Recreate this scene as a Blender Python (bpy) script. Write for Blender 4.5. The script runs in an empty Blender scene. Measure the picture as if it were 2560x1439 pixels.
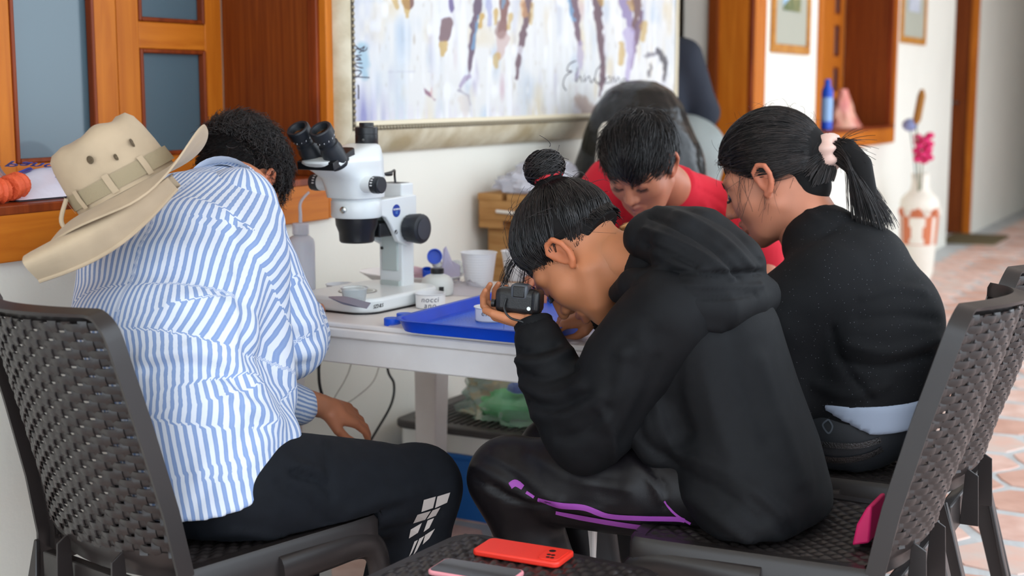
import bpy, bmesh, math, random
import numpy as np
from mathutils import Vector, Matrix, noise as mnoise

random.seed(7); RNG = np.random.default_rng(11)
PI = math.pi
scene = bpy.context.scene
COL = scene.collection

# ------------------------------------------------------------------ camera
F_PX, EYE = 3500.0, 1.25
PITCH = math.atan(495.0 / F_PX)
YAW = math.atan(1920.0 * math.cos(PITCH) / F_PX)       # the long wall runs along +X
_ca, _sa, _cp, _sp = math.cos(YAW), math.sin(YAW), math.cos(PITCH), math.sin(PITCH)
FWD = np.array([_ca * _cp, _sa * _cp, -_sp]); RGT = np.array([_sa, -_ca, 0.0]); UPV = np.cross(RGT, FWD)
EYEP = np.array([0.0, 0.0, EYE])
cam_d = bpy.data.cameras.new('camera'); cam = bpy.data.objects.new('camera', cam_d); COL.objects.link(cam)
cam_d.sensor_width = 36.0; cam_d.lens = F_PX / 2560.0 * 36.0
cam.location = EYEP
cam.rotation_euler = Matrix((Vector(RGT), Vector(UPV), Vector(-FWD))).transposed().to_euler()
cam_d.clip_start = 0.05; cam_d.clip_end = 100
cam_d.dof.use_dof = True; cam_d.dof.focus_distance = 2.75; cam_d.dof.aperture_fstop = 3.2
scene.camera = cam

# ------------------------------------------------------------------ sky and exposure
world = bpy.data.worlds.new('sky'); scene.world = world; world.use_nodes = True
_bg = world.node_tree.nodes['Background']
_bg.inputs[0].default_value = (0.80, 0.90, 1.0, 1); _bg.inputs[1].default_value = 2.6
vs = scene.view_settings
vs.view_transform = 'Standard'; vs.look = 'None'; vs.gamma = 1.0; vs.exposure = 0.36
vs.use_curve_mapping = False

# ------------------------------------------------------------------ measuring helpers (photo pixel -> point on a plane)
def ray(x, y):
    d = FWD * F_PX + RGT * (x - 1280) - UPV * (y - 719.5)
    return d / np.dot(d, FWD)
def atz(x, y, z): d = ray(x, y); return EYEP + d * ((z - EYE) / d[2])
def atY(x, y, Y): d = ray(x, y); return EYEP + d * (Y / d[1])
def atX(x, y, X): d = ray(x, y); return EYEP + d * (X / d[0])
def atd(x, y, D): return EYEP + ray(x, y) * D
def proj(P):
    v = np.asarray(P, float) - EYEP; dz = v @ FWD
    return np.stack([1280 + F_PX * (v @ RGT) / dz, 719.5 - F_PX * (v @ UPV) / dz, dz], -1)

# ------------------------------------------------------------------ materials
def lin(c):
    out = []
    for a in c[:3]:
        a = a / 255.0
        out.append(a / 12.92 if a <= 0.04045 else ((a + 0.055) / 1.055) ** 2.4)
    return (out[0], out[1], out[2], 1.0)
MATS = {}
def mat(name, col, rough=0.5, metal=0.0, spec=0.5, bump=0.0, bscale=60.0, var=0.0, vscale=4.0, col2=None, vmap=(1, 1, 1),
        coat=0.0, trans=0.0, sss=0.0, sheen=0.0, emit=0.0, alpha=1.0, bdist=0.002, ior=1.5, det=3.0, attr=None, aniso=0.0):
    if name in MATS: return MATS[name]
    m = bpy.data.materials.new(name); MATS[name] = m; m.use_nodes = True
    nt = m.node_tree; N = nt.nodes; L = nt.links
    b = N['Principled BSDF']
    b.inputs['Base Color'].default_value = lin(col); b.inputs['Roughness'].default_value = rough
    b.inputs['Metallic'].default_value = metal; b.inputs['Specular IOR Level'].default_value = spec
    b.inputs['Coat Weight'].default_value = coat; b.inputs['Transmission Weight'].default_value = trans
    b.inputs['IOR'].default_value = ior; b.inputs['Alpha'].default_value = alpha
    if sss > 0:
        b.inputs['Subsurface Weight'].default_value = sss
        b.inputs['Subsurface Radius'].default_value = (0.012, 0.005, 0.003); b.inputs['Subsurface Scale'].default_value = 1.0
    if sheen > 0:
        b.inputs['Sheen Weight'].default_value = sheen; b.inputs['Sheen Roughness'].default_value = 0.5
    if emit > 0:
        b.inputs['Emission Color'].default_value = lin(col); b.inputs['Emission Strength'].default_value = emit
    tc = N.new('ShaderNodeTexCoord')
    if var > 0 or col2 is not None:
        mp = N.new('ShaderNodeMapping'); mp.inputs['Scale'].default_value = vmap
        L.new(tc.outputs['Object'], mp.inputs['Vector'])
        nz = N.new('ShaderNodeTexNoise'); nz.inputs['Scale'].default_value = vscale; nz.inputs['Detail'].default_value = det
        L.new(mp.outputs[0], nz.inputs['Vector'])
        cr = N.new('ShaderNodeValToRGB')
        c1 = lin(col); c2 = lin(col2) if col2 is not None else tuple(a * (1 - var) for a in c1[:3]) + (1,)
        cr.color_ramp.elements[0].position = 0.36; cr.color_ramp.elements[0].color = c2
        cr.color_ramp.elements[1].position = 0.64; cr.color_ramp.elements[1].color = c1
        L.new(nz.outputs['Fac'], cr.inputs['Fac']); L.new(cr.outputs[0], b.inputs['Base Color'])
    if attr:
        at = N.new('ShaderNodeAttribute'); at.attribute_name = attr
        L.new(at.outputs['Color'], b.inputs['Base Color'])
    if bump > 0:
        nb = N.new('ShaderNodeTexNoise'); nb.inputs['Scale'].default_value = bscale; nb.inputs['Detail'].default_value = 4
        L.new(tc.outputs['Object'], nb.inputs['Vector'])
        bp = N.new('ShaderNodeBump'); bp.inputs['Strength'].default_value = bump; bp.inputs['Distance'].default_value = bdist
        L.new(nb.outputs['Fac'], bp.inputs['Height']); L.new(bp.outputs[0], b.inputs['Normal'])
    return m
def wood(name, c1, c2, grain, rough=0.35, knots=0.0):
    """grain = object-space scale vector: small along the grain"""
    if name in MATS: return MATS[name]
    m = mat(name, c1, rough + 0.08, coat=0.0, spec=0.22)
    nt = m.node_tree; N = nt.nodes; L = nt.links; b = N['Principled BSDF']
    tc = N.new('ShaderNodeTexCoord'); mp = N.new('ShaderNodeMapping'); mp.inputs['Scale'].default_value = grain
    L.new(tc.outputs['Object'], mp.inputs['Vector'])
    n1 = N.new('ShaderNodeTexNoise'); n1.inputs['Scale'].default_value = 1.0; n1.inputs['Detail'].default_value = 6; n1.inputs['Distortion'].default_value = 0.8
    L.new(mp.outputs[0], n1.inputs['Vector'])
    cr = N.new('ShaderNodeValToRGB')
    cr.color_ramp.elements[0].position = 0.3; cr.color_ramp.elements[0].color = lin(c2)
    cr.color_ramp.elements[1].position = 0.7; cr.color_ramp.elements[1].color = lin(c1)
    L.new(n1.outputs['Fac'], cr.inputs['Fac'])
    n2 = N.new('ShaderNodeTexNoise'); n2.inputs['Scale'].default_value = 2.2; n2.inputs['Detail'].default_value = 1
    L.new(tc.outputs['Object'], n2.inputs['Vector'])
    mx = N.new('ShaderNodeMix'); mx.data_type = 'RGBA'; mx.blend_type = 'MULTIPLY'
    mx.inputs[0].default_value = 0.2
    L.new(cr.outputs[0], mx.inputs[6]); L.new(n2.outputs['Fac'], mx.inputs[7]); L.new(mx.outputs[2], b.inputs['Base Color'])
    bp = N.new('ShaderNodeBump'); bp.inputs['Strength'].default_value = 0.15; bp.inputs['Distance'].default_value = 0.001
    L.new(n1.outputs['Fac'], bp.inputs['Height']); L.new(bp.outputs[0], b.inputs['Normal'])
    return m

# ------------------------------------------------------------------ mesh builder
def nrm(v):
    v = np.asarray(v, float); return v / (np.linalg.norm(v) + 1e-12)
def frame_of(d):
    d = nrm(d); a = np.array([0, 0, 1.0]) if abs(d[2]) < 0.9 else np.array([1.0, 0, 0])
    u = nrm(np.cross(a, d)); return u, np.cross(d, u), d
def rotz(a): c, s = math.cos(a), math.sin(a); return np.array([[c, -s, 0], [s, c, 0], [0, 0, 1.0]])
def rotx(a): c, s = math.cos(a), math.sin(a); return np.array([[1.0, 0, 0], [0, c, -s], [0, s, c]])
def roty(a): c, s = math.cos(a), math.sin(a); return np.array([[c, 0, s], [0, 1.0, 0], [-s, 0, c]])
def smooth_path(pts, n=8, closed=False):
    """Catmull-Rom through the points"""
    P = np.asarray(pts, float); m = len(P); out = []
    rng = range(m if closed else m - 1)
    for i in rng:
        if closed: p0, p1, p2, p3 = P[(i - 1) % m], P[i], P[(i + 1) % m], P[(i + 2) % m]
        else: p0, p1, p2, p3 = P[max(i - 1, 0)], P[i], P[i + 1], P[min(i + 2, m - 1)]
        for k in range(n):
            t = k / n
            out.append(0.5 * (2 * p1 + (p2 - p0) * t + (2 * p0 - 5 * p1 + 4 * p2 - p3) * t * t + (3 * p1 - p0 - 3 * p2 + p3) * t ** 3))
    if not closed: out.append(P[-1])
    return np.array(out)
class MB:
    def __init__(s): s.v = []; s.f = []
    def add(s, V, Fc):
        o = len(s.v); s.v.extend([tuple(map(float, a)) for a in V]); s.f.extend([tuple(int(i) + o for i in q) for q in Fc]); return s
    def box(s, c, size, R=None):
        h = np.asarray(size, float) / 2
        V = np.array([[x, y, z] for z in (-1, 1) for y in (-1, 1) for x in (-1, 1)], float) * h
        if R is not None: V = V @ np.asarray(R).T
        return s.add(V + np.asarray(c, float), [(0, 2, 3, 1), (4, 5, 7, 6), (0, 1, 5, 4), (2, 6, 7, 3), (0, 4, 6, 2), (1, 3, 7, 5)])
    def span(s, a, b):
        a = np.asarray(a, float); b = np.asarray(b, float); return s.box((a + b) / 2, np.abs(b - a))
    def prism(s, poly, off):
        P = [np.asarray(p, float) for p in poly]; n = len(P); off = np.asarray(off, float)
        V = P + [p + off for p in P]
        Fc = [tuple(range(n))[::-1], tuple(range(n, 2 * n))] + [(i, (i + 1) % n, n + (i + 1) % n, n + i) for i in range(n)]
        return s.add(V, Fc)
    def grid(s, P, closed_u=False, closed_v=False):
        P = np.asarray(P, float); nu, nv = P.shape[:2]; Fc = []
        for i in range(nu if closed_u else nu - 1):
            for j in range(nv if closed_v else nv - 1):
                i2, j2 = (i + 1) % nu, (j + 1) % nv
                Fc.append((i * nv + j, i2 * nv + j, i2 * nv + j2, i * nv + j2))
        return s.add(P.reshape(-1, 3), Fc)
    def lathe(s, prof, o=(0, 0, 0), axis=(0, 0, 1), n=32, cap=True, sx=1.0, sy=1.0):
        u, w, d = frame_of(axis)
        if abs(d[2]) > 0.99: u, w = np.array([1.0, 0, 0]), np.array([0, 1.0, 0]) * (1 if d[2] > 0 else -1)
        o = np.asarray(o, float)
        a = np.arange(n) * 2 * PI / n
        P = np.array([[o + d * z + u * (r * math.cos(t) * sx) + w * (r * math.sin(t) * sy) for t in a] for r, z in prof])
        b = len(s.v); s.grid(P, closed_v=True)
        # grid faces wind outward for increasing z
        s.f = s.f[:]
        if cap:
            s.f.append(tuple(b + j for j in range(n))[::-1]); k = b + (len(prof) - 1) * n
            s.f.append(tuple(k + j for j in range(n)))
        return s
    def tube(s, path, r, n=8, cap=True, flat=1.0, up=None):
        P = np.asarray(path, float); m = len(P)
        r = np.full(m, r, float) if np.isscalar(r) else np.asarray(r, float)
        T = np.gradient(P, axis=0); T /= (np.linalg.norm(T, axis=1)[:, None] + 1e-12)
        u = frame_of(T[0])[0] if up is None else nrm(np.asarray(up, float) - T[0] * np.dot(up, T[0]))
        rings = []
        for i in range(m):
            u = u - T[i] * np.dot(u, T[i]); u = nrm(u); w = np.cross(T[i], u)
            rings.append([P[i] + r[i] * (u * math.cos(a) + w * math.sin(a) * flat) for a in np.arange(n) * 2 * PI / n])
        b = len(s.v); s.grid(np.array(rings), closed_v=True)
        if cap:
            s.f.append(tuple(b + j for j in range(n))[::-1]); k = b + (m - 1) * n; s.f.append(tuple(k + j for j in range(n)))
        return s
    def ball(s, c, r, n=12, m=8):
        r = np.asarray(r if not np.isscalar(r) else (r, r, r), float); c = np.asarray(c, float)
        P = np.array([[c + r * np.array([math.sin(t) * math.cos(a), math.sin(t) * math.sin(a), math.cos(t)]) for a in np.arange(n) * 2 * PI / n]
                      for t in np.linspace(PI - 0.02, 0.02, m)])
        return s.grid(P, closed_v=True)
    def xform(s, R=None, t=(0, 0, 0), sc=1.0):
        V = np.array(s.v) * sc
        if R is not None: V = V @ np.asarray(R).T
        s.v = [tuple(a) for a in V + np.asarray(t, float)]; return s
    def mesh(s, name, smooth=40.0):
        me = bpy.data.meshes.new(name); me.from_pydata(s.v, [], s.f); me.update()
        finish(me, smooth); return me
    def obj(s, name, m, parent=None, smooth=40.0, bevel=0.0, subsurf=0, local=False, seg=2):
        V = np.array(s.v)
        if parent is not None and not local: V = V - origin_of(parent)
        s.v = [tuple(a) for a in V]
        return link(name, s.mesh(name, smooth), m, parent, bevel, subsurf, seg)
def finish(me, smooth):
    bm = bmesh.new(); bm.from_mesh(me); bmesh.ops.recalc_face_normals(bm, faces=bm.faces[:]); bm.to_mesh(me); bm.free()
    if smooth is not None:
        me.polygons.foreach_set('use_smooth', [True] * len(me.polygons))
        if smooth < 179: me.set_sharp_from_angle(angle=math.radians(smooth))
def origin_of(o):
    L = np.zeros(3)
    while o is not None: L = L + np.array(o.location); o = o.parent
    return L
def link(name, me, m, parent=None, bevel=0.0, subsurf=0, seg=2):
    o = bpy.data.objects.new(name, me); COL.objects.link(o)
    if m is not None and len(me.materials) == 0: me.materials.append(m)
    if parent is not None: o.parent = parent
    if bevel > 0:
        b = o.modifiers.new('bevel', 'BEVEL'); b.width = bevel; b.segments = seg; b.limit_method = 'ANGLE'; b.angle_limit = math.radians(35)
        b.harden_normals = False
    if subsurf > 0:
        u = o.modifiers.new('subsurf', 'SUBSURF'); u.levels = subsurf; u.render_levels = subsurf
    return o
def raw_obj(name, V, Fc, m, parent=None, smooth=True, attrs=None):
    V = np.asarray(V, float)
    if parent is not None: V = V - origin_of(parent)
    me = bpy.data.meshes.new(name)
    Fc = np.asarray(Fc, np.int32)
    me.vertices.add(len(V)); me.vertices.foreach_set('co', V.astype(np.float32).ravel())
    k = Fc.shape[1]
    me.loops.add(Fc.size); me.loops.foreach_set('vertex_index', Fc.ravel())
    me.polygons.add(len(Fc)); me.polygons.foreach_set('loop_start', np.arange(0, Fc.size, k, dtype=np.int32))
    me.update(calc_edges=True); me.validate()
    if smooth: me.polygons.foreach_set('use_smooth', [True] * len(me.polygons))
    for an, data in (attrs or {}).items():
        data = np.asarray(data, np.float32)
        if data.ndim == 1: a = me.attributes.new(an, 'FLOAT', 'POINT'); a.data.foreach_set('value', data)
        else: a = me.attributes.new(an, 'FLOAT_COLOR', 'POINT'); a.data.foreach_set('color', data.ravel())
    return link(name, me, m, parent)
def thing(name, label, cat, loc=(0, 0, 0), rz=0.0, group=None, kind=None):
    o = bpy.data.objects.new(name, None); COL.objects.link(o); o.empty_display_size = 0.05
    o.location = tuple(map(float, loc)); o.rotation_euler = (0, 0, rz)
    if kind: o['kind'] = kind
    return tag(o, label, cat, group)
def tag(o, label=None, cat=None, group=None, kind=None):
    if label: o['label'] = label
    if cat: o['category'] = cat
    if group: o['group'] = group
    if kind: o['kind'] = kind
    return o
def copy_tree(o, parent=None):
    c = o.copy(); COL.objects.link(c)
    if parent is not None: c.parent = parent
    for ch in list(o.children): copy_tree(ch, c)
    return c
def text_mesh(name, s, size, m, parent, M, extrude=0.0004, shear=0.0, local=False, bold=0.0, space=1.0):
    cu = bpy.data.curves.new(name, 'FONT'); cu.body = s; cu.size = size; cu.extrude = extrude; cu.shear = shear
    cu.align_x = 'CENTER'; cu.align_y = 'CENTER'; cu.offset = bold; cu.space_character = space; cu.resolution_u = 3
    t = bpy.data.objects.new(name, cu); COL.objects.link(t)
    dg = bpy.context.evaluated_depsgraph_get(); me = bpy.data.meshes.new_from_object(t.evaluated_get(dg))
    bpy.data.objects.remove(t); bpy.data.curves.remove(cu)
    me.transform(Matrix(M)); me.name = name
    if parent is not None and not local: me.transform(Matrix.Translation(Vector(-origin_of(parent))))
    me.materials.clear()
    return link(name, me, m, parent)
def basis(o, x, y):
    """4x4 placing text/plane: local x, y axes along x, y"""
    x = nrm(x); y = nrm(np.asarray(y, float) - x * np.dot(x, y)); z = np.cross(x, y)
    return [[x[0], y[0], z[0], o[0]], [x[1], y[1], z[1], o[1]], [x[2], y[2], z[2], o[2]], [0, 0, 0, 1]]
def fbm(P, sc, oct=3):
    P = np.asarray(P, float) * sc
    return np.array([mnoise.fractal(Vector(p), 1.0, 2.0, oct) for p in P])
# ================================================================== the setting
WY = 2.30            # room face of the long wall
NY = 2.63            # window plane at the back of the niche
M_wall = mat('wall_paint', (240, 236, 224), 0.85, bump=0.25, bscale=35, bdist=0.004, var=0.05, vscale=1.5)
M_wood = wood('honey_wood', (216, 126, 36), (186, 98, 20), (30, 30, 2.2))
M_woodx = wood('honey_wood_cross', (216, 126, 36), (186, 98, 20), (2.2, 30, 30))
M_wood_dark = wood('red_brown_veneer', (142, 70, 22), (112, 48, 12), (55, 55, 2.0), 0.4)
M_wood_edge = wood('dark_wood_edge', (150, 66, 24), (110, 44, 14), (30, 30, 3), 0.3)
M_glass = mat('frosted_glass', (76, 98, 108), 0.28, spec=0.6, coat=0.35)
M_dark = mat('unlit_dark', (70, 62, 56), 0.9)  # flat dark tone standing in for unlit space

# long wall, built as the solid pieces around its openings
W1a, W1b = 1.15, 3.142      # window 1 opening
D1a, D1b = 5.68, 6.71       # doorway
W2a, W2b = 7.86, 9.60       # window 2 opening
SILL, TOPW = 1.015, 2.2
CEIL = 3.1
mb = MB()
TH = 0.36
def wpiece(x0, x1, z0, z1): mb.span((x0, WY, z0), (x1, WY + TH, z1))
wpiece(-3.0, W1a, 0, CEIL); wpiece(W1b, D1a, 0, CEIL); wpiece(D1b, W2a, 0, CEIL); wpiece(W2b, 11.6, 0, CEIL)
wpiece(W1a, W1b, 0, SILL - 0.02); wpiece(W1a, W1b, TOPW, CEIL); wpiece(W2a, W2b, 0, SILL - 0.02); wpiece(W2a, W2b, TOPW, CEIL)
wpiece(D1a, D1b, 2.1, CEIL)
wl = mb.obj('wall_back', M_wall, smooth=None); tag(wl, 'white painted plaster wall behind the table', kind='structure')
mb = MB(); mb.span((12.66, 2.30, 0), (17.2, 3.3, CEIL)); mb.span((11.2, 3.2, 0), (12.7, 3.3, CEIL)); mb.span((11.2, 2.66, 0), (11.6, 3.2, CEIL)); mb.span((12.60, 2.30, 2.12), (12.66, 3.2, CEIL))
tag(mb.obj('wall_step', M_wall, smooth=None), 'white wall running on past the far door', kind='structure')
mb = MB(); mb.span((17.2, -1.5, 0), (17.4, 3.3, CEIL)); tag(mb.obj('wall_far', M_dark, smooth=None), 'wall closing the far end of the corridor, coloured dark for shade', kind='structure')  # shade of the far end is put into the wall colour
mb = MB(); mb.span((-2.6, -0.8, CEIL), (17.4, 4.3, CEIL + 0.12))
tag(mb.obj('ceiling', mat('ceiling_paint', (226, 220, 208), 0.9), smooth=None), 'pale ceiling of the open corridor', kind='structure')
mb = MB(); mb.span((12.0, -1.0, 0), (17.2, -0.8, CEIL)); tag(mb.obj('wall_light_block', M_wall, smooth=None), 'unseen white wall added to cut daylight from the courtyard side of the far corridor', kind='structure')  # unseen wall, added to dim the far stretch of the corridor
# room behind the doorway
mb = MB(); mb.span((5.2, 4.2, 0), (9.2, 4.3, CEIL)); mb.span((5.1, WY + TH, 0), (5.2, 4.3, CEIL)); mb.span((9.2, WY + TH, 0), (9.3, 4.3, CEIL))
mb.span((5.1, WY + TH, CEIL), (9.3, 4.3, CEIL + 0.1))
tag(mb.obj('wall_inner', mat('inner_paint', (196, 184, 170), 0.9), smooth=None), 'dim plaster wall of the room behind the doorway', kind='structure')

# floor slab of cement joints, with clay tiles laid on it
M_grout = mat('cement_joint', (196, 198, 198), 0.8, bump=0.5, bscale=40, bdist=0.006, var=0.18, vscale=6)
mb = MB(); mb.span((-6.0, -6.0, -0.1), (17.4, 4.3, 0.0))
floor = tag(mb.obj('floor', M_grout, smooth=None), 'corridor floor of worn clay tiles in pale cement joints', kind='structure')
M_tiles = [mat('clay_tile_%d' % i, c, 0.55, bump=0.4, bscale=30, bdist=0.004, col2=c2, vscale=9, det=5) for i, (c, c2) in enumerate(
    [((226, 190, 176), (208, 164, 148)), ((220, 180, 164), (210, 192, 182)), ((230, 200, 188), (212, 172, 156)), ((212, 168, 150), (196, 150, 132))])]
tile_me = []
for k in range(12):
    poly = []
    for j in range(12):
        a = PI / 6 * j; rr = 0.5 / max(abs(math.cos(a - PI / 3 * round(a / (PI / 3) ))), 0.5) if j % 2 else 0.5
        hexr = {0: 1.0, 1: 0.90}[j % 2] * 0.5
        hexr *= 1 + 0.07 * (random.random() - 0.5)
        poly.append((hexr * math.sin(a) * 0.265, hexr * math.cos(a) * 0.285, -0.004))
    mb = MB(); top = [np.array(p) * (1, 1, 0) + (0, 0, 0.004) for p in poly]
    n = 12; V = poly + [np.array(t) * (0.965, 0.965, 1) for t in top]
    mb.add(V, [tuple(range(n, 2 * n))] + [(i, (i + 1) % n, n + (i + 1) % n, n + i) for i in range(n)])
    me = mb.mesh('tile', None); me.materials.append(M_tiles[k % 4]); tile_me.append(me)
cands = []
px_, py_ = 0.262, 0.226
for i in range(0, 64):
    for j in range(-16, 16):
        x = 0.4 + i * px_ ; y = -1.3 + j * (py_ * 1.3) * 1.0
        y = -1.3 + j * 0.236; x = 0.4 + i * 0.285 + (0.1425 if j % 2 else 0)
        if y > 2.2: continue
        u, v, d = proj((x, y, 0))
        inview = d > 0.5 and -60 < u < 2620 and 500 < v < 1500
        vis = inview and ((u > 2300 and v > 560) or (950 < u < 1120 and v > 1330))
        cands.append((0 if vis else 1, d, x, y))
cands.sort(); rest = MB(); nt_ = 0
for vis, d, x, y in cands:
    k = random.randrange(12); rot = (random.random() - 0.5) * 0.16; jx, jy = (random.random() - 0.5) * 0.02, (random.random() - 0.5) * 0.02
    if vis == 0 and nt_ < 295:
        o = bpy.data.objects.new('tile', tile_me[k]); COL.objects.link(o); o.parent = floor
        o.location = (x + jx, y + jy, 0); o.rotation_euler = (0, 0, rot); nt_ += 1
    elif d < 14 and y > -3:
        V = np.array([tuple(vv.co) for vv in tile_me[k].vertices]) @ rotz(rot).T + (x, y, 0)
        rest.add(V, [tuple(p.vertices) for p in tile_me[k].polygons])
ro = rest.obj('tile_field', M_tiles[0], floor, None); ro['kind'] = 'stuff'

# ------------------------------------------------------------------ window niche (built once, copied for the far window)
def window(name, xa, xb, label, xs):
    w = thing(name, label, None, ((xa + xb) / 2, WY, SILL), kind='structure')
    P = lambda nm, a, b, m, bev=0.003: MB().span(a, b).obj(nm, m, w, None, bev)
    # casing boards proud of the wall
    P('casing_board', (xb - 0.002, WY - 0.022, SILL - 0.115), (xb + 0.036, WY + 0.01, TOPW + 0.05), M_wood)
    P('casing_board', (xa - 0.036, WY - 0.022, SILL - 0.115), (xa + 0.002, WY + 0.01, TOPW + 0.05), M_wood)
    P('apron_board', (xa + 0.004, WY - 0.024, SILL - 0.117), (xb - 0.004, WY + 0.01, SILL - 0.004), M_woodx)
    P('casing_board', (xa, WY - 0.022, TOPW), (xb, WY + 0.01, TOPW + 0.05), M_woodx)
    P('sill_board', (xa, WY - 0.026, SILL - 0.02), (xb, NY + 0.058, SILL), M_wood_edge)
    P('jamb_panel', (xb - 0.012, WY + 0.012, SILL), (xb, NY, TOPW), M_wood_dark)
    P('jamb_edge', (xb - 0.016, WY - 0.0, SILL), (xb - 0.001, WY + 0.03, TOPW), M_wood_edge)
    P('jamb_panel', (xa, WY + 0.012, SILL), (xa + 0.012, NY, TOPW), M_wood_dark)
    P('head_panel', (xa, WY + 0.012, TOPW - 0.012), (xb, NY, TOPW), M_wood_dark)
    P('dark_backing', (xa, NY + 0.045, SILL), (xb, NY + 0.06, TOPW), M_dark)  # dark sheet standing in for the unlit interior behind the panes
    for (x0, x1, gx0, gx1, rails) in xs:
        P('stile', (x0, NY, SILL + 0.005), (gx0, NY + 0.04, TOPW - 0.01), M_wood)
        P('stile', (gx1, NY, SILL + 0.005), (x1, NY + 0.04, TOPW - 0.01), M_wood)
        for (z0, z1) in rails: P('rail', (gx0, NY + 0.001, z0), (gx1, NY + 0.039, z1), M_woodx)
        zs = sorted(rails)
        for (a, b) in zip(zs[:-1], zs[1:]):
            z0, z1 = a[1], b[0]
            P('pane', (gx0 - 0.004, NY + 0.018, z0 - 0.004), (gx1 + 0.004, NY + 0.024, z1 + 0.004), M_glass, 0)
            bd = 0.012
            for (p, q) in (((gx0, NY - 0.004, z0), (gx0 + bd, NY + 0.018, z1)), ((gx1 - bd, NY - 0.004, z0), (gx1, NY + 0.018, z1)),
                           ((gx0 + bd, NY - 0.004, z0), (gx1 - bd, NY + 0.018, z0 + bd)), ((gx0 + bd, NY - 0.004, z1 - bd), (gx1 - bd, NY + 0.018, z1))):
                P('glazing_bead', p, q, M_wood_edge, 0.004)
    return w
R1 = [(SILL + 0.005, 1.075), (1.358, 1.428), (1.71, 1.78), (2.12, 2.19)]
R0 = [(SILL + 0.005, 1.075), (2.12, 2.19)]
window('window_1', W1a, W1b, 'honey wood window niche with frosted panes beside the large painting',
       [(1.17, 1.72, 1.25, 1.64, R1), (1.72, 2.30, 1.80, 2.22, R0), (2.30, 2.719, 2.372, 2.641, R0), (2.721, 3.128, 2.800, 3.058, R1)])
R2 = [(SILL + 0.005, 1.10), (1.19, 1.24), (1.40, 1.47), (1.68, 1.75), (2.12, 2.19)]
window('window_2', W2a, W2b, 'far honey wood window niche between two small framed pictures',
       [(7.88, 8.45, 7.96, 8.37, R0), (8.45, 9.0, 8.53, 8.92, R0), (9.0, 9.58, 9.34, 9.46, R2)])

# doorway by the painting
d = thing('door_1', 'open doorway with honey wood frame beside the painting', None, (6.25, WY, 0), kind='structure')
P = lambda nm, a, b, m, bev=0.003: MB().span(a, b).obj(nm, m, d, None, bev)
P('casing_board', (D1b, WY - 0.02, 0), (D1b + 0.16, WY + 0.01, 2.16), M_wood)
P('casing_board', (D1a - 0.06, WY - 0.02, 0), (D1a, WY + 0.01, 2.16), M_wood)
P('casing_board', (D1a, WY - 0.02, 2.1), (D1b, WY + 0.01, 2.16), M_woodx)
P('jamb_panel', (D1b - 0.012, WY + 0.0, 0), (D1b - 0.0, WY + 0.17, 2.1), M_wood)
P('jamb_edge', (D1b - 0.03, WY + 0.17, 0), (D1b - 0.0, WY + 0.22, 2.1), M_wood_dark)
P('jamb_edge', (D1b - 0.016, WY - 0.012, 0), (D1b - 0.004, WY + 0.012, 2.1), M_wood_edge)
P('jamb_panel', (D1a, WY + 0.0, 0), (D1a + 0.02, WY + 0.3, 2.1), M_wood)
MB().lathe([(0.012, 0), (0.012, 0.02), (0.02, 0.022), (0.02, 0.03)], (D1b - 0.03, WY + 0.19, 1.02), (-1, 0, 0), 12).obj('latch', mat('brass_dark', (120, 100, 70), 0.35, 0.9), d)
# far door in the step of the wall
d = thing('door_2', 'far brown wooden door with metal lever handle', None, (12.6, 2.4, 0), kind='structure')
P('door_leaf', (12.60, 2.36, 0.01), (12.645, 3.15, 2.08), M_wood_dark, 0.004)
P('casing_board', (12.585, 2.302, 0), (12.66, 2.36, 2.12), M_wood, 0.004)
P('casing_board', (12.585, 3.14, 0), (12.66, 3.2, 2.12), M_wood, 0.004)
MB().tube([(12.6, 2.53, 1.14), (12.55, 2.53, 1.14), (12.55, 2.43, 1.14)], 0.011, 8).obj('handle', mat('steel', (150, 150, 150), 0.3, 1.0), d)
d = thing('door_3', 'dark brown door frame at the far end of the corridor', None, (16.0, 2.3, 0), kind='structure')
P('casing_board', (15.75, 2.26, 0), (16.05, 2.31, 2.1), M_wood_dark); P('door_leaf', (16.05, 2.27, 0), (17.1, 2.305, 2.1), mat('dark_door', (70, 34, 14), 0.5), 0.003)
# ================================================================== large painting and small pictures
CY = WY - 0.066                                      # canvas plane
pxl = atY(818, 150, WY - 0.004)[0]; pxr = atY(1690, 150, CY)[0]
ixl = atY(884, 150, CY)[0]; ixr = pxr - 0.012
oz = 1.07; iz = atY(1000, 308, CY)[2]
TOPP = 2.35
pt = thing('painting', 'large framed painting of horse legs in white, blue and brown strokes on the wall', 'painting', ((pxl + pxr) / 2, WY, oz))
M_frame = mat('silver_gold_frame', (228, 218, 192), 0.5, 0.1, bump=0.3, bscale=90, col2=(186, 168, 132), vscale=9, det=6)
M_bead = mat('tarnished_bead', (150, 140, 118), 0.35, 0.6, bump=0.2, bscale=200)
M_groove = mat('dark_groove', (58, 50, 40), 0.6)
M_lip = mat('cream_lip', (226, 214, 186), 0.5)
def frame_side(A, B, C, D, nm='frame_rail'):
    # A,B outer edge (on wall) ; C,D inner edge (proud): curved moulding between
    A, B, C, D = map(lambda p: np.array(p, float), (A, B, C, D))
    prof = [(0, 0.0), (0.0, 0.22), (0.12, 0.42), (0.3, 0.6), (0.55, 0.78), (0.8, 0.92), (1.0, 1.0)]
    rows = []
    for t, h in prof:
        a = A + (C - A) * (t, 0, t) + np.array([0, (C - A)[1] * h, 0]); b = B + (D - B) * (t, 0, t) + np.array([0, (D - B)[1] * h, 0])
        rows.append([a, b])
    rows.append([np.array([C[0], WY, C[2]]), np.array([D[0], WY, D[2]])])
    return MB().grid(np.array(rows)).obj(nm, M_frame, pt, 60)
yo, yi = WY - 0.002, CY - 0.004
xo0, xo1 = pxl, pxr + 0.12; zo0, zo1 = oz, TOPP + 0.13
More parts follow.
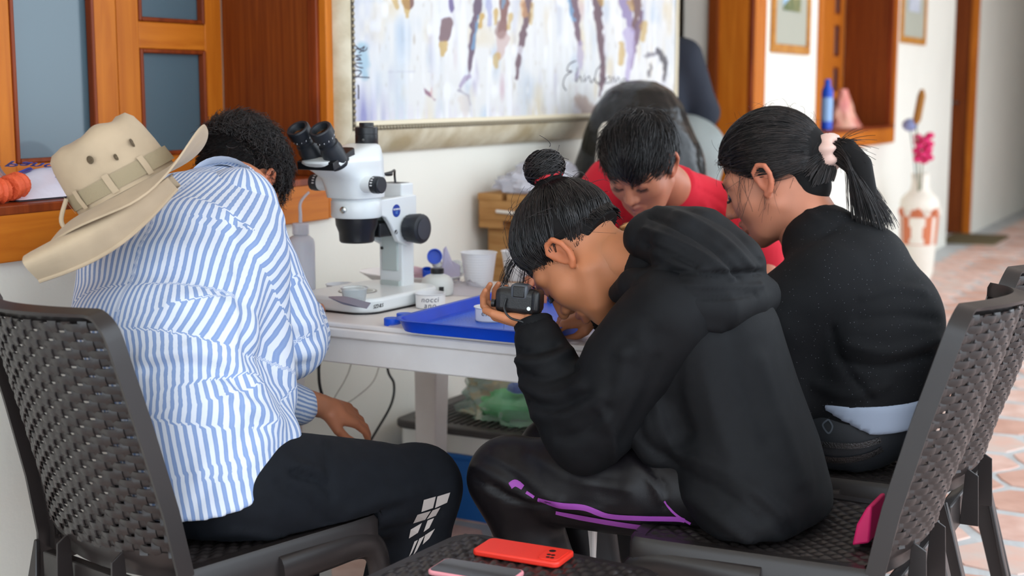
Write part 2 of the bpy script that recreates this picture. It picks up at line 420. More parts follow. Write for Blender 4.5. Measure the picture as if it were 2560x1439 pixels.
xi0, xi1 = ixl - 0.016, ixr + 0.012; zi0, zi1 = iz - 0.016, TOPP
frame_side((xo0, yo, zo0), (xo1, yo, zo0), (xi0, yi, zi0), (xi1, yi, zi0)); frame_side((xo0, yo, zo1), (xo1, yo, zo1), (xi0, yi, zi1), (xi1, yi, zi1))
frame_side((xo0, yo, zo0), (xo0, yo, zo1), (xi0, yi, zi0), (xi0, yi, zi1)); frame_side((xo1, yo, zo0), (xo1, yo, zo1), (xi1, yi, zi0), (xi1, yi, zi1))
# groove, cream lip and the row of beads
MB().span((xi0, CY - 0.006, zi0), (xi1, CY, zi0 + 0.012)).obj('groove', M_groove, pt); MB().span((xi0, CY - 0.006, zi0), (xi0 + 0.012, CY, zi1)).obj('groove', M_groove, pt)
MB().span((xi0 + 0.012, CY - 0.008, zi0 + 0.012), (xi1, CY, zi0 + 0.026)).obj('lip', M_lip, pt, bevel=0.003); MB().span((xi1 - 0.012, CY - 0.010, zi0), (xi1, CY, zi1)).obj('lip', M_lip, pt, bevel=0.003)
bd = MB(); k = 0
x = xi0 + 0.006
bead_me = MB().ball((0, 0, 0), 0.0065, 8, 6).mesh('bead', 180); bead_me.materials.append(M_bead)
def bead(x, z):
    o = bpy.data.objects.new('bead', bead_me); COL.objects.link(o); o.parent = pt; o.location = (x - pt.location[0], CY - 0.006 - WY, z - oz)
while x < xi1 - 0.02: bead(x, zi0 + 0.006); x += 0.0165
z = zi0 + 0.02
while z < zi0 + 0.62: bead(xi0 + 0.006, z); z += 0.0165
# canvas: brush strokes computed on a dense grid
def canvas():
    nx, nz = 560, 230
    X = np.linspace(xi0 + 0.01, xi1 - 0.008, nx); Z = np.linspace(zi0 + 0.02, zi0 + 0.78, nz)
    G = np.stack(np.meshgrid(X, Z, indexing='ij'), -1)
    P = np.stack([G[..., 0], np.full(G.shape[:2], CY), G[..., 1]], -1)
    q = proj(P.reshape(-1, 3)); u = q[:, 0].reshape(nx, nz); v = q[:, 1].reshape(nx, nz)
    gx, gz = G[..., 0], G[..., 1]
    def sm(a, n=2):
        for _ in range(n):
            a = (a + np.roll(a, 1, 0) + np.roll(a, -1, 0)) / 3
        return a
    rs = np.random.default_rng(3)
    def streaks(sx, sz):
        a = rs.standard_normal((int(nx / sx) + 3, int(nz / sz) + 3))
        xi = np.linspace(0, a.shape[0] - 2.01, nx); zi = np.linspace(0, a.shape[1] - 2.01, nz)
        i = xi.astype(int); j = zi.astype(int); fx = (xi - i)[:, None]; fz = (zi - j)[None, :]
        fx = fx * fx * (3 - 2 * fx); fz = fz * fz * (3 - 2 * fz)
        return (a[np.ix_(i, j)] * (1 - fx) * (1 - fz) + a[np.ix_(i + 1, j)] * fx * (1 - fz) + a[np.ix_(i, j + 1)] * (1 - fx) * fz + a[np.ix_(i + 1, j + 1)] * fx * fz)
    C = np.ones((nx, nz, 3)) * np.array([240, 239, 236])
    def wash(col, f): 
        f = np.clip(f, 0, 1)[..., None]; C[:] = C * (1 - f) + np.array(col, float) * f
    wash((204, 214, 226), 0.5 * (streaks(14, 30) - 0.3)); wash((236, 224, 200), 0.7 * (streaks(16, 26) - 0.2)); wash((200, 194, 214), 0.4 * (streaks(9, 40) - 0.7)); wash((214, 206, 196), 0.5 * (streaks(4, 8) - 0.8)); wash((252, 252, 252), 0.8 * (streaks(8, 14) - 0.4))
    wash((168, 196, 226), 0.6 * (streaks(30, 45) - 0.9)); wash((250, 250, 252), 0.7 * (streaks(6, 80) - 0.3)); wash((214, 180, 190), 0.4 * (streaks(12, 30) - 1.3))
    wash((176, 182, 214), np.clip((960 - u) / 70, 0, 1) * 0.45 * (0.6 + 0.4 * np.clip(streaks(6, 12), -1, 1))); wash((150, 150, 200), 0.5 * np.clip((v - 200) / 90, 0, 1) * np.clip((1010 - u) / 90, 0, 1) * (streaks(6, 60) + 0.6))
    wash((232, 226, 238), 0.5 * np.clip((v - 250) / 40, 0, 1) * (streaks(4, 60) > 0.3))
    jit = streaks(5, 5) * 2.2
    def stroke(pts, w, col, a=0.9, soft=3.0):
        best = np.full(u.shape, 1e9)
        for k in range(len(pts) - 1):
            p0 = np.array(pts[k], float); p1 = np.array(pts[k + 1], float); w0 = w[k] if not np.isscalar(w) else w; w1 = w[k + 1] if not np.isscalar(w) else w
            dd = p1 - p0; t = np.clip(((u - p0[0]) * dd[0] + (v - p0[1]) * dd[1]) / (dd @ dd), 0, 1)
            dist = np.hypot(u - p0[0] - t * dd[0], v - p0[1] - t * dd[1]) - (w0 + (w1 - w0) * t)
            best = np.minimum(best, dist)
        wash(col, a * np.clip(0.5 - (best + jit) / soft, 0, 1))
    BR, VI, GO, SK = (92, 58, 62), (128, 108, 150), (206, 160, 70), (120, 170, 210)
    stroke([(1022, -30), (1020, 10)], [20, 12], (120, 74, 62)); stroke([(1014, 0), (1018, 40)], [10, 4], GO, 0.7)
    stroke([(985, -10), (990, 15)], [10, 6], GO, 0.6)
    stroke([(1118, -20), (1112, 50)], [16, 12], (244, 244, 250)); stroke([(1126, 0), (1130, 30)], [5, 3], (90, 70, 130), 0.8)
    stroke([(1118, 60), (1112, 92)], [16, 13], (124, 92, 96)); stroke([(1112, 112), (1106, 136)], [11, 5], GO, 0.7)
    stroke([(1200, -10), (1186, 60), (1178, 140), (1168, 200)], [10, 9, 7, 3], (96, 70, 92)); stroke([(1196, 40), (1182, 120)], [4, 4], SK, 0.8); stroke([(1170, 190), (1150, 215)], [7, 3], (176, 160, 190), 0.8)
    stroke([(1222, 0), (1224, 60)], [9, 6], (170, 172, 214), 0.7); stroke([(1204, 40), (1200, 70)], [7, 4], GO, 0.8)
    stroke([(1262, -20), (1258, 40), (1254, 88)], [13, 10, 11], (132, 82, 74)); stroke([(1256, 95), (1250, 140)], [17, 9], (216, 190, 184), 0.85); stroke([(1250, 80), (1252, 60)], [14, 12], (150, 110, 104), 0.6)
    stroke([(1240, 30), (1238, 60)], [7, 4], GO, 0.7); stroke([(1276, 40), (1272, 70)], [7, 4], GO, 0.6); stroke([(1242, 140), (1240, 165)], [9, 5], GO, 0.6); stroke([(1260, -10), (1256, 20)], [5, 3], SK, 0.7)
    stroke([(1322, -20), (1314, 60), (1300, 130), (1292, 195)], [11, 8, 7, 4], (104, 72, 82)); stroke([(1308, 0), (1310, 40)], [6, 5], (220, 160, 100), 0.7); stroke([(1330, 10), (1326, 60)], [5, 4], GO, 0.5); stroke([(1300, 125), (1312, 140)], [10, 8], (240, 240, 246), 0.7)
    stroke([(1432, -20), (1440, 50), (1448, 110)], [14, 9, 4], (108, 76, 92)); stroke([(1424, 0), (1432, 50)], [5, 4], SK, 0.8); stroke([(1450, 110), (1452, 160), (1440, 200)], [8, 7, 3], (190, 176, 206), 0.7)
    stroke([(1490, -20), (1497, 60), (1504, 130), (1508, 190), (1500, 240)], [12, 9, 6, 6, 3], (100, 66, 76)); stroke([(1502, -5), (1503, 10)], [7, 4], GO, 0.6)
    stroke([(1558, -20), (1570, 40), (1580, 75)], [16, 12, 7], (150, 132, 176)); stroke([(1590, -20), (1594, 40), (1584, 70)], [14, 9, 5], (110, 72, 70)); stroke([(1604, 30), (1590, 100), (1578, 170)], [6, 6, 3], (116, 84, 110)); stroke([(1572, 80), (1578, 140), (1564, 210)], [13, 9, 4], (190, 176, 214), 0.8)
    stroke([(1612, 60), (1606, 100)], [8, 5], GO, 0.6); stroke([(1556, 110), (1552, 160)], [8, 6], GO, 0.6); stroke([(1574, 5), (1580, 25)], [6, 4], GO, 0.6)
    stroke([(1648, 130), (1664, 160), (1660, 200)], [9, 6, 4], (60, 54, 60), 0.8); stroke([(1618, 140), (1650, 128)], [5, 3], (90, 84, 96), 0.6); stroke([(1622, 190), (1630, 160)], [4, 2], (80, 74, 84), 0.6)
    stroke([(1450, 250), (1480, 290)], [14, 24], (150, 110, 90), 0.55, 10); stroke([(1145, 225), (1172, 240), (1176, 262)], [3, 2, 2], (150, 140, 160), 0.6); stroke([(1160, 250), (1166, 285)], [14, 8], (230, 214, 200), 0.5, 8)
    stroke([(905, 120), (912, 190)], [14, 10], (120, 180, 212), 0.5, 12); stroke([(1062, 222), (1086, 250)], [1.5, 1.5], (120, 60, 90), 0.7); stroke([(1078, 220), (1082, 246)], [3, 1.5], (210, 110, 110), 0.5)
    stroke([(960, 180), (1080, 178)], 1.0, (200, 200, 214), 0.5)
    col = np.array([lin(c)[:3] for c in np.clip(C, 0, 255).reshape(-1, 3)]) * 0.76
    idx = np.arange(nx * nz).reshape(nx, nz)
    Fc = np.stack([idx[:-1, :-1], idx[1:, :-1], idx[1:, 1:], idx[:-1, 1:]], -1).reshape(-1, 4)
    V = P.reshape(-1, 3)
    raw_obj('canvas', V, Fc, mat('oil_paint', (230, 230, 230), 0.5, attr='paint', bump=0.4, bscale=120, bdist=0.002), pt, True, {'paint': np.concatenate([col, np.ones((len(col), 1))], 1)})
    MB().span((xi0 + 0.01, CY + 0.002, zi0 + 0.02), (xi1 - 0.004, WY - 0.003, TOPP)).obj('backing_board', mat('canvas_upper', (228, 230, 236), 0.7), pt)
    def ink(pts, w, nm='signature', c=(52, 40, 60)):
        L = smooth_path([atY(a, b, CY - 0.0015) for a, b in pts], 5)
        MB().tube(L, w, 5, True, 0.25, (0, 0, 1)).obj(nm, mat('ink_%d' % c[0], c, 0.5), pt)
    # left signature, written upwards
    ink([(897, 248), (897, 222), (896, 212)], 0.0022); ink([(886, 196), (900, 186), (903, 178), (890, 176), (885, 188), (896, 192), (924, 194)], 0.0016); ink([(908, 170), (892, 166), (890, 158), (906, 158)], 0.0016)
    ink([(904, 150), (890, 150), (902, 146), (890, 140), (904, 138)], 0.0016); ink([(898, 132), (904, 126), (892, 122), (888, 130)], 0.0016); ink([(886, 112), (900, 122), (912, 116), (906, 128), (916, 124), (918, 118)], 0.0016)
    # lower right signature
    ink([(1440, 152), (1424, 160), (1418, 176), (1430, 178), (1414, 190), (1408, 212), (1416, 226)], 0.0024, c=(70, 62, 74)); ink([(1444, 168), (1440, 205), (1450, 190), (1456, 206)], 0.002, c=(70, 62, 74)); ink([(1462, 186), (1462, 204), (1472, 190), (1478, 206), (1486, 196)], 0.002, c=(70, 62, 74))
    ink([(1506, 160), (1492, 176), (1488, 200), (1498, 208), (1508, 190)], 0.0024, c=(70, 62, 74)); ink([(1516, 196), (1512, 206), (1524, 206), (1526, 192), (1518, 194)], 0.002, c=(70, 62, 74)); ink([(1530, 208), (1534, 192), (1540, 206), (1546, 192), (1552, 208), (1560, 196), (1568, 204)], 0.002, c=(70, 62, 74))
canvas()
def picture(x0, x1, z0, z1, label, kind):
    y = WY - 0.02
    p = thing('framed_picture', label, 'picture', ((x0 + x1) / 2, WY, z0), group=None)
    Mf = wood('pale_gold_wood', (214, 150, 70), (188, 120, 46), (20, 20, 20), 0.4)
    b = 0.045
    for a, c in (((x0, y, z0), (x1, WY - 0.001, z0 + b)), ((x0, y, z1 - b), (x1, WY - 0.001, z1)), ((x0, y, z0 + b), (x0 + b * 1.0, WY - 0.001, z1 - b)), ((x1 - b, y, z0 + b), (x1, WY - 0.001, z1 - b))):
        MB().span(a, c).obj('frame_rail', Mf, p, None, 0.004)
    MB().span((x0 + b, WY - 0.008, z0 + b), (x1 - b, WY - 0.002, z1 - b)).obj('mount', mat('grey_mount', (176, 176, 160), 0.7), p, None)
    mx, mz = (x1 - x0) * 0.27, 0.22
    a0, a1, c0, c1 = x0 + mx, x1 - mx, z0 + mz, z1 - 0.12
    S = lambda nm, pts, m: MB().prism([(q, WY - 0.009, w) for q, w in pts], (0, -0.002, 0)).obj(nm, m, p, None)
    if kind == 0:
        S('print_sky', [(a0, c0), (a1, c0), (a1, c1), (a0, c1)], mat('print_sky', (86, 156, 206), 0.5, col2=(190, 210, 220), vscale=9))
        MB().prism([(a0, WY - 0.012, c0), (a1, WY - 0.012, c0), (a1, WY - 0.012, c0 + 0.14), (a0 + (a1 - a0) * 0.5, WY - 0.012, c0 + 0.08), (a0, WY - 0.012, c0 + 0.02)], (0, -0.001, 0)).obj('print_hill', mat('print_green', (84, 104, 60), 0.5, col2=(150, 140, 90), vscale=14), p, None)
        MB().span((a0 + (a1 - a0) * 0.62, WY - 0.0135, c0 + 0.1), (a0 + (a1 - a0) * 0.72, WY - 0.012, c1)).obj('print_tree', mat('print_dark', (40, 52, 46), 0.5), p, None)
    else:
        S('print_sky', [(a0, c0), (a1, c0), (a1, c1), (a0, c1)], mat('print_pale', (206, 208, 216), 0.5, col2=(170, 176, 190), vscale=8))
        MB().prism([(a0 + 0.06, WY - 0.012, c0 + 0.12), (a1 - 0.06, WY - 0.012, c0 + 0.12), (a1 - 0.1, WY - 0.012, c0 + 0.3), ((a0 + a1) / 2, WY - 0.012, c1 - 0.02), (a0 + 0.1, WY - 0.012, c0 + 0.28)], (0, -0.001, 0)).obj('print_figure', mat('print_dark2', (66, 62, 70), 0.5), p, None)
picture(6.985, 7.63, 1.44, 2.1, 'gold framed landscape print with blue sky and green hill by the doorway', 0)
picture(9.76, 10.5, 1.57, 2.25, 'gold framed grey print hanging above the tall vase', 1)

# ================================================================== table
TX0, TX1, TY0, TY1, TZ = 2.547, 3.33, 1.18, 2.09, 0.73
M_table = mat('table_plastic', (238, 231, 226), 0.42, bump=0.1, bscale=150, col2=(226, 217, 211), vscale=5, det=8)
tb = thing('plastic_table', 'white plastic table with scuffed apron under the microscope and tray', 'table', ((TX0 + TX1) / 2, (TY0 + TY1) / 2, 0))
def rrect(x0, x1, y0, y1, r, z, n=6):
    out = []
    for cx, cy, a0 in ((x1 - r, y1 - r, 0), (x0 + r, y1 - r, PI / 2), (x0 + r, y0 + r, PI), (x1 - r, y0 + r, 1.5 * PI)):
        for k in range(n + 1): a = a0 + PI / 2 * k / n; out.append((cx + r * math.cos(a), cy + r * math.sin(a), z))
    return out
def rslab(x0, x1, y0, y1, r, z0, z1): return MB().prism(rrect(x0, x1, y0, y1, r, z0), (0, 0, z1 - z0))
rslab(TX0 + .006, TX1 - .006, TY0 + .006, TY1 - .006, .03, TZ - .012, TZ).obj('tabletop', M_table, tb, 40, 0.004)
rslab(TX0, TX1, TY0, TY1, .035, TZ - .034, TZ - .012).obj('rim', M_table, tb, 40, 0.004)
rslab(TX0 + .012, TX1 - .012, TY0 + .012, TY1 - .012, .03, TZ - .095, TZ - .034).obj('apron', M_table, tb, 40, 0.004)
for (x, y, sx, sy) in ((TX0 + .06, TY0 + .06, 1, 1), (TX0 + .06, TY1 - .06, 1, -1), (TX1 - .06, TY1 - .06, -1, -1), (TX1 - .06, TY0 + .06, -1, 1)):
    h = .038; b = .030; ox, oy = -sx * .0, -sy * .0
    m_ = MB(); V = []
    for z, hh, e in ((0, b, -.02), (TZ - .09, h, 0)):
        for a, c in ((-1, -1), (1, -1), (1, 1), (-1, 1)): V.append((x + e * sx + a * hh, y + e * sy + c * hh, z))
    m_.add(V, [(0, 1, 2, 3), (4, 7, 6, 5)] + [(i, (i + 1) % 4, 4 + (i + 1) % 4, 4 + i) for i in range(4)]); m_.obj('leg', M_table, tb, None, 0.005)

# ================================================================== microscope
M_mw = mat('microscope_white', (226, 230, 230), 0.32, coat=0.2, bump=0.05, bscale=300)
M_mg = mat('microscope_grey', (186, 196, 192), 0.4, bump=0.05, bscale=300)
M_mk = mat('microscope_black', (30, 34, 40), 0.45, bump=0.1, bscale=400)
M_mk2 = mat('satin_black', (24, 25, 28), 0.35)
M_lens = mat('lens_glass', (20, 24, 18), 0.05, spec=0.9, coat=1.0)
MO = atz(930, 765, TZ); MO = np.array([2.815, 1.925, TZ])
ms = thing('microscope', 'white stereo microscope with black eyepieces standing on the plastic table', 'microscope', MO)
# local frame: e = towards the user (-X, slightly -Y), s = towards the camera's right
ma = math.radians(-4.0)
def ML(f, s, z):   # f forward (away from user), s to the user's right, z up above table
    c, n = math.cos(ma), math.sin(ma); return MO + np.array([f * c + s * n, f * n - s * c, z])
RM = rotz(ma) @ np.array([[1, 0, 0], [0, -1, 0], [0, 0, 1.0]])
def mbm(mbx): V = np.array(mbx.v) @ np.array([[math.cos(ma), math.sin(ma), 0], [math.sin(ma), -math.cos(ma), 0], [0, 0, 1.0]]) + MO; mbx.v = [tuple(a) for a in V]; return mbx
def loft(secs, n=28, power=2.6):
    """superellipse sections: (f, s, z, half_f, half_s)"""
    P = []
    for f, s, z, a, b in secs:
        ring = []
        for t in np.arange(n) * 2 * PI / n:
            c, q = math.cos(t), math.sin(t)
            ring.append((f + a * math.copysign(abs(c) ** (2 / power), c), s + b * math.copysign(abs(q) ** (2 / power), q), z))
        P.append(ring)
    m_ = MB(); m_.grid(np.array(P), closed_v=True); k = len(P)
    m_.f.append(tuple(range(n))[::-1]); m_.f.append(tuple(range((k - 1) * n, k * n))); return m_
# base plate
bp = [(-0.165, -0.09), (-0.165, 0.09)]
base = MB().prism(rrect(-0.155, 0.16, -0.115, 0.115, 0.06, 0.004, 8), (0, 0, 0.034)); mbm(base).obj('base', M_mw, ms, 50, 0.008, seg=3)
mbm(MB().prism(rrect(-0.15, 0.155, -0.11, 0.11, 0.055, 0.0, 8), (0, 0, 0.005))).obj('foot_pad', M_mk2, ms)
mbm(MB().lathe([(0.047, 0.037), (0.047, 0.0395), (0.042, 0.0395)], (-0.047, 0, 0), (0, 0, 1), 32)).obj('stage_ring', mat('steel_ring', (140, 140, 138), 0.3, 0.9), ms)
mbm(MB().lathe([(0.0, 0.0385), (0.042, 0.0396)], (-0.047, 0, 0), (0, 0, 1), 32, False)).obj('stage_plate', mat('stage_white', (240, 244, 240), 0.3), ms)
# column
col_ = MB().span((0.085, -0.036, 0.03), (0.135, 0.036, 0.292)); mbm(col_).obj('column', M_mw, ms, None, 0.004)
mbm(MB().span((0.0795, -0.024, 0.075), (0.086, 0.024, 0.25))).obj('column_panel', M_mg, ms, None, 0.002)
mbm(MB().span((0.079, -0.03, 0.03), (0.09, 0.03, 0.05))).obj('column_foot', M_mg, ms, None, 0.002)
mbm(MB().span((0.088, -0.028, 0.262), (0.13, 0.028, 0.2925))).obj('column_slot', M_mk2, ms, None, 0.001)
for s_ in (-0.022, 0.022): mbm(MB().lathe([(0.004, 0), (0.004, 0.002)], (0.079, s_ if s_ < 0 else -0.03, 0.13 if s_ < 0 else 0.19), (-1, 0, 0), 12)).obj('screw', M_mk2, ms)
# focus arm: bracket plate on each side, ring carrying the body
arm = [(0.09, 0.262), (-0.015, 0.258), (-0.015, 0.222), (0.012, 0.214), (0.030, 0.195), (0.060, 0.152), (0.10, 0.135), (0.125, 0.145), (0.135, 0.17), (0.135, 0.262)]
for s0, s1 in ((-0.045, -0.030), (0.030, 0.045)):
    mbm(MB().prism([(f, s0, z) for f, z in arm], (0, s1 - s0, 0))).obj('focus_arm', M_mw, ms, 30, 0.003)
mbm(MB().span((-0.01, -0.03, 0.224), (0.088, 0.03, 0.258))).obj('arm_bridge', M_mw, ms, None, 0.003)
mbm(MB().span((0.004, -0.03, 0.165), (0.066, 0.03, 0.2))).obj('lamp_housing', M_mk2, ms, None, 0.004)
mbm(MB().lathe([(0.058, 0.218), (0.061, 0.222), (0.061, 0.256), (0.058, 0.26)], (-0.047, 0, 0), (0, 0, 1), 40)).obj('holder_ring', M_mw, ms, 40)
mbm(MB().lathe([(0.039, 0.158), (0.042, 0.161), (0.0435, 0.182), (0.0505, 0.20), (0.052, 0.222)], (-0.047, 0, 0), (0, 0, 1), 40)).obj('objective', M_mk2, ms, 30)
mbm(MB().lathe([(0.03, 0.160), (0.039, 0.1575)], (-0.047, 0, 0), (0, 0, 1), 32)).obj('objective_glass', M_lens, ms)
mbm(MB().lathe([(0.0, 0), (0.007, 0), (0.008, 0.008), (0.004, 0.01)], (-0.1065, 0.012, 0.24), (-1, 0.15, 0), 14, False)).obj('clamp_screw', mat('chrome', (210, 210, 205), 0.2, 1.0), ms)
# focus knobs with ribs
for sgn in (1, -1):
    n_ = 36; P_ = []
    for zz, rr, rib in ((0, .028, 0), (.004, .033, 1), (.034, .0365, 1), (.040, .035, 0), (.042, .031, 0)):
        P_.append([(0.097 + (rr + (0.0012 if (rib and j % 2) else 0)) * math.cos(2 * PI * j / n_), sgn * (0.045 + zz * 1.15), 0.182 + (rr + (0.0012 if (rib and j % 2) else 0)) * math.sin(2 * PI * j / n_)) for j in range(n_)])
    kn = MB(); kn.grid(np.array(P_), closed_v=True); kn.f.append(tuple(range(n_))[::-1]); kn.f.append(tuple(range(4 * n_, 5 * n_)))
    ko = mbm(kn).obj('focus_knob', M_mk, ms, 30)
    mbm(MB().lathe([(0.024, 0), (0.026, 0.002), (0.0, 0.0025)], (0.097, sgn * 0.0930, 0.182), (0, sgn, 0), 28, False)).obj('knob_cap', mat('knob_face', (54, 60, 68), 0.5), ko)
# body
def prof(z0, f0, f1, hs): return ((f0 + f1) / 2, 0, z0, (f1 - f0) / 2, hs)
body = loft([prof(.259, -.099, .005, .052), prof(.266, -.101, .007, .054), prof(.2665, -.112, .014, .060), prof(.29, -.120, .018, .061), prof(.312, -.132, .020, .061), prof(.326, -.160, .020, .060), prof(.340, -.190, .019, .062), prof(.352, -.206, .018, .064), prof(.357, -.205, .018, .064), prof(.368, -.160, .016, .058), prof(.380, -.105, .014, .050), prof(.389, -.062, .012, .040), prof(.393, -.046, .008, .030)], 40, 3.0)
mbm(body).obj('body', M_mw, ms, 60)
for sgn in (1, -1):
    zk = mbm(MB().lathe([(0.019, 0), (0.0195, 0.028)], (-0.082, sgn * 0.052, 0.300), (0, sgn, 0), 28)).obj('zoom_hub', M_mw, ms)
    kb = mbm(MB().lathe([(0.0185, 0), (0.0205, 0.002), (0.0205, 0.016), (0.0185, 0.017), (0.0195, 0.018), (0.0195, 0.024), (0.017, 0.026), (0, 0.0262)], (-0.082, sgn * 0.080, 0.300), (0, sgn, 0), 32, False)).obj('zoom_knob', M_mk, ms, 30)
    for q_ in range(4):
        a_ = 2.2 + q_ * 0.32
        mbm(MB().box((-0.082 + 0.0207 * math.cos(a_), sgn * 0.088, 0.300 + 0.0207 * math.sin(a_)), (0.0012, 0.006, 0.003))).obj('scale_mark', mat('print_white', (230, 230, 230), 0.5), kb)
# trinocular port
mbm(MB().lathe([(0.027, 0), (0.0275, 0.001), (0.0275, 0.026), (0.0268, 0.0265), (0.0268, 0.0275), (0.0275, 0.028), (0.0275, 0.042), (0.026, 0.043), (0.018, 0.0435), (0.017, 0.047), (0.0175, 0.0475), (0.0175, 0.053), (0.016, 0.054), (0, 0.054)], (-0.004, 0, 0.388), (0, 0, 1), 36, False)).obj('camera_port', M_mk2, ms, 30)
mbm(MB().lathe([(0.0032, 0), (0.0032, 0.001)], (-0.004 - 0.0255, 0.0105, 0.402), (-0.92, 0.39, 0), 10)).obj('set_screw', mat('chrome', (210, 210, 205), 0.2, 1.0), ms)
# eyepieces
for s_ in (-0.030, 0.030):
    ax = nrm((-0.62, 0, 0.785)); o_ = np.array([-0.150, s_ * 1.12, 0.350])
    ep = mbm(MB().lathe([(0.026, 0), (0.0275, 0.004), (0.0275, 0.008), (0.026, 0.010), (0.026, 0.045), (0.0235, 0.052), (0.0235, 0.060), (0.0195, 0.062), (0.0195, 0.070), (0.0235, 0.073), (0.0235, 0.082), (0.0275, 0.085), (0.0275, 0.104), (0.0255, 0.107), (0.020, 0.106), (0.0170, 0.098), (0.0170, 0.095)], o_, ax, 36)).obj('eyepiece', M_mk, ms, 30)
    mbm(MB().lathe([(0.0, 0.0985), (0.010, 0.098), (0.0168, 0.096)], o_, ax, 28, False)).obj('eye_lens', M_lens, ep)
    for q_ in range(7):
        a_ = q_ * 0.5 + 2.2; u_, w_, d_ = frame_of(ax)
        mbm(MB().box(o_ + ax * 0.079 + (u_ * math.cos(a_) + w_ * math.sin(a_)) * 0.0236, (0.001, 0.001, 0.004))).obj('scale_mark', MATS['print_white'], ep)
mbm(MB().prism([(-0.196, -0.055, 0.356), (-0.115, -0.052, 0.386), (-0.108, -0.042, 0.388), (-0.108, 0.042, 0.388), (-0.115, 0.052, 0.386), (-0.196, 0.055, 0.356)], (0.002, 0, -0.02))).obj('eyepiece_gasket', M_mk2, ms, 30, 0.002)
# round maker's badge on the arm
bc = np.array([0.051, 0.0452, 0.228])
bo = mbm(MB().lathe([(0.0155, 0), (0.0155, 0.0008)], bc, (0, 1, 0), 32)).obj('badge', mat('badge_blue', (26, 62, 150), 0.35), ms)
ux = RM @ np.array([1.0, 0, 0]); M_pw = MATS['print_white']
ux = nrm(ML(1, 0, 0) - ML(0, 0, 0)); nside = nrm(ML(0, 1, 0) - ML(0, 0, 0))
text_mesh('badge_text', 'OLYMPUS', 0.0062, M_pw, bo, basis(ML(*bc) + nside * 0.0012 + np.array([0, 0, 0.0035]), ux, (0, 0, 1)), bold=0.0001)
text_mesh('badge_text', 'SZ', 0.0085, mat('badge_pale', (120, 170, 230), 0.4), bo, basis(ML(*bc) + nside * 0.0012 + np.array([0, 0, -0.0045]), ux, (0, 0, 1)))
mbm(MB().lathe([(0.0055, 0), (0.0055, 0.001)], (0.049, 0.045, 0.176), (0, 1, 0), 18)).obj('slot_screw', M_mk2, ms)
mbm(MB().box((0.049, 0.0465, 0.176), (0.010, 0.0006, 0.0018), roty(-0.8))).obj('screw_slot', MATS['print_white'], ms)
text_mesh('base_text', 'SZ2-ILS', 0.012, M_mk2, ms, basis(ML(-0.115, 0.1152, 0.02), ux, (0, 0, 1)), shear=0.3)
# cable from the head to the column
mbm(MB().tube(smooth_path([(0.02, 0.03, 0.318), (0.05, 0.032, 0.322), (0.085, 0.015, 0.324), (0.105, 0.0, 0.31), (0.108, 0.0, 0.29)], 6), 0.0028, 8)).obj('cable', M_mk2, ms)
mbm(MB().tube([(0.018, 0.036, 0.318), (0.03, 0.036, 0.318), (0.044, 0.036, 0.318)], [0.003, 0.0055, 0.0055], 10)).obj('cable_plug', M_mk2, ms)
MB().tube(smooth_path([ML(0.14, 0, 0.012), ML(0.16, 0.0, 0.008), ML(0.15, -0.10, 0.006), ML(0.02, -0.135, 0.006), ML(-0.05, -0.14, 0.006), ML(-0.11, -0.15, 0.004)], 6), 0.0042, 8).obj('power_cable', M_mk2, ms)

# ================================================================== things on the table
M_cup = mat('white_plastic', (236, 236, 238), 0.35, trans=0.12, bump=0.05, bscale=200)
M_cup2 = mat('clear_plastic', (232, 238, 240), 0.2, trans=0.75, ior=1.3)
M_label = mat('paper_label', (238, 236, 234), 0.8)
M_ink = mat('pencil_ink', (90, 90, 104), 0.6)
M_blue = mat('blue_plastic', (6, 78, 206), 0.4)
M_tray = mat('tray_blue', (4, 70, 200), 0.38, bump=0.35, bscale=420, bdist=0.0012, var=0.12, vscale=12)
def cup_prof(r0, r1, h, t=0.0008, ribs=0):
    out = [(0.001, 0.001), (r0 * 0.96, 0.0), (r0, 0.002)]
    n = max(ribs * 4, 6)
    for k in range(1, n): 
        z = h * k / n; out.append((r0 + (r1 - r0) * k / n + (0.0006 if (ribs and k % 4 in (0,)) else 0) , z))
    out += [(r1, h - 0.003), (r1 + 0.0025, h - 0.0015), (r1 + 0.0022, h), (r1, h), (r1 - t, h - 0.002), (r0 - t, 0.003), (0.001, 0.0025)]
    return out
def cup(name, label, cat, px, py, r0, r1, h, m, ribs=0, grp=None, z=TZ, ret=False):
    c = atz(px, py, z)
    t_ = thing(name, label, cat, c)
    MB().lathe(cup_prof(r0, r1, h, 0.0008, ribs), c, (0, 0, 1), 40, False).obj('cup_body', m, t_, 50)
    if grp: t_['group'] = grp
    return t_, c
cup('plastic_cup', 'tall white ribbed plastic cup beside the blue tray', 'cup', 1197, 722, 0.034, 0.047, 0.098, M_cup, 14)
t_, c_ = cup('plastic_cup', 'white ribbed plastic cup half hidden behind loose hair strands', 'cup', 1292, 700, 0.030, 0.042, 0.082, M_cup, 12)
cup('specimen_dish', 'low white plastic dish behind the microscope stage', 'dish', 852, 742, 0.034, 0.036, 0.034, M_cup, 3)
t_, c_ = cup('specimen_dish', 'small clear dish standing on the lit microscope stage', 'dish', 886, 752, 0.026, 0.030, 0.032, M_cup2, 0, z=TZ + 0.04)
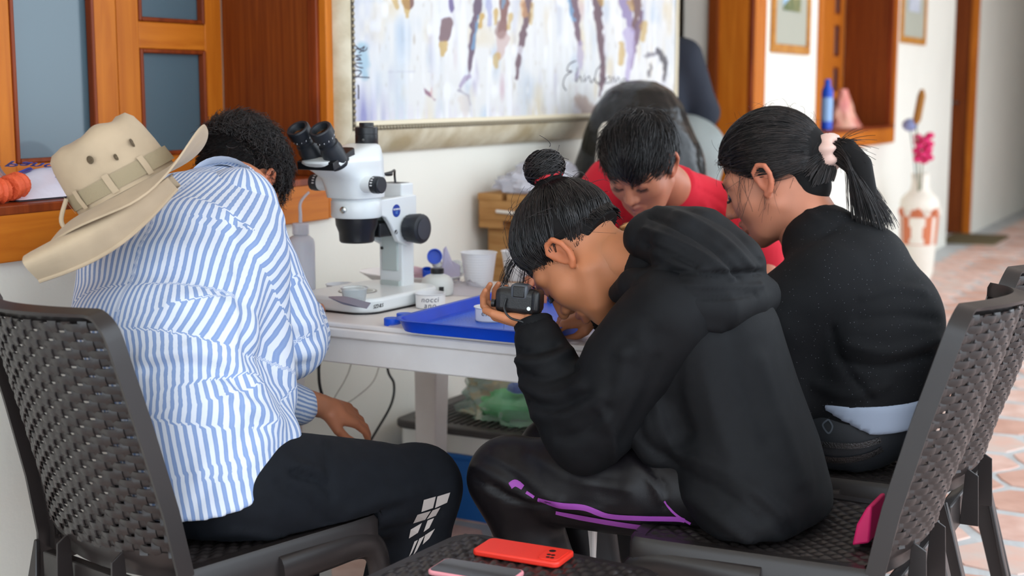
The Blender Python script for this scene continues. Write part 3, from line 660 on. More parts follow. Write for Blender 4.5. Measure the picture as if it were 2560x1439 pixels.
def dish_label(t, c, r, h, words, size, a0, a1, z0=0.003):
    P_ = []
    for k in range(17):
        a = a0 + (a1 - a0) * k / 16
        P_.append([(c[0] + (r + 0.0008) * math.cos(a), c[1] + (r + 0.0008) * math.sin(a), c[2] + z) for z in (z0, h - 0.003)])
    MB().grid(np.array(P_)).obj('paper_label', M_label, t)
    toc = nrm((EYEP - c) * (1, 1, 0)); xr = np.cross((0, 0, 1), toc)
    for k, w in enumerate(words):
        o = c + toc * (r + 0.0022) + np.array([0, 0, z0 + (h - z0) * (0.62 - 0.42 * k)])
        # curve the letters round the dish
        me_o = text_mesh('handwriting', w, size, M_ink, t, basis(np.zeros(3), (1, 0, 0), (0, 1, 0)), 0.0002, 0.15, local=True, space=1.12)
        co = np.array([v.co[:] for v in me_o.data.vertices]); th = co[:, 0] / r
        NP = c + toc * ((r + 0.0014) * np.cos(th))[:, None] + xr * ((r + 0.0014) * np.sin(th))[:, None] + np.stack([0 * th, 0 * th, o[2] - c[2] + co[:, 1]], 1) + toc * co[:, 2:3]
        me_o.data.vertices.foreach_set('co', (NP - origin_of(t)).astype(np.float32).ravel()); me_o.data.update()
t_, c_ = cup('specimen_dish', 'white dish labelled in pencil standing between microscope base and tray', 'dish', 1075, 768, 0.034, 0.036, 0.036, M_cup, 0)
dish_label(t_, c_, 0.0362, 0.036, ['nocci', 'ano'], 0.018, -PI - 0.6, 0.2)
t_, c_ = cup('specimen_dish', 'white dish with a pencilled paper band lying in the blue tray', 'dish', 1228, 800, 0.036, 0.037, 0.032, M_cup, 0, z=TZ + 0.006)
dish_label(t_, c_, 0.0372, 0.032, ['enatu'], 0.019, -PI - 0.6, 0.2)
# white bottle with black cap
c = atz(1078, 740, TZ) + np.array([0.03, -0.0, 0])
t_ = thing('reagent_bottle', 'squat white bottle with black screw cap behind the labelled dish', 'bottle', c)
MB().lathe([(0.03, 0), (0.041, 0.002), (0.042, 0.006), (0.042, 0.030), (0.038, 0.042), (0.028, 0.050), (0.016, 0.054), (0.016, 0.056)], c, (0, 0, 1), 36).obj('bottle_body', mat('bottle_white', (214, 216, 212), 0.35), t_, 50)
cp = MB().lathe([(0.0165, 0.055), (0.0172, 0.056), (0.0172, 0.068), (0.016, 0.069)], c, (0, 0, 1), 30).obj('cap', M_mk2, t_, 40)
MB().box(c + np.array([-0.030, -0.0305, 0.018]), (0.002, 0.012, 0.016), rotz(0.8)).obj('printed_label', M_mk2, t_)
# blue caps near the tray
def cap(px, py, label, tilt=None, r=0.019, h=0.016, z=TZ, dz=0.0):
    c = atz(px, py, z); 
    t = MB().lathe([(0.001, h - 0.002), (r - 0.002, h - 0.002), (r - 0.0015, 0.001), (r - 0.0005, 0.0), (r, 0.001), (r, h - 0.001), (r - 0.001, h), (0.001, h)], (0, 0, 0), (0, 0, 1), 32, False)
    R = np.eye(3) if tilt is None else tilt
    V = np.array(t.v) @ R.T; V[:, 2] -= V[:, 2].min(); t.v = [tuple(a) for a in V]
    o = t.obj('bottle_cap', M_blue, None, 40); o.location = tuple(c + (0, 0, dz)); return tag(o, label, 'cap')
cap(981, 812, 'blue bottle cap at the table edge, in front of the other cap by the tray')
cap(1012, 800, 'blue bottle cap partly behind the tray corner')
# tray
TRX0, TRX1, TRY0, TRY1 = 2.492, 3.19, 1.285, 1.655
tr = thing('serving_tray', 'blue plastic serving tray lying on the table in front of the students', 'tray', ((TRX0 + TRX1) / 2, (TRY0 + TRY1) / 2, TZ))
rings = []
for ins, z in ((.02, .001), (.008, .004), (0, .028), (-.004, .031), (-.006, .030), (-.004, .0265), (0.001, .0265), (.003, .0275), (.010, .007), (.022, .0045)):
    rings.append(rrect(TRX0 + ins, TRX1 - ins, TRY0 + ins, TRY1 - ins, .055, TZ + z, 7))
# outer skin up, lip, inner skin down
ring_o = np.array(rings[:5]); ring_i = np.array([rrect(TRX0 + i_, TRX1 - i_, TRY0 + i_, TRY1 - i_, .055, TZ + z, 7) for i_, z in ((-.006, .030), (-.003, .0318), (.003, .030), (.010, .008), (.02, .005))])
m_ = MB(); m_.grid(np.concatenate([ring_o, ring_i]), closed_v=True); n_ = len(rings[0]); k_ = len(m_.v)
m_.f.append(tuple(range(n_))[::-1]); m_.f.append(tuple(range(k_ - n_, k_)))
m_.obj('tray_body', M_tray, tr, 50)
MB().prism(rrect(TRX0 + .022, TRX1 - .022, TRY0 + .022, TRY1 - .022, .05, TZ + .0052, 7), (0, 0, .0006)).obj('tray_bottom', mat('tray_textured', (20, 92, 214), 0.3, bump=0.9, bscale=260, bdist=0.002, spec=0.7), tr, None)
# clear wrapping film at the corner of the tray
g = np.zeros((14, 10, 3)); f0 = atz(965, 815, TZ); 
for i in range(14):
    for j in range(10):
        g[i, j] = (TX0 + 0.008 + j * 0.009, 1.70 - i * 0.036, TZ + 0.002 + 0.004 * abs(math.sin(i * 1.7 + j * 0.9)) * (1 if j > 0 else 0.2))
tag(MB().grid(g).obj('plastic_film', mat('clear_film', (240, 240, 250), 0.12, trans=0.9, ior=1.08), None), 'clear plastic film under the near corner of the tray', 'film')
# tweezers on the microscope base
def tweezers(label, p0, p1, m, w=0.005, gap=0.0045, nm='tweezers', up=(0, 0, 1)):
    p0 = np.array(p0, float); p1 = np.array(p1, float); t = thing(nm, label, 'tweezers', p0)
    d = nrm(p1 - p0); side = nrm(np.cross(d, up)); L = np.linalg.norm(p1 - p0); upn = np.cross(side, d)
    for sg in (1, -1):
        P_ = []
        for k in range(13):
            q = k / 12; ww = w * min(1, 0.15 + q * 2.2) * (1 if q < 0.85 else 1.0); off = sg * gap * math.sin(PI * min(1, q * 1.15 if q < 0.87 else 1.0)) * 1.0
            P_.append([p0 + d * (q * L) + upn * off + side * (a * ww) + upn * (b * 0.0006 * sg) for a, b in ((-1, 0), (1, 0), (1, 1), (-1, 1))])
        mm = MB(); mm.grid(np.array(P_), closed_v=True); mm.f += [(0, 1, 2, 3), tuple(range(48, 52))]
        mm.obj('arm', m, t, 30)
    return t
M_steel = mat('brushed_steel', (168, 168, 184), 0.35, 0.4)
tweezers('steel tweezers lying across the microscope base', atz(822, 742, TZ + 0.052), atz(922, 764, TZ + 0.046), M_steel, 0.0085, 0.004, up=(-0.62, -0.45, 0.5))
# wash bottle
c = np.array([2.70, 2.075, TZ]); c = atz(755, 742, TZ) * 1.0; c[2] = TZ
wb = thing('wash_bottle', 'translucent squeeze wash bottle with bent spout beside the microscope', 'bottle', c)
M_ldpe = mat('squeeze_plastic', (226, 226, 236), 0.4, trans=0.35, sss=0.15, ior=1.4)
MB().lathe([(0.03, 0), (0.034, 0.002), (0.035, 0.008), (0.035, 0.135), (0.032, 0.148), (0.022, 0.156), (0.0165, 0.158), (0.0165, 0.162)], c, (0, 0, 1), 36).obj('bottle_body', M_ldpe, wb, 50)
MB().lathe([(0.0205, 0.160), (0.0208, 0.162), (0.0208, 0.186), (0.019, 0.188), (0.004, 0.189)], c, (0, 0, 1), 36).obj('cap', M_ldpe, wb, 40)
MB().tube(smooth_path([c + (0, 0, 0.186), c + (0, 0, 0.21), c + (0.0, 0, 0.235), c + (0.008, -0.004, 0.25), c + (0.022, -0.012, 0.265)], 6), np.linspace(0.0048, 0.0028, 25), 10).obj('spout', M_ldpe, wb)
# foam plates with sampling odds and ends
def plate(cx, cy, a, b, h, label, z=TZ):
    t = thing('foam_plate', label, 'plate', (cx, cy, z))
    prof = [(0.001, 0.001), (0.62, 0.0), (0.70, 0.004), (0.96, h - 0.003), (1.0, h), (1.0, h + 0.002), (0.95, h), (0.68, 0.007), (0.6, 0.004), (0.001, 0.004)]
    MB().lathe([(r, zz) for r, zz in prof], (cx, cy, z), (0, 0, 1), 40, False, a, b).obj('plate_body', mat('foam_white', (240, 238, 238), 0.6), t, 60)
plate(3.165, 2.03, 0.095, 0.155, 0.03, 'white foam plate of caps and vials behind the microscope column')
pz = TZ + 0.012
def tubelet(label, a, b, r, m, nm='sample_tube', mcap=None):
    a, b = np.array(a, float), np.array(b, float); t = thing(nm, label, 'tube', a)
    MB().tube([a, a + (b - a) * 0.05, b], [r * 0.6, r, r], 12).obj('tube_body', m, t)
    if mcap: MB().tube([b, b + (b - a) * 0.12], [r * 1.15, r * 1.15], 12).obj('cap', mcap, t)
M_or = mat('orange_cap', (236, 110, 52), 0.4); M_pk = mat('pink_liquid', (236, 196, 206), 0.3, trans=0.3)
tubelet('capped white tube with orange end leaning across the foam plate', (3.20, 1.97, pz + 0.014), (3.13, 2.07, pz + 0.042), 0.010, M_pk, mcap=M_or)
tubelet('pink tinted tube lying in the foam plate', (3.21, 2.01, pz + 0.006), (3.12, 2.04, pz + 0.008), 0.009, M_pk, mcap=M_or)
def cap2(p, axis, label, r=0.0165, h=0.018):
    u, w, dd = frame_of(axis)
    o = MB().lathe([(0.001, 0), (r - 0.001, 0), (r, 0.001), (r * 1.02, h), (r * 0.9, h), (r * 0.88, 0.003), (0.001, 0.0025)], (0, 0, 0), axis, 28, False).obj('bottle_cap', M_blue, None, 40)
    o.location = tuple(p); return tag(o, label, 'cap')
q = atY(1083, 640, 1.97); 
# upright blue cap resting on the bottle lying in the plate
tb_ = thing('sample_bottle', 'clear sample bottle lying in the foam plate under the blue caps', 'bottle', (3.26, 1.95, pz))
MB().tube([(3.30, 2.0, pz + 0.022), (3.24, 1.93, pz + 0.030), (3.235, 1.924, pz + 0.031), (3.20, 1.88, pz + 0.035)], [0.02, 0.022, 0.013, 0.013], 20).obj('bottle_body', M_cup2, tb_)
cap2((3.165, 1.955, TZ + 0.078), nrm((-0.8, -0.55, 0.25)), 'round blue cap facing out, on top of the foam plate', 0.020)
MB().tube([(3.21, 1.97, pz + 0.03), (3.172, 1.959, TZ + 0.078)], 0.013, 16).obj('bottle_neck', M_cup2, tb_)
cap2(atz(1068, 690, TZ + 0.025) + (0, 0, 0.0), nrm((-0.3, -0.2, 1)), 'blue cap upright in the foam plate, left of the other', 0.013, 0.022)
cap2(atz(1100, 692, TZ + 0.022), nrm((-0.5, -0.6, 0.6)), 'blue cap tilted in the foam plate, beside the paper tag', 0.013, 0.016)
# torn paper tag
pp = [(3.15, 1.86), (3.24, 1.80)]
A, B = atd(1105, 690, 3.75), atd(1150, 700, 3.75)
tag(MB().prism([atd(1103, 695, 3.76), atd(1150, 700, 3.74), atd(1150, 662, 3.74), atd(1130, 652, 3.75), atd(1115, 615, 3.75), atd(1108, 622, 3.755)], (0.0006, 0.0003, 0)).obj('paper_tag', mat('lilac_paper', (206, 200, 222), 0.8), None, None), 'torn lilac paper tag standing among the caps', 'paper')
# second shallow clear lid
# crumpled clear bag beside the cup
g = np.zeros((16, 16, 3))
for i in range(16):
    for j in range(16):
        a, b = i / 15 - .5, j / 15 - .5
        g[i, j] = (3.10 + a * 0.14, 1.83 + b * 0.14, TZ + 0.003 + 0.04 * max(0, 1 - 4 * (a * a + b * b)) * (0.5 + 0.5 * abs(mnoise.noise(Vector((i * .6, j * .6, 3))))) )
tag(MB().grid(g).obj('plastic_bag', mat('clear_film', (240, 240, 250)), None, 30), 'crumpled clear plastic bag beside the tall cup', 'bag')
# ================================================================== woven plastic chairs
M_ch = mat('chair_plastic', (40, 35, 34), 0.36, bump=0.12, bscale=260, bdist=0.0008, var=0.1, vscale=6)
def xst(z):        # stile line: x (forward) against height, leaning back
    return float(np.interp(z, [0.0, 0.42, 0.55, 0.70, 0.90], [-0.27, -0.20, -0.225, -0.265, -0.325]))
def hw(z): return float(np.interp(z, [0.40, 0.90], [0.212, 0.186]))
def weave_height(u, v, p):
    iu, iv = math.floor(u / p), math.floor(v / p); fu, fv = u / p - iu, v / p - iv
    return math.sin(PI * fv) ** 0.5 * (0.35 + 0.65 * math.sin(PI * (fu * 0.5 + (0.5 if (iu + iv) % 2 else 0.0))) ** 2)
def woven_panel(nx, ny, x0, x1, hwf, z, p=0.0165, sag=0.012, r=0.03):
    P_ = np.zeros((nx, ny, 3))
    for i in range(nx):
        for j in range(ny):
            x = x0 + (x1 - x0) * i / (nx - 1); s = -1 + 2 * j / (ny - 1); y = s * hwf(x)
            # diagonal basket: rotate the weave so the strands read as scales
            e = min(1, (1 - abs(s)) * 8) * min(1, i / 4.0) * min(1, (nx - 1 - i) / 4.0)
            P_[i, j] = (x, y, z - sag * (1 - s * s) * math.sin(PI * i / (nx - 1)) + 0.0062 * weave_height(x, y + 1.0, p) * e)
    return P_
weft_cache = {}
def make_chair():
    t = thing('woven_chair', 'x', 'chair')
    L = dict(local=True)
    # back frame: inverted U, with a rim wall turned rearwards
    pts = []
    z0 = 0.40
    for k in range(13): z = z0 + (0.855 - z0) * k / 12; pts.append((xst(z), hw(z), z))
    for k in range(1, 7): a = PI / 2 * k / 6; pts.append((xst(0.855 + 0.045 * math.sin(a)), hw(0.9) - 0.045 * (1 - math.cos(a)) + 0.002, 0.855 + 0.045 * math.sin(a)))
    for k in range(1, 11):
        s = 1 - k / 10.0; hw0 = hw(0.9) - 0.043
        pts.append((xst(0.9) - 0.062 * (1 - s * s), s * hw0, 0.9 + 0.004 * (1 - s * s)))
    half = pts; full = half + [(x, -y, z) for x, y, z in half[-2::-1]]
    full = np.array(full); n = len(full)
    # inward direction in the plane of the back
    inw = np.zeros((n, 3)); T = np.gradient(full, axis=0)
    for i in range(n):
        nn = nrm(np.cross(T[i], (1.0, 0, 0.25))); c = np.array([full[i][0], 0, 0.62]) - full[i]
        inw[i] = nn if np.dot(nn, c) > 0 else -nn
    back = nrm((-1, 0, -0.22))
    depth = np.array([0.028 if abs(i - n // 2) > 12 else 0.026 for i in range(n)])
    secs = []
    for i in range(n):
        p = full[i]; d = depth[i]
        secs.append([p + back * d, p - back * 0.004, p - back * 0.006 + inw[i] * 0.010, p - back * 0.002 + inw[i] * 0.026, p + back * 0.006 + inw[i] * 0.026, p + back * 0.004 + inw[i] * 0.008, p + back * d + inw[i] * 0.006])
    m_ = MB(); m_.grid(np.array(secs), closed_v=True); m_.f += [tuple(range(7)), tuple(range(7 * (n - 1), 7 * n))]
    m_.obj('back_frame', M_ch, t, 40, **L)
    # woven back: horizontal and vertical strands
    NW, NV = 27, 15
    zb, zt = 0.475, 0.872
    def panel(s, z): 
        bul = 0.074 * (0.62 + 0.38 * math.sin(PI * min(1, max(0, (z - 0.42) / 0.4)) / 2)); h = hw(z) - 0.018
        return np.array([xst(z) - bul * (1 - s * s) - 0.002, s * h, z])
    pitch = (zt - zb) / (NW - 1)
    for r_ in range(NW):
        z = zb + pitch * r_; P_ = []
        ns = NV * 4 + 1
        for k in range(ns):
            s = -1 + 2 * k / (ns - 1); ph = (s + 1) / 2 * NV
            o = 0.0034 * math.cos(PI * ph + (PI if r_ % 2 else 0)); nb = nrm((-1, -1.0 * s * 0.5, -0.2))
            nb = nrm(np.array([-1, 2 * 0.085 * s / 0.19 * 1.0, -0.22])); h = pitch * 0.44
            dzv = np.array([-0.25 * h, 0, h])
            c = panel(s, z) + nb * o
            P_.append([c - dzv - nb * 0.0012, c + dzv - nb * 0.0012, c + dzv + nb * 0.0010, c + nb * 0.0022, c - dzv + nb * 0.0010])
        m_ = MB(); m_.grid(np.array(P_), closed_v=True); m_.f += [tuple(range(5)), tuple(range(5 * (ns - 1), 5 * ns))]
        m_.obj('weft_strand', M_ch, t, 50, **L)
    for c_ in range(NV):
        s = -1 + 2 * (c_ + 0.5) / NV; P_ = []; nz_ = NW * 2 + 1; w = 0.0082
        for k in range(nz_):
            z = zb - 0.012 + (zt - zb + 0.022) * k / (nz_ - 1); ph = (z - zb) / pitch
            o = -0.0028 * math.cos(PI * ph + (PI * (c_ % 2)))
            nb = nrm(np.array([-1, 2 * 0.085 * s / 0.19, -0.22])); sd = nrm(np.cross(nb, (0, 0, 1)))
            c = panel(s, z) + nb * o
            P_.append([c - sd * w - nb * 0.001, c + sd * w - nb * 0.001, c + sd * w * 0.9 + nb * 0.0012, c - sd * w * 0.9 + nb * 0.0012])
        m_ = MB(); m_.grid(np.array(P_), closed_v=True); m_.f += [(0, 1, 2, 3), tuple(range(4 * (nz_ - 1), 4 * nz_))]
        m_.obj('warp_strand', M_ch, t, 50, **L)
    # lower back web below the weave and its gussets
    P_ = np.array([[panel(s, z) + (0.0 if z > 0.44 else 0.012, 0, 0) for s in np.linspace(-1, 1, 13)] for z in (0.415, 0.435, 0.452, 0.470)])
    m_ = MB(); m_.grid(P_); m_.grid(P_ + (0.006, 0, 0)); m_.obj('lower_web', M_ch, t, 50, **L)
    for s in (-0.42, 0.42):
        p = panel(s, 0.46); q = panel(s, 0.40)
        MB().prism([p + (0.004, -0.002, 0.004), p + (-0.022, -0.002, -0.012), q + (-0.035, -0.002, -0.06), q + (0.004, -0.002, -0.06)], (0, 0.004, 0)).obj('gusset', M_ch, t, None, 0.001, **L)
    MB().span((-0.24, -0.18, 0.335), (-0.215, 0.18, 0.405)).obj('rear_rail', M_ch, t, None, 0.004, **L)
    # seat
    hwf = lambda x: 0.212 + (x + 0.20) / 0.44 * 0.026
    P_ = woven_panel(124, 124, -0.195, 0.215, lambda x: hwf(x) - 0.022, 0.437)
    m_ = MB(); m_.grid(P_); Q = P_.copy(); Q[..., 2] = 0.42; m_.grid(Q); m_.obj('seat_weave', M_ch, t, 60, **L)
    out = [(-0.205, hwf(-0.2)), (0.21, hwf(0.21)), (0.238, hwf(0.21) - 0.03)]
    ring = smooth_path([(-0.205, 0.212), (0.0, 0.224), (0.20, 0.236), (0.232, 0.215), (0.243, 0.16), (0.246, 0.0), (0.243, -0.16), (0.232, -0.215), (0.20, -0.236), (0.0, -0.224), (-0.205, -0.212)], 4)
    secs = []
    for i, (x, y) in enumerate(ring):
        inn = nrm((0.0 - x * 0.9 if abs(x) > 0.2 else 0, -y if abs(y) > 0.2 else -y * 0.2, 0)); inn = nrm((-(x if x > 0.2 else 0), -y * (1 if abs(y) > 0.2 else 0.0), 0)) if (x > 0.2 or abs(y) > 0.2) else np.array([-1.0, 0, 0])
        p = np.array([x, y, 0.0])
        secs.append([p + (0, 0, 0.37), p + (0, 0, 0.432), p + inn * 0.008 + (0, 0, 0.442), p + inn * 0.030 + (0, 0, 0.440), p + inn * 0.030 + (0, 0, 0.428), p + inn * 0.008 + (0, 0, 0.425), p + inn * 0.006 + (0, 0, 0.37)])
    m_ = MB(); m_.grid(np.array(secs), closed_v=True); m_.f += [tuple(range(7)), tuple(range(7 * (len(secs) - 1), 7 * len(secs)))]
    m_.obj('seat_rim', M_ch, t, 40, **L)
    # legs: folded plates with a curved bracket to the rim
    for sg in (1, -1):
        pth = smooth_path([(-0.02, sg * 0.222, 0.392), (0.10, sg * 0.226, 0.394), (0.185, sg * 0.226, 0.392), (0.226, sg * 0.224, 0.365), (0.240, sg * 0.224, 0.30), (0.254, sg * 0.228, 0.15), (0.268, sg * 0.232, 0.0)], 5)
        MB().tube(pth, np.linspace(0.030, 0.026, len(pth)), 12, True, 0.55, (0, 0, 1)).obj('front_leg', M_ch, t, 60, **L)
        B = [(-0.20, 0.42), (-0.232, 0.42), (-0.250, 0.36), (-0.292, 0.20), (-0.345, 0.0), (-0.30, 0.0), (-0.245, 0.20), (-0.205, 0.34), (-0.17, 0.368), (-0.10, 0.372), (-0.10, 0.43)]
        MB().prism([(x, sg * 0.2125, z) for x, z in B], (0, -sg * 0.008, 0)).obj('rear_leg', M_ch, t, 40, 0.002, **L)
        MB().prism([(xx, y, z) for xx, y, z in [(-0.236, sg * 0.212, 0.42), (-0.290, sg * 0.212, 0.20), (-0.342, sg * 0.212, 0.0), (-0.342, sg * 0.178, 0.0), (-0.290, sg * 0.178, 0.20), (-0.250, sg * 0.188, 0.36), (-0.236, sg * 0.205, 0.42)]], (0.010, 0, 0)).obj('leg_bracket', M_ch, t, 40, 0.002, **L)
    return t
GRP = 'woven plastic chairs'
ch0 = make_chair()
def set_chair(t, x, y, deg, label):
    t.location = (x, y, 0); t.rotation_euler = (0, 0, math.radians(deg)); tag(t, label, 'chair', GRP)
set_chair(ch0, 1.985, 1.738, -10, 'dark brown woven plastic chair under the person in the striped shirt')
ch1 = copy_tree(ch0); set_chair(ch1, 2.508, 0.764, 90, 'dark brown woven plastic chair under the person in the black hoodie')
ch2 = copy_tree(ch0); set_chair(ch2, 3.055, 0.775, 90, 'dark brown woven plastic chair under the person with the ponytail')
ch3 = copy_tree(ch0); set_chair(ch3, 3.65, 1.30, 172, 'dark brown woven plastic chair under the person in the red shirt')

# woven stool in the foreground
st = thing('woven_stool', 'low dark woven plastic stool carrying two phones in the foreground', 'stool', (1.955, 1.085, 0), math.radians(-4))
P_ = woven_panel(112, 118, -0.19, 0.19, lambda x: 0.20, 0.437, 0.0165, 0.0)
m_ = MB(); m_.grid(P_); Q = P_.copy(); Q[..., 2] = 0.42; m_.grid(Q); m_.obj('stool_weave', M_ch, st, 60, local=True)
ringp = rrect(-0.205, 0.205, -0.215, 0.215, 0.05, 0, 6); secs = []
for x, y, _ in ringp:
    p = np.array([x, y, 0]); inn = np.array([-x, -y, 0]) / 0.21
    secs.append([p + (0, 0, 0.38), p + (0, 0, 0.430), p + inn * 0.006 + (0, 0, 0.438), p + inn * 0.022 + (0, 0, 0.438), p + inn * 0.022 + (0, 0, 0.42), p + inn * 0.006 + (0, 0, 0.38)])
MB().grid(np.array(secs), closed_u=True, closed_v=True).obj('stool_rim', M_ch, st, 40, local=True)
for sx in (1, -1):
    for sy in (1, -1): MB().tube([(sx * 0.17, sy * 0.18, 0.40), (sx * 0.19, sy * 0.2, 0.0)], [0.03, 0.022], 10).obj('leg', M_ch, st, local=True)

# phones on the stool
def phone(label, c, deg, L_, W_, T_, mcase, kind):
    t = thing('phone', label, 'phone', c, math.radians(deg))
    MB().prism(rrect(-L_ / 2, L_ / 2, -W_ / 2, W_ / 2, 0.012, 0, 6), (0, 0, T_)).obj('case', mcase, t, 50, 0.003, local=True, seg=3)
    return t
SZ = 0.4425
rp = (atz(1160, 1385, SZ) + atz(1455, 1400, SZ)) / 2
a_, b_ = atz(1165, 1378, SZ + .01), atz(1425, 1420, SZ + .01); ang = math.degrees(math.atan2((b_ - a_)[1], (b_ - a_)[0]))
M_red = mat('red_silicone', (236, 52, 36), 0.42); M_cam = mat('camera_black', (20, 18, 18), 0.3)
c_ = (atz(1200, 1332, SZ + .01) + atz(1425, 1420, SZ + .01)) / 2; c_[2] = SZ
ph = phone('smartphone in a red silicone case lying face down on the stool', c_, ang, 0.166, 0.078, 0.0105, M_red, 0)
isl = MB().prism([(a + 0.058, b, 0.0104) for a, b, _ in rrect(-0.019, 0.019, -0.030, 0.030, 0.010, 0, 5)], (0, 0, 0.0012)).obj('camera_island', M_red, ph, 40, 0.0006, local=True)
for x, y, r_ in ((0.050, 0.014, 0.0062), (0.052, -0.006, 0.0038), (0.060, -0.006, 0.0038), (0.056, -0.019, 0.0036), (0.064, -0.019, 0.0036)):
    MB().lathe([(r_, 0.0113), (r_, 0.0119)], (x, y, 0), (0, 0, 1), 20).obj('camera_lens', M_cam, ph, local=True)
c2 = (atz(1095, 1395, SZ + .006) + atz(1290, 1462, SZ + .006)) / 2; c2[2] = SZ
a_, b_ = atz(1075, 1425, SZ), atz(1300, 1462, SZ); ang = math.degrees(math.atan2((b_ - a_)[1], (b_ - a_)[0]))
M_pink = mat('pink_case', (232, 150, 158), 0.4)
ph = phone('smartphone with pink case and black screen lying on the stool', c2, ang, 0.152, 0.074, 0.0085, M_pink, 1)
MB().prism(rrect(-0.0725, 0.0725, -0.0335, 0.0335, 0.010, 0.0080, 6), (0, 0, 0.0008)).obj('screen', mat('phone_screen', (14, 14, 20), 0.08, spec=0.6, coat=0.6), ph, None, local=True)
MB().prism(rrect(-0.074, 0.074, -0.035, 0.035, 0.011, 0.0, 6), (0, 0, 0.004)).obj('phone_body', mat('phone_black', (24, 22, 26), 0.3), ph, None, local=True)
# pink wallet tucked behind the sitter on the chair
wl_ = [(atX(2128, 1398, 2.40)), (atX(2172, 1392, 2.40)), (atX(2178, 1300, 2.40)), (atX(2165, 1302, 2.40)), (atX(2140, 1345, 2.40))]
base = np.array(wl_); base[:, 2] += max(0, 0.447 - base[:, 2].min())
tag(MB().prism(base, (0.10, 0.0, 0)).obj('pouch', mat('magenta_fabric', (206, 24, 96), 0.6), None, 30, 0.004), 'magenta pouch tucked against the chair back beside the black hoodie', 'pouch')

# ================================================================== storage bins and bag under the table
M_bin = mat('bin_white', (226, 222, 214), 0.5); M_lid = mat('lid_grey', (64, 60, 58), 0.5); M_bb = mat('bin_blue', (22, 100, 176), 0.45)
BX, BY = (3.40, 3.86), (1.72, 2.255)
sb = thing('storage_box', 'blue storage box on the floor under the white lidded box', 'box', ((BX[0] + BX[1]) / 2, (BY[0] + BY[1]) / 2, 0))
rslab(BX[0] + .02, BX[1] - .02, BY[0] + .02, BY[1] - .02, .04, 0.001, 0.185).obj('box_body', M_bb, sb, 40, 0.004)
rslab(BX[0] + .01, BX[1] - .01, BY[0] + .01, BY[1] - .01, .045, 0.185, 0.20).obj('box_rim', M_bb, sb, 40, 0.004)
sb = thing('storage_box', 'white storage box with ribbed dark grey lid stacked on the blue box', 'box', ((BX[0] + BX[1]) / 2, (BY[0] + BY[1]) / 2, 0.20))
rslab(BX[0] + .012, BX[1] - .012, BY[0] + .012, BY[1] - .012, .04, 0.201, 0.258).obj('box_body', M_bin, sb, 40, 0.003)
ld = rslab(BX[0], BX[1], BY[0], BY[1], .045, 0.258, 0.282).obj('lid', M_lid, sb, 40, 0.006)
for k in range(20):
    y = BY[0] + 0.045 + k * 0.0225
    MB().span((BX[0] + 0.04, y, 0.282), (BX[1] - 0.04, y + 0.008, 0.287)).obj('lid_rib', M_lid, ld, None, 0.002)
# green bag
def crumple(cx, cy, cz, rx, ry, rz, nu=36, nv=20, amp=0.25, seed=1.0, flat=True):
    P_ = np.zeros((nv, nu, 3))
    for i in range(nv):
        th = PI * (i + 0.02) / (nv - 1 + 0.04)
        for j in range(nu):
            ph = 2 * PI * j / nu; d = np.array([math.sin(th) * math.cos(ph), math.sin(th) * math.sin(ph), math.cos(th)])
            k = 1 + amp * mnoise.fractal(Vector(d * 2.2 + seed), 1.0, 2.0, 3) + amp * 0.5 * abs(mnoise.noise(Vector(d * 6 + seed)))
            p = d * np.array([rx, ry, rz]) * k
            if flat: p[2] = max(p[2], -rz * 0.55)
            P_[i, j] = p + (cx, cy, cz + rz * 0.55)
    m_ = MB(); m_.grid(P_, closed_v=True); return m_
gb = thing('plastic_bag', 'crumpled clear bag with green contents on the lidded box under the table', 'bag', (3.60, 1.92, 0.288))
crumple(3.60, 1.92, 0.288, 0.085, 0.12, 0.05, amp=0.2, seed=4).obj('bag_contents', mat('green_cloth', (40, 170, 70), 0.6, col2=(120, 210, 150), vscale=10), gb, 60)
crumple(3.60, 1.92, 0.289, 0.13, 0.17, 0.095, amp=0.35, seed=9).obj('bag_film', mat('bag_film', (226, 240, 232), 0.18, trans=0.8, ior=1.1), gb, 30)
crumple(3.55, 1.90, 0.372, 0.02, 0.03, 0.02, amp=0.3, seed=2).obj('blue_scrap', M_blue, gb, 60)
# cables hanging behind the table
def cable(pts, r, m, label):
    P_ = smooth_path(pts, 8); return tag(MB().tube(P_, r, 8).obj('cable', m, None), label, 'cable')
YC = 2.16
cable([(atY(803, 880, YC)[0], 2.05, TZ + .005), (atY(803, 880, YC)[0], 2.10, TZ + .003), (atY(803, 880, YC)[0], 2.13, TZ - .03), atY(803, 880, YC), atY(797, 930, YC), atY(805, 985, YC), atY(838, 1045, YC), atY(870, 1100, YC), atY(890, 1180, YC)], 0.0042, M_mk2, 'thick black cable hanging under the table, left of the pale wire')
cable([(atY(968, 905, YC)[0], 2.05, TZ + .005), (atY(968, 905, YC)[0], 2.10, TZ + .003), (atY(968, 905, YC)[0], 2.13, TZ - .03), atY(968, 905, YC), atY(985, 960, YC), atY(978, 1010, YC), atY(945, 1070, YC), atY(920, 1110, YC)], 0.0036, M_mk2, 'black cable hanging under the table, nearest the lidded box')
cable([(atY(880, 900, YC)[0], 2.05, TZ + .003), (atY(880, 900, YC)[0], 2.10, TZ + .002), atY(880, 900, YC), atY(862, 950, YC), atY(834, 1000, YC), atY(850, 1016, YC), atY(900, 985, YC), atY(935, 950, YC), atY(952, 900, YC)], 0.0016, mat('grey_wire', (190, 186, 176), 0.5), 'thin pale wire looped between the two black cables')

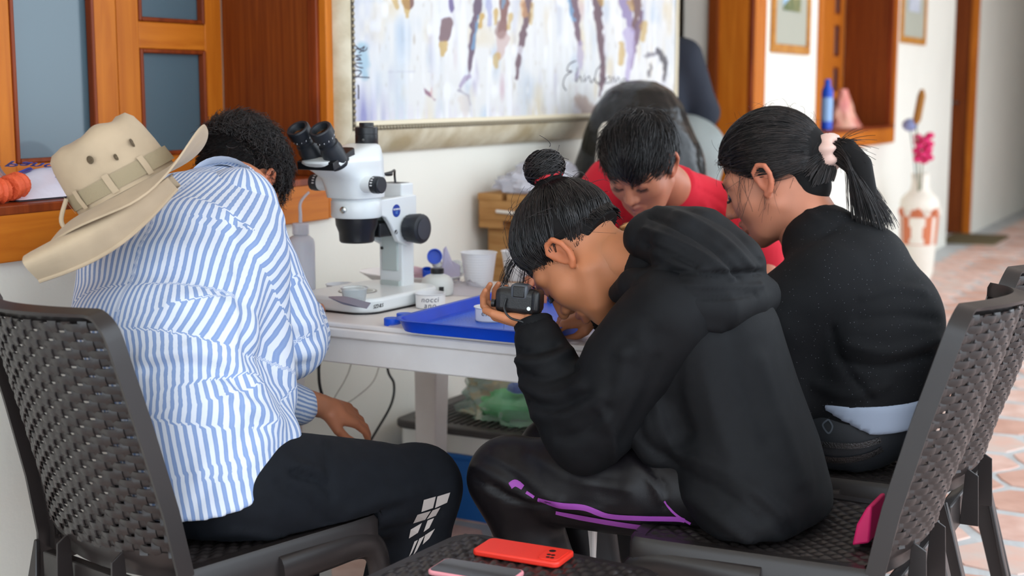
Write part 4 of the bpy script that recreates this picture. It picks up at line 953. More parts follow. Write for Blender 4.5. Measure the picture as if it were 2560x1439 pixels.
# ================================================================== things on the window sill
sx_, sy_ = 2.20, 2.42
t_ = thing('packet', 'white plastic packet with blue print lying on the window sill', 'packet', (2.28, 2.42, SILL))
m_ = MB(); P_ = np.zeros((22, 18, 3))
PA = np.array([2.13, 2.345]); PB = np.array([2.42, 2.345])
for i in range(22):
    for j in range(18):
        a, b = i / 21, j / 17
        P_[i, j] = (2.10 + a * 0.34 + 0.02 * b, 2.325 + b * 0.24, SILL + 0.004 + 0.055 * (math.sin(PI * a) * math.sin(PI * min(1, b * 1.0)) ) ** 0.6 + 0.012 * mnoise.noise(Vector((a * 4, b * 4, 1))) * math.sin(PI * a) * math.sin(PI * b))
Q = P_.copy(); Q[..., 2] = SILL + 0.001
m_.grid(P_); m_.grid(Q); pko = m_.obj('packet_body', mat('milky_bag', (226, 222, 236), 0.3, bump=0.3, bscale=25, bdist=0.01, coat=0.4), t_, 60)
def onpk(a, b, h=0.0015):
    i, j = a * 21, b * 17; i0, j0 = int(i), int(j); return P_[min(i0, 21), min(j0, 17)] * 1.0 + (0, 0, h)
M_bp = mat('blue_print', (52, 78, 176), 0.4); M_vp = mat('violet_print', (86, 80, 150), 0.4)
def on_packet_text(s, a, b, size, m, a2=0.15, b2=0.0, nm='print'):
    o = onpk(a, b); ax = onpk(min(a + a2, 1), max(0, b + b2)) - o; upd = onpk(a, min(1, b + 0.2)) - o
    text_mesh(nm, s, size, m, t_, basis(o + np.cross(nrm(ax), nrm(upd)) * 0.004, ax, upd), 0.0004, 0.2, bold=0.0006)
on_packet_text('Pancho', 0.52, 0.50, 0.062, M_bp, 0.2, -0.06)
for k in range(9): 
    o = onpk(0.46 + k * 0.013, 0.20, 0.003); MB().box(o, (0.0025 if k % 3 else 0.004, 0.03, 0.001)).obj('barcode_bar', M_vp, t_)
MB().prism([onpk(0.30 + 0.05 * math.cos(q), 0.42 + 0.10 * math.sin(q) * (1 if q < PI else 0.6), 0.004) for q in np.linspace(0, 2 * PI, 12, endpoint=False)], (0, 0, 0.0008)).obj('printed_mark', M_vp, t_)
MB().tube(smooth_path([onpk(0.12, 0.45, 0.004), onpk(0.2, 0.52, 0.004), onpk(0.28, 0.45, 0.004), onpk(0.4, 0.5, 0.004), onpk(0.47, 0.6, 0.004)], 5), 0.004, 6, True, 0.3).obj('printed_mark', M_bp, t_)
MB().tube(smooth_path([onpk(0.22, 0.78, 0.004), onpk(0.27, 0.86, 0.004), onpk(0.34, 0.8, 0.004), onpk(0.27, 0.74, 0.004), onpk(0.22, 0.78, 0.004)], 5), 0.0015, 6).obj('printed_mark', M_vp, t_)
t_ = thing('net_bag', 'clear bag with two orange net rolls at the end of the window sill', 'bag', (2.12, 2.34, SILL))
M_net = mat('orange_net', (226, 92, 50), 0.6, bump=0.8, bscale=160, bdist=0.003)
for q, (a, b) in enumerate((((2.015, 2.335, SILL + 0.026), (2.07, 2.335, SILL + 0.026)), ((2.078, 2.333, SILL + 0.03), (2.128, 2.35, SILL + 0.036)))):
    P2 = np.array(a) + (np.array(b) - np.array(a)) * np.linspace(0, 1, 9)[:, None]; mm = MB(); rr = 0.026 + 0.003 * np.sin(np.arange(9) * 2.3); mm.tube(P2, rr, 18); mm.obj('net_roll', M_net, t_, 50)
    for k in range(9):
        e = np.array(b) + nrm(np.array(b) - np.array(a)) * 0.001; u_, w_, d_ = frame_of(np.array(b) - np.array(a)); a2 = k * 0.7
        MB().tube([e, e + (u_ * math.cos(a2) + w_ * math.sin(a2)) * 0.024], 0.0016, 5).obj('net_fold', M_net, t_)
crumple(2.02, 2.42, SILL, 0.10, 0.075, 0.085, amp=0.3, seed=6).obj('bag_film', mat('bag_film2', (236, 236, 246), 0.15, trans=0.88, ior=1.08), t_, 30)

# ================================================================== far things
# tall painted vase with dried flowers
vc = np.array([9.42, 2.045, 0.0])
v_ = thing('floor_vase', 'tall cream floor vase with terracotta figures standing against the far wall', 'vase', vc)
M_cream = mat('cream_ceramic', (236, 228, 214), 0.5, var=0.06, vscale=6); M_terra = mat('terracotta_paint', (206, 116, 76), 0.6)
vprof = [(0.06, 0), (0.088, 0.004), (0.10, 0.05), (0.115, 0.25), (0.125, 0.42), (0.128, 0.50), (0.12, 0.54), (0.085, 0.575), (0.062, 0.60), (0.055, 0.65), (0.062, 0.70), (0.058, 0.705), (0.048, 0.66)]
MB().lathe(vprof, vc, (0, 0, 1), 40, False).obj('vase_body', M_cream, v_, 60)
def vr(z): return float(np.interp(z, [p[1] for p in vprof[:10]], [p[0] for p in vprof[:10]])) + 0.0015
def vpatch(a0, a1, z0, z1, m, nm='painted_band', dr=0.0):
    P_ = [[vc + np.array([(vr(z) + dr) * math.cos(a), (vr(z) + dr) * math.sin(a), z]) for z in np.linspace(z0, z1, 9)] for a in np.linspace(a0, a1, 17)]
    MB().grid(np.array(P_)).obj(nm, m, v_)
ac = math.atan2(-vc[1], -vc[0])
vpatch(ac - 1.0, ac + 0.75, 0.24, 0.47, M_terra); vpatch(ac + 1.0, ac + 1.6, 0.24, 0.47, M_terra); vpatch(ac - 1.7, ac - 1.2, 0.24, 0.47, M_terra)
for z0, z1, w in ((0.36, 0.42, 0.42), (0.27, 0.37, 0.30), (0.245, 0.28, 0.40)): vpatch(ac - w - 0.1, ac + w - 0.1, z0, z1, M_cream, 'painted_figure', 0.002)
for k in range(6): 
    a = ac - 1.3 + k * 0.5
    P_ = [vc + np.array([(vr(0.46 + dz) + 0.003) * math.cos(a + da), (vr(0.46 + dz) + 0.003) * math.sin(a + da), 0.47 + dz]) for da, dz in ((0, 0), (0.1, -0.03), (0.22, -0.035), (0.3, -0.01), (0.22, 0.005), (0.18, -0.012))]
    MB().tube(smooth_path(P_, 4), 0.010, 6).obj('painted_scroll', M_cream if k % 2 else M_terra, v_)
def stem(label, tip, m, parts, cat='flower', nm='dried_flower'):
    t = thing(nm, label, cat, vc + (0, 0, 0.66)); tip = np.array(tip)
    b0 = vc + np.array([(tip - vc)[0] * 0.12, (tip - vc)[1] * 0.12, 0.50])
    MB().tube(smooth_path([b0, (b0 + tip) / 2 + (0, 0, 0.02), tip], 6), 0.005, 6).obj('stem', m, t); parts(t, tip)
M_stem = mat('stem_green', (112, 118, 92), 0.6)
def f_cattail(t, p): MB().tube([p + (0, 0, -0.01), p + (0.004, -0.003, 0.02), p + (0.03, -0.02, 0.17), p + (0.034, -0.022, 0.21)], [0.012, 0.026, 0.026, 0.012], 12).obj('seed_head', mat('cattail', (160, 106, 40), 0.8, bump=0.8, bscale=120), t)
def f_pink(t, p):
    Mp = mat('magenta_petal', (222, 40, 110), 0.6)
    for k in range(16):
        a = k * 2.4; d = np.array([math.cos(a) * 0.04, math.sin(a) * 0.04, -0.07 + k * 0.011]); MB().ball(p + d, (0.03, 0.03, 0.022), 8, 6).obj('petal', Mp, t)
def f_blue(t, p): MB().ball(p, (0.05, 0.05, 0.042), 14, 10).obj('flower_ball', mat('pale_blue_flower', (148, 160, 206), 0.8, bump=0.8, bscale=60), t)
stem('tall brown cattail in the floor vase', atY(2290, 318, 2.03) + (0, 0, 0.03), M_stem, f_cattail)
stem('magenta dried flower in the floor vase', atY(2308, 375, 2.0), M_stem, f_pink)
stem('pale blue globe flower in the floor vase', atY(2275, 312, 2.1), mat('stem_grey', (150, 168, 164), 0.6), f_blue)
# doormat
tag(rslab(11.75, 12.5, 1.95, 2.40, 0.02, 0.005, 0.02).obj('doormat', mat('mat_olive', (104, 92, 62), 0.9, bump=0.8, bscale=80), None), 'olive brown doormat in front of the far door', 'doormat')
# bottle and pink bag on the far sill
bc_ = atY(2066, 305, 2.36); bc_[2] = SILL
t_ = thing('spray_bottle', 'tall blue and white bottle standing on the far window sill', 'bottle', bc_)
MB().lathe([(0.03, 0), (0.034, 0.003), (0.034, 0.05)], bc_, (0, 0, 1), 20).obj('bottle_base', M_blue, t_)
MB().lathe([(0.034, 0.05), (0.034, 0.19)], bc_, (0, 0, 1), 20).obj('bottle_label', mat('pale_blue_label', (150, 190, 236), 0.4), t_)
MB().lathe([(0.034, 0.19), (0.034, 0.23), (0.018, 0.262), (0.018, 0.292), (0.014, 0.298)], bc_, (0, 0, 1), 20).obj('bottle_neck', M_blue, t_)
bc_ = atY(2112, 290, 2.42); bc_[2] = SILL
t_ = thing('plastic_bag', 'crumpled pink bag lying on the far window sill', 'bag', bc_)
P_ = np.zeros((14, 20, 3))
for i in range(14):
    for j in range(20):
        th = PI / 2 * i / 13; ph_ = 2 * PI * j / 20; k = 1 + 0.2 * mnoise.noise(Vector((math.cos(ph_) * 2, math.sin(ph_) * 2, i * .3)))
        r0 = (1 - 0.75 * (i / 13) ** 0.8) * 0.14 * k
        P_[i, j] = bc_ + np.array([r0 * math.cos(ph_) * 1.2 - 0.06 * i / 13, r0 * 0.7 * math.sin(ph_), 0.24 * i / 13])
m_ = MB(); m_.grid(P_, closed_v=True); m_.f.append(tuple(range(20))); m_.f.append(tuple(range(260, 280))); m_.obj('bag_film', mat('pink_film', (226, 128, 118), 0.3, col2=(236, 176, 150), vscale=9), t_, 40)
# wooden pallet bench with plastic bags
M_pal = wood('pallet_wood', (196, 148, 92), (164, 112, 62), (4, 4, 40), 0.6)
px0 = 3.95; 
pb = thing('pallet_bench', 'rough wooden pallet bench standing against the wall behind the table', 'bench', (4.16, 2.05, 0))
for k in range(4): MB().span((px0, 1.86 + k * 0.108, 0.895), (4.34, 1.95 + k * 0.108, 0.918)).obj('slat', M_pal, pb, None, 0.003)
for k in range(2): MB().span((px0 + 0.0 + k * 0.30, 1.87, 0.83), (px0 + 0.09 + k * 0.30, 2.27, 0.895)).obj('block', M_pal, pb, None, 0.003)
for k in range(3): MB().span((px0, 1.86 + k * 0.16, 0.805), (4.34, 1.95 + k * 0.16, 0.83)).obj('slat', M_pal, pb, None, 0.003)
for x in (px0 + 0.07, 4.29):
    for y in (1.9, 2.22): MB().span((x - 0.035, y - 0.035, 0), (x + 0.035, y + 0.035, 0.805)).obj('leg', M_pal, pb, None, 0.003)
MB().span((px0 + 0.11, 2.235, 0.2), (4.28, 2.25, 0.8)).obj('back_panel', mat('cardboard', (150, 128, 96), 0.8), pb, None)
MB().tube(smooth_path([(px0 - 0.005, 2.2, 0.862), (px0 - 0.01, 2.0, 0.852), (px0 - 0.008, 1.88, 0.855), (px0 + 0.1, 1.853, 0.85), (px0 + 0.40, 1.852, 0.858)], 6), 0.006, 6).obj('string', mat('white_string', (222, 214, 204), 0.7), pb)
for q, (x, y, rx, ry, rz, lab) in enumerate(((4.05, 2.12, 0.11, 0.12, 0.05, 'nearest crumpled clear bag on the pallet bench'), (4.26, 2.18, 0.10, 0.09, 0.07, 'fuller crumpled clear bag on the pallet bench, behind the first'))):
    tag(crumple(x, y, 0.919, rx, ry, rz, amp=0.35, seed=11 + q * 5).obj('plastic_bag', mat('bag_film3', (232, 232, 240), 0.25, trans=0.55, ior=1.1), None, 30), lab, 'bag')
jc = atY(1400, 372, 1.98); jc = np.array([4.30, 1.955, 0.919])
jt = tag(MB().lathe([(0.05, 0), (0.055, 0.005), (0.055, 0.10), (0.05, 0.15), (0.048, 0.17), (0.044, 0.20), (0.03, 0.222), (0.001, 0.228)], jc, (0, 0, 1), 30, False, 1.0, 1.0).obj('jug', mat('cream_jug', (228, 220, 206), 0.5), None, 60), 'cream rounded jug standing on the pallet bench below the painting', 'jug')
# thing shrouded in a black bin bag
bb = np.array([4.63, 2.00, 0.0])
P_ = []
sil = [(0.0, 0.34, 0.30), (0.45, 0.34, 0.30), (0.80, 0.33, 0.28), (0.98, 0.31, 0.25), (1.10, 0.27, 0.21), (1.19, 0.22, 0.17), (1.25, 0.15, 0.12), (1.28, 0.07, 0.06), (1.285, 0.005, 0.005)]
zz = np.linspace(0, 1, 40); sz_ = np.interp(zz, np.linspace(0, 1, len(sil)), [s[0] for s in sil]); ra = np.interp(sz_, [s[0] for s in sil], [s[1] for s in sil]); rb = np.interp(sz_, [s[0] for s in sil], [s[2] for s in sil])
for i in range(40):
    row = []
    for j in range(64):
        a = 2 * PI * j / 64; d = np.array([math.cos(a), math.sin(a)]); k = 1 + 0.07 * mnoise.fractal(Vector((d[0] * 3, d[1] * 3, sz_[i] * 5)), 1, 2, 3) + 0.03 * abs(mnoise.noise(Vector((d[0] * 9, d[1] * 9, sz_[i] * 4))))
        row.append(bb + np.array([d[0] * ra[i] * k * 0.75, d[1] * rb[i] * k * 0.93 - 0.0 * (1.28 - sz_[i]), sz_[i]]))
    P_.append(row)
tag(MB().grid(np.array(P_), closed_v=True).obj('bin_bag', mat('black_film', (16, 15, 15), 0.24, bump=0.6, bscale=9, bdist=0.03, spec=0.4), None, 60), 'tall shape shrouded in a shiny black bin bag in front of the painting', 'bag')
# ================================================================== body modelling tools (distance fields -> surface)
from mathutils.bvhtree import BVHTree
A3 = lambda p: np.asarray(p, np.float32)
def smin(a, b, k):
    h = np.clip(0.5 + 0.5 * (b - a) / k, 0, 1); return b + (a - b) * h - k * h * (1 - h)
def smax(a, b, k): return -smin(-a, -b, k)
def d_cone(P, a, b, ra, rb):
    a, b = A3(a), A3(b); ab = b - a; t = np.clip(((P - a) @ ab) / (ab @ ab + 1e-9), 0, 1)
    return np.linalg.norm(P - a - t[:, None] * ab, axis=1) - (ra + (rb - ra) * t)
def d_chain(P, pts, rs):
    d = None
    for i in range(len(pts) - 1):
        e = d_cone(P, pts[i], pts[i + 1], rs[i], rs[i + 1]); d = e if d is None else np.minimum(d, e)
    return d
def d_ball(P, c, r): return np.linalg.norm(P - A3(c), axis=1) - r
def d_ell(P, c, r, R=None):
    q = P - A3(c)
    if R is not None: q = q @ np.asarray(R, np.float32)
    r = A3(r); k0 = np.linalg.norm(q / r, axis=1); k1 = np.linalg.norm(q / (r * r), axis=1) + 1e-9
    return k0 * (k0 - 1) / k1
def tube_coords(P, pts, rw, rd, sides):
    """elliptical tube: distance, arc position, lateral and depth coordinates of the nearest section"""
    best = None; pts = [A3(p) for p in pts]
    for i in range(len(pts) - 1):
        a, b = pts[i], pts[i + 1]; ab = b - a; t = np.clip(((P - a) @ ab) / (ab @ ab), 0, 1)[:, None]
        q = P - a - t * ab; s = A3(sides[i]) * (1 - t) + A3(sides[i + 1]) * t; s /= np.linalg.norm(s, axis=1)[:, None]
        ax = ab / np.linalg.norm(ab); dep = np.cross(np.broadcast_to(ax, s.shape), s)
        w = rw[i] * (1 - t[:, 0]) + rw[i + 1] * t[:, 0]; d_ = rd[i] * (1 - t[:, 0]) + rd[i + 1] * t[:, 0]
        ql = np.einsum('ij,ij->i', q, s); qr = np.sqrt(np.maximum(np.einsum('ij,ij->i', q, q) - ql * ql, 0))
        dist = (np.sqrt((ql / w) ** 2 + (qr / d_) ** 2) - 1) * np.minimum(w, d_)
        cur = [dist, i + t[:, 0], ql, np.einsum('ij,ij->i', q, dep)]
        if best is None: best = cur
        else:
            m = dist < best[0]
            for k in range(4): best[k] = np.where(m, cur[k], best[k])
    return best
def d_tube(P, pts, rw, rd, sides): return tube_coords(P, pts, rw, rd, sides)[0]
def surf_nets(fn, lo, hi, h):
    lo = np.asarray(lo, float); n = np.ceil((np.asarray(hi, float) - lo) / h).astype(int) + 1
    ax = [lo[i] + h * np.arange(n[i]) for i in range(3)]
    B = 5; nb = np.ceil(n / B).astype(int)
    cx = [lo[i] + h * (B * np.arange(nb[i]) + (B - 1) / 2) for i in range(3)]
    CG = np.stack(np.meshgrid(*cx, indexing='ij'), -1).reshape(-1, 3).astype(np.float32)
    cd = fn(CG).reshape(nb)
    D = np.repeat(np.repeat(np.repeat(cd, B, 0), B, 1), B, 2)[:n[0], :n[1], :n[2]].astype(np.float32).copy()
    near = np.abs(cd) < h * B * 1.9
    m = np.repeat(np.repeat(np.repeat(near, B, 0), B, 1), B, 2)[:n[0], :n[1], :n[2]]
    I = np.argwhere(m); D[m] = fn((lo + h * I).astype(np.float32))
    D = D.reshape(n); S = D < 0
    nc = n - 1
    acc = np.zeros(tuple(nc) + (3,), np.float32); cnt = np.zeros(tuple(nc), np.float32)
    corner = [(i, j, k) for i in (0, 1) for j in (0, 1) for k in (0, 1)]
    sl = lambda c: tuple(slice(c[a], c[a] + nc[a]) for a in range(3))
    for axis in range(3):
        for c in corner:
            if c[axis]: continue
            c2 = list(c); c2[axis] = 1; d0, d1 = D[sl(c)], D[sl(c2)]; m = (d0 < 0) != (d1 < 0)
            t = np.where(m, d0 / np.where(m, d0 - d1, 1), 0)
            for a in range(3): acc[..., a] += np.where(m, c[a] + (t if a == axis else 0), 0)
            cnt += m
    act = cnt > 0; idx = -np.ones(tuple(nc), np.int64); idx[act] = np.arange(act.sum())
    I = np.argwhere(act); V = lo + h * (I + acc[act] / cnt[act][:, None])
    Fs = []
    for axis in range(3):
        o1, o2 = [a for a in range(3) if a != axis]
        r = [slice(0, nc[a]) if a == axis else slice(1, nc[a]) for a in range(3)]
        r2 = [slice(1, nc[a] + 1) if a == axis else slice(1, nc[a]) for a in range(3)]
        s0, s1 = S[tuple(r)], S[tuple(r2)]; m = s0 != s1; E = np.argwhere(m)
        if len(E) == 0: continue
        base = E.copy(); base[:, o1] += 1; base[:, o2] += 1
        def g(d1, d2):
            q = base.copy(); q[:, o1] -= d1; q[:, o2] -= d2; return idx[q[:, 0], q[:, 1], q[:, 2]]
        Q = np.stack([g(1, 1), g(0, 1), g(0, 0), g(1, 0)], 1); fl = s0[m] ^ (axis == 1)
        Q[~fl] = Q[~fl][:, ::-1]; Fs.append(Q)
    return V.astype(np.float64), np.concatenate(Fs).astype(np.int64)
def vnormals(V, Fc):
    n = np.cross(V[Fc[:, 2]] - V[Fc[:, 0]], V[Fc[:, 3]] - V[Fc[:, 1]]); N = np.zeros_like(V)
    for k in range(4): np.add.at(N, Fc[:, k], n)
    return N / (np.linalg.norm(N, axis=1)[:, None] + 1e-12)
def relax(V, Fc, it=1, w=0.5):
    for _ in range(it):
        A = np.zeros_like(V); c = np.zeros(len(V))
        for k in range(4):
            np.add.at(A, Fc[:, k], V[Fc[:, (k + 1) % 4]]); np.add.at(A, Fc[:, k], V[Fc[:, (k - 1) % 4]]); np.add.at(c, Fc[:, k], 2)
        V = V * (1 - w) + w * A / c[:, None]
    return V
def poly_dist(uv, pts):
    d = np.full(len(uv), 1e9); pts = np.asarray(pts, float)
    for a, b in zip(pts[:-1], pts[1:]):
        ab = b - a; t = np.clip(((uv - a) @ ab) / (ab @ ab + 1e-9), 0, 1); d = np.minimum(d, np.linalg.norm(uv - a - t[:, None] * ab, axis=1))
    return d
def sculpt(V, Fc, lines):
    """push the cloth in and out along lines traced over it: (points, half width, height in metres)"""
    N = vnormals(V, Fc); uv = proj(V); face = np.clip(np.einsum('ij,ij->i', N, nrm3(EYEP - V)) * 4, 0, 1); disp = np.zeros(len(V))
    for pts, w, amp in lines:
        P2 = smooth_path([(a, b) for a, b in pts], 5); d = poly_dist(uv[:, :2], P2)
        disp += amp * np.exp(-(d / w) ** 2)
    return V + N * (disp * face)[:, None]
def nrm3(V): return V / (np.linalg.norm(V, axis=1)[:, None] + 1e-12)
def vnoise(P):
    P = np.asarray(P, float); i = np.floor(P).astype(np.int64); f = P - i; f = f * f * f * (f * (f * 6 - 15) + 10); out = np.zeros(len(P))
    def hsh(a, b, c):
        q = (a * 374761393 + b * 668265263 + c * 2147483647) & 0xffffffff; q = ((q ^ (q >> 13)) * 1274126177) & 0xffffffff; return ((q ^ (q >> 16)) & 0xffff) / 32767.5 - 1.0
    for a in (0, 1):
        for b in (0, 1):
            for c in (0, 1):
                w = (f[:, 0] if a else 1 - f[:, 0]) * (f[:, 1] if b else 1 - f[:, 1]) * (f[:, 2] if c else 1 - f[:, 2])
                out += w * hsh(i[:, 0] + a, i[:, 1] + b, i[:, 2] + c)
    return out
def wrinkle(V, Fc, amp, sc=(9, 9, 9), seed=0.0, sharp=0.6):
    N = vnormals(V, Fc); s = np.asarray(sc, float)
    d = 1 - np.abs(vnoise(V * s * 1.15 + seed)) * 2.0; d = np.sign(d) * np.abs(d) ** sharp
    e = vnoise(V * s * 0.5 + seed + 9.1)
    return V + N * (amp * d * np.clip(0.4 + e, 0, 1.2))[:, None]
def ray_hits(V, Fc):
    t = BVHTree.FromPolygons([Vector(v) for v in V], [tuple(map(int, f)) for f in Fc])
    def hit(x, y):
        r = t.ray_cast(Vector(EYEP), Vector(nrm(ray(x, y))))
        return (np.array(r[0]), np.array(r[1])) if r[0] is not None else None
    return hit
def ribbon(hit, pts, w, lift=0.0016, n=8):
    """cloth tape laid on a surface along a traced line, w = half widths in pixels"""
    L = smooth_path([(a, b) for a, b in pts], n); T = np.gradient(L, axis=0); T /= np.linalg.norm(T, axis=1)[:, None]; W = np.interp(np.linspace(0, 1, len(L)), np.linspace(0, 1, len(w)), w) if not np.isscalar(w) else np.full(len(L), w)
    rows = []
    for p, t, ww in zip(L, T, W):
        row = []
        for s in (-1, -0.33, 0.33, 1):
            h = hit(p[0] - t[1] * ww * s, p[1] + t[0] * ww * s)
            if h is None: break
            toc = nrm(EYEP - h[0]); nn = h[1] if np.dot(h[1], toc) > 0 else -h[1]; row.append(h[0] + nn * lift)
        if len(row) == 4: rows.append(row)
    m_ = MB()
    if len(rows) > 1: m_.grid(np.array(rows))
    return m_
def patch(hit, poly, lift=0.0016):
    m_ = MB(); V = []
    for p in poly:
        h = hit(*p)
        if h is None: return None
        toc = nrm(EYEP - h[0]); nn = h[1] if np.dot(h[1], toc) > 0 else -h[1]; V.append(h[0] + nn * lift)
    return m_.add(V, [tuple(range(len(V)))])
# ---------------------------------------------------------------- head (local: x left, y forward, z up; origin between the ears)
def head_field(P, neck, nr=0.052, jaw=1.0, ears=(1, -1)):
    x = P.copy(); X = np.abs(P[:, 0]); Q = np.stack([X, P[:, 1], P[:, 2]], 1)
    d = d_ell(P, (0, -0.014, 0.042), (0.074, 0.094, 0.086))
    d = smin(d, d_ell(P, (0, 0.034, -0.028), (0.058 * jaw, 0.058, 0.080)), 0.03)
    d = smin(d, d_chain(Q, [(0.052 * jaw, 0.0, -0.05), (0.034 * jaw, 0.045, -0.088), (0.0, 0.068, -0.099)], [0.020, 0.018, 0.019]), 0.03)
    d = smin(d, d_ball(Q, (0.040, 0.054, -0.022), 0.022), 0.035)
    d = smin(d, d_cone(Q, (0.012, 0.084, 0.026), (0.046, 0.066, 0.024), 0.012, 0.010), 0.018)
    d = smax(d, -d_ball(Q, (0.032, 0.103, 0.004), 0.019), 0.014)
    d = smin(d, d_ball(Q, (0.031, 0.0755, 0.002), 0.0135), 0.006)
    d = smin(d, d_cone(P, (0, 0.084, 0.016), (0, 0.108, -0.030), 0.008, 0.0105), 0.012)
    d = smin(d, d_ball(Q, (0.0115, 0.0965, -0.034), 0.0085), 0.008)
    d = smax(d, -d_ball(Q, (0.0075, 0.1045, -0.0435), 0.0045), 0.003)
    d = smin(d, d_cone(Q, (0.0, 0.0945, -0.0580), (0.021, 0.083, -0.062), 0.0078, 0.003), 0.006)
    d = smin(d, d_cone(Q, (0.0, 0.0925, -0.0725), (0.018, 0.083, -0.069), 0.0088, 0.004), 0.006)
    d = smax(d, -d_cone(Q, (0.0, 0.1025, -0.0650), (0.022, 0.091, -0.0655), 0.0030, 0.0015), 0.003)
    d = smin(d, d_cone(P, (0, -0.024, -0.03), neck, nr * 0.98, nr * 1.06), 0.03)
    # ears
    for s in ears:
        E = np.stack([P[:, 0] * s, P[:, 1], P[:, 2]], 1); ox = 0.070
        rim = [(ox + .004, 0.012, 0.006), (ox + .010, 0.010, 0.022), (ox + .015, -0.004, 0.031), (ox + .020, -0.018, 0.024), (ox + .021, -0.022, 0.006), (ox + .016, -0.016, -0.012), (ox + .010, -0.006, -0.024), (ox + .006, 0.004, -0.028)]
        e = d_chain(E, rim, [.0045, .0052, .0052, .0052, .0050, .0048, .0060, .0060])
        e = smin(e, d_ell(E, (ox + .008, -0.005, 0.0), (0.0055, 0.018, 0.026)), 0.004)
        e = smax(e, -d_ell(E, (ox + .017, 0.0, 0.001), (0.008, 0.009, 0.015)), 0.003)
        d = smin(d, e, 0.006)
    return d
def head_frame(fwd, up):
    f = nrm(fwd); u = nrm(np.asarray(up, float) - f * np.dot(up, f)); l = np.cross(u, f)      # l = person's left
    return np.stack([l, f, u], 1)                                             # columns
def hand_mesh(wrist, dirv, palm, side, curls, thumb, scale=1.0, h=0.0022, spread=1.0, fore=None):
    """side=+1 left hand, -1 right.  dirv: wrist->knuckles, palm: direction the palm faces"""
    x = nrm(dirv); z = -nrm(np.asarray(palm, float) - x * np.dot(palm, x)); y = np.cross(z, x) * side * -1.0
    R = np.stack([x, y, z], 1)
    segs = []
    for i, (yb, L) in enumerate(((0.028, (0.040, 0.024, 0.019)), (0.0095, (0.044, 0.028, 0.020)), (-0.009, (0.041, 0.026, 0.020)), (-0.0265, (0.032, 0.020, 0.017)))):
        p = np.array([0.088 - 0.004 * abs(i - 1), yb, 0.0]); a = 0.0; pts = [p]; sp = (1.5 - i) * 0.07 * spread
        for k in range(3):
            a += curls[i][k]; dd = np.array([math.cos(a) * math.cos(sp), math.sin(sp), -math.sin(a)]); p = p + dd * L[k]; pts.append(p)
        segs.append((pts, [0.0092, 0.0082, 0.0074, 0.0062]))
    tp = [np.array([0.022, 0.022, -0.006])] + [np.array(t) for t in thumb]
    def fn(P):
        d = d_ell(P, (0.046, 0.0, -0.002), (0.052, 0.040, 0.0155)); d = smin(d, d_cone(P, (0.0, 0.0, 0.0), (0.03, 0.0, 0.0), 0.024, 0.026), 0.012)
        d = smin(d, d_cone(P, (0.05, 0.022, 0), (0.086, 0.027, 0), 0.012, 0.011), 0.012); d = smin(d, d_cone(P, (0.05, -0.018, 0), (0.084, -0.026, 0), 0.012, 0.010), 0.012)
        d = smin(d, d_chain(P, tp, [0.016, 0.0115, 0.0098, 0.0078][:len(tp)]), 0.010)
        for pts, rs in segs: d = smin(d, d_chain(P, pts, rs), 0.004)
        if fore is not None: d = smin(d, d_cone(P, (0.0, 0, 0), ((np.asarray(fore) - np.asarray(wrist)) / scale) @ R, 0.025, 0.036), 0.01)
        return d
    ext = [p for pts, _ in segs for p in pts] + tp + [np.zeros(3)]
    if fore is not None: ext.append(((np.asarray(fore) - np.asarray(wrist)) / scale) @ R)
    ext = np.array(ext); V, Fc = surf_nets(fn, np.minimum(ext.min(0), (-.03, -.05, -.03)) - .03, np.maximum(ext.max(0), (.1, .05, .03)) + .02, h)
    return (V * scale) @ R.T + np.asarray(wrist), Fc
def join(parts):
    Vs, Fs, o = [], [], 0
    for V, Fc in parts: Vs.append(V); Fs.append(Fc + o); o += len(V)
    return np.concatenate(Vs), np.concatenate(Fs)
# ---------------------------------------------------------------- hair strands
def strands(paths, r0, r1):
    """paths (N,S,3) -> three-sided tapering tubes"""
    P = np.asarray(paths, float); n, S, _ = P.shape
    T = np.gradient(P, axis=1); T /= np.linalg.norm(T, axis=2)[..., None] + 1e-12
    rnd = RNG.standard_normal((n, 1, 3)); U = np.cross(T, rnd); U /= np.linalg.norm(U, axis=2)[..., None] + 1e-12; W = np.cross(T, U)
    r = np.linspace(r0, r1, S)[None, :, None] * (0.7 + 0.6 * RNG.random((n, 1, 1)))
    rings = np.stack([P + r * (U * math.cos(a) + W * math.sin(a)) for a in (0, 2 * PI / 3, 4 * PI / 3)], 2)
    V = rings.reshape(-1, 3); i = (np.arange(n)[:, None] * S + np.arange(S - 1)[None, :]).reshape(-1) * 3
    Fc = np.concatenate([np.stack([i + a, i + (a + 1) % 3, i + 3 + (a + 1) % 3, i + 3 + a], 1) for a in range(3)])
    return V, Fc
SKC, SKR = np.array([0, -0.014, 0.042]), np.array([0.074, 0.094, 0.086])       # skull in head space
def on_skull(p, h):
    q = (p - SKC) / (SKR + h); k = np.linalg.norm(q, axis=-1, keepdims=True); return SKC + (SKR + h) * q / k
def above_skull(p, h):
    q = (p - SKC) / (SKR + h); k = np.linalg.norm(q, axis=-1, keepdims=True); return np.where(k < 1, SKC + (SKR + h) * q / np.maximum(k, 1e-6), p)
def comb(roots, target_fn, S, step, h0=0.004, h1=0.012, jit=0.15, sag=None):
    """grow strands from roots along a direction field, hugging the skull (head space)"""
    n = len(roots); p = roots.copy(); out = [p]; hh = h0 + (h1 - h0) * RNG.random((n, 1)); j = RNG.standard_normal((n, 3)) * jit
    for k in range(S - 1):
        d = target_fn(p, k / (S - 1)) + j * (1.0 if k % 2 == 0 else 0.8) + RNG.standard_normal((n, 3)) * jit * 0.35; d /= np.linalg.norm(d, axis=1)[:, None] + 1e-9
        st = step if np.isscalar(step) else step[:, None]
        p = p + d * st; p = above_skull(p, hh * min(1.0, (k + 0.6) / 3.0)); out.append(p)
    return np.stack(out, 1)
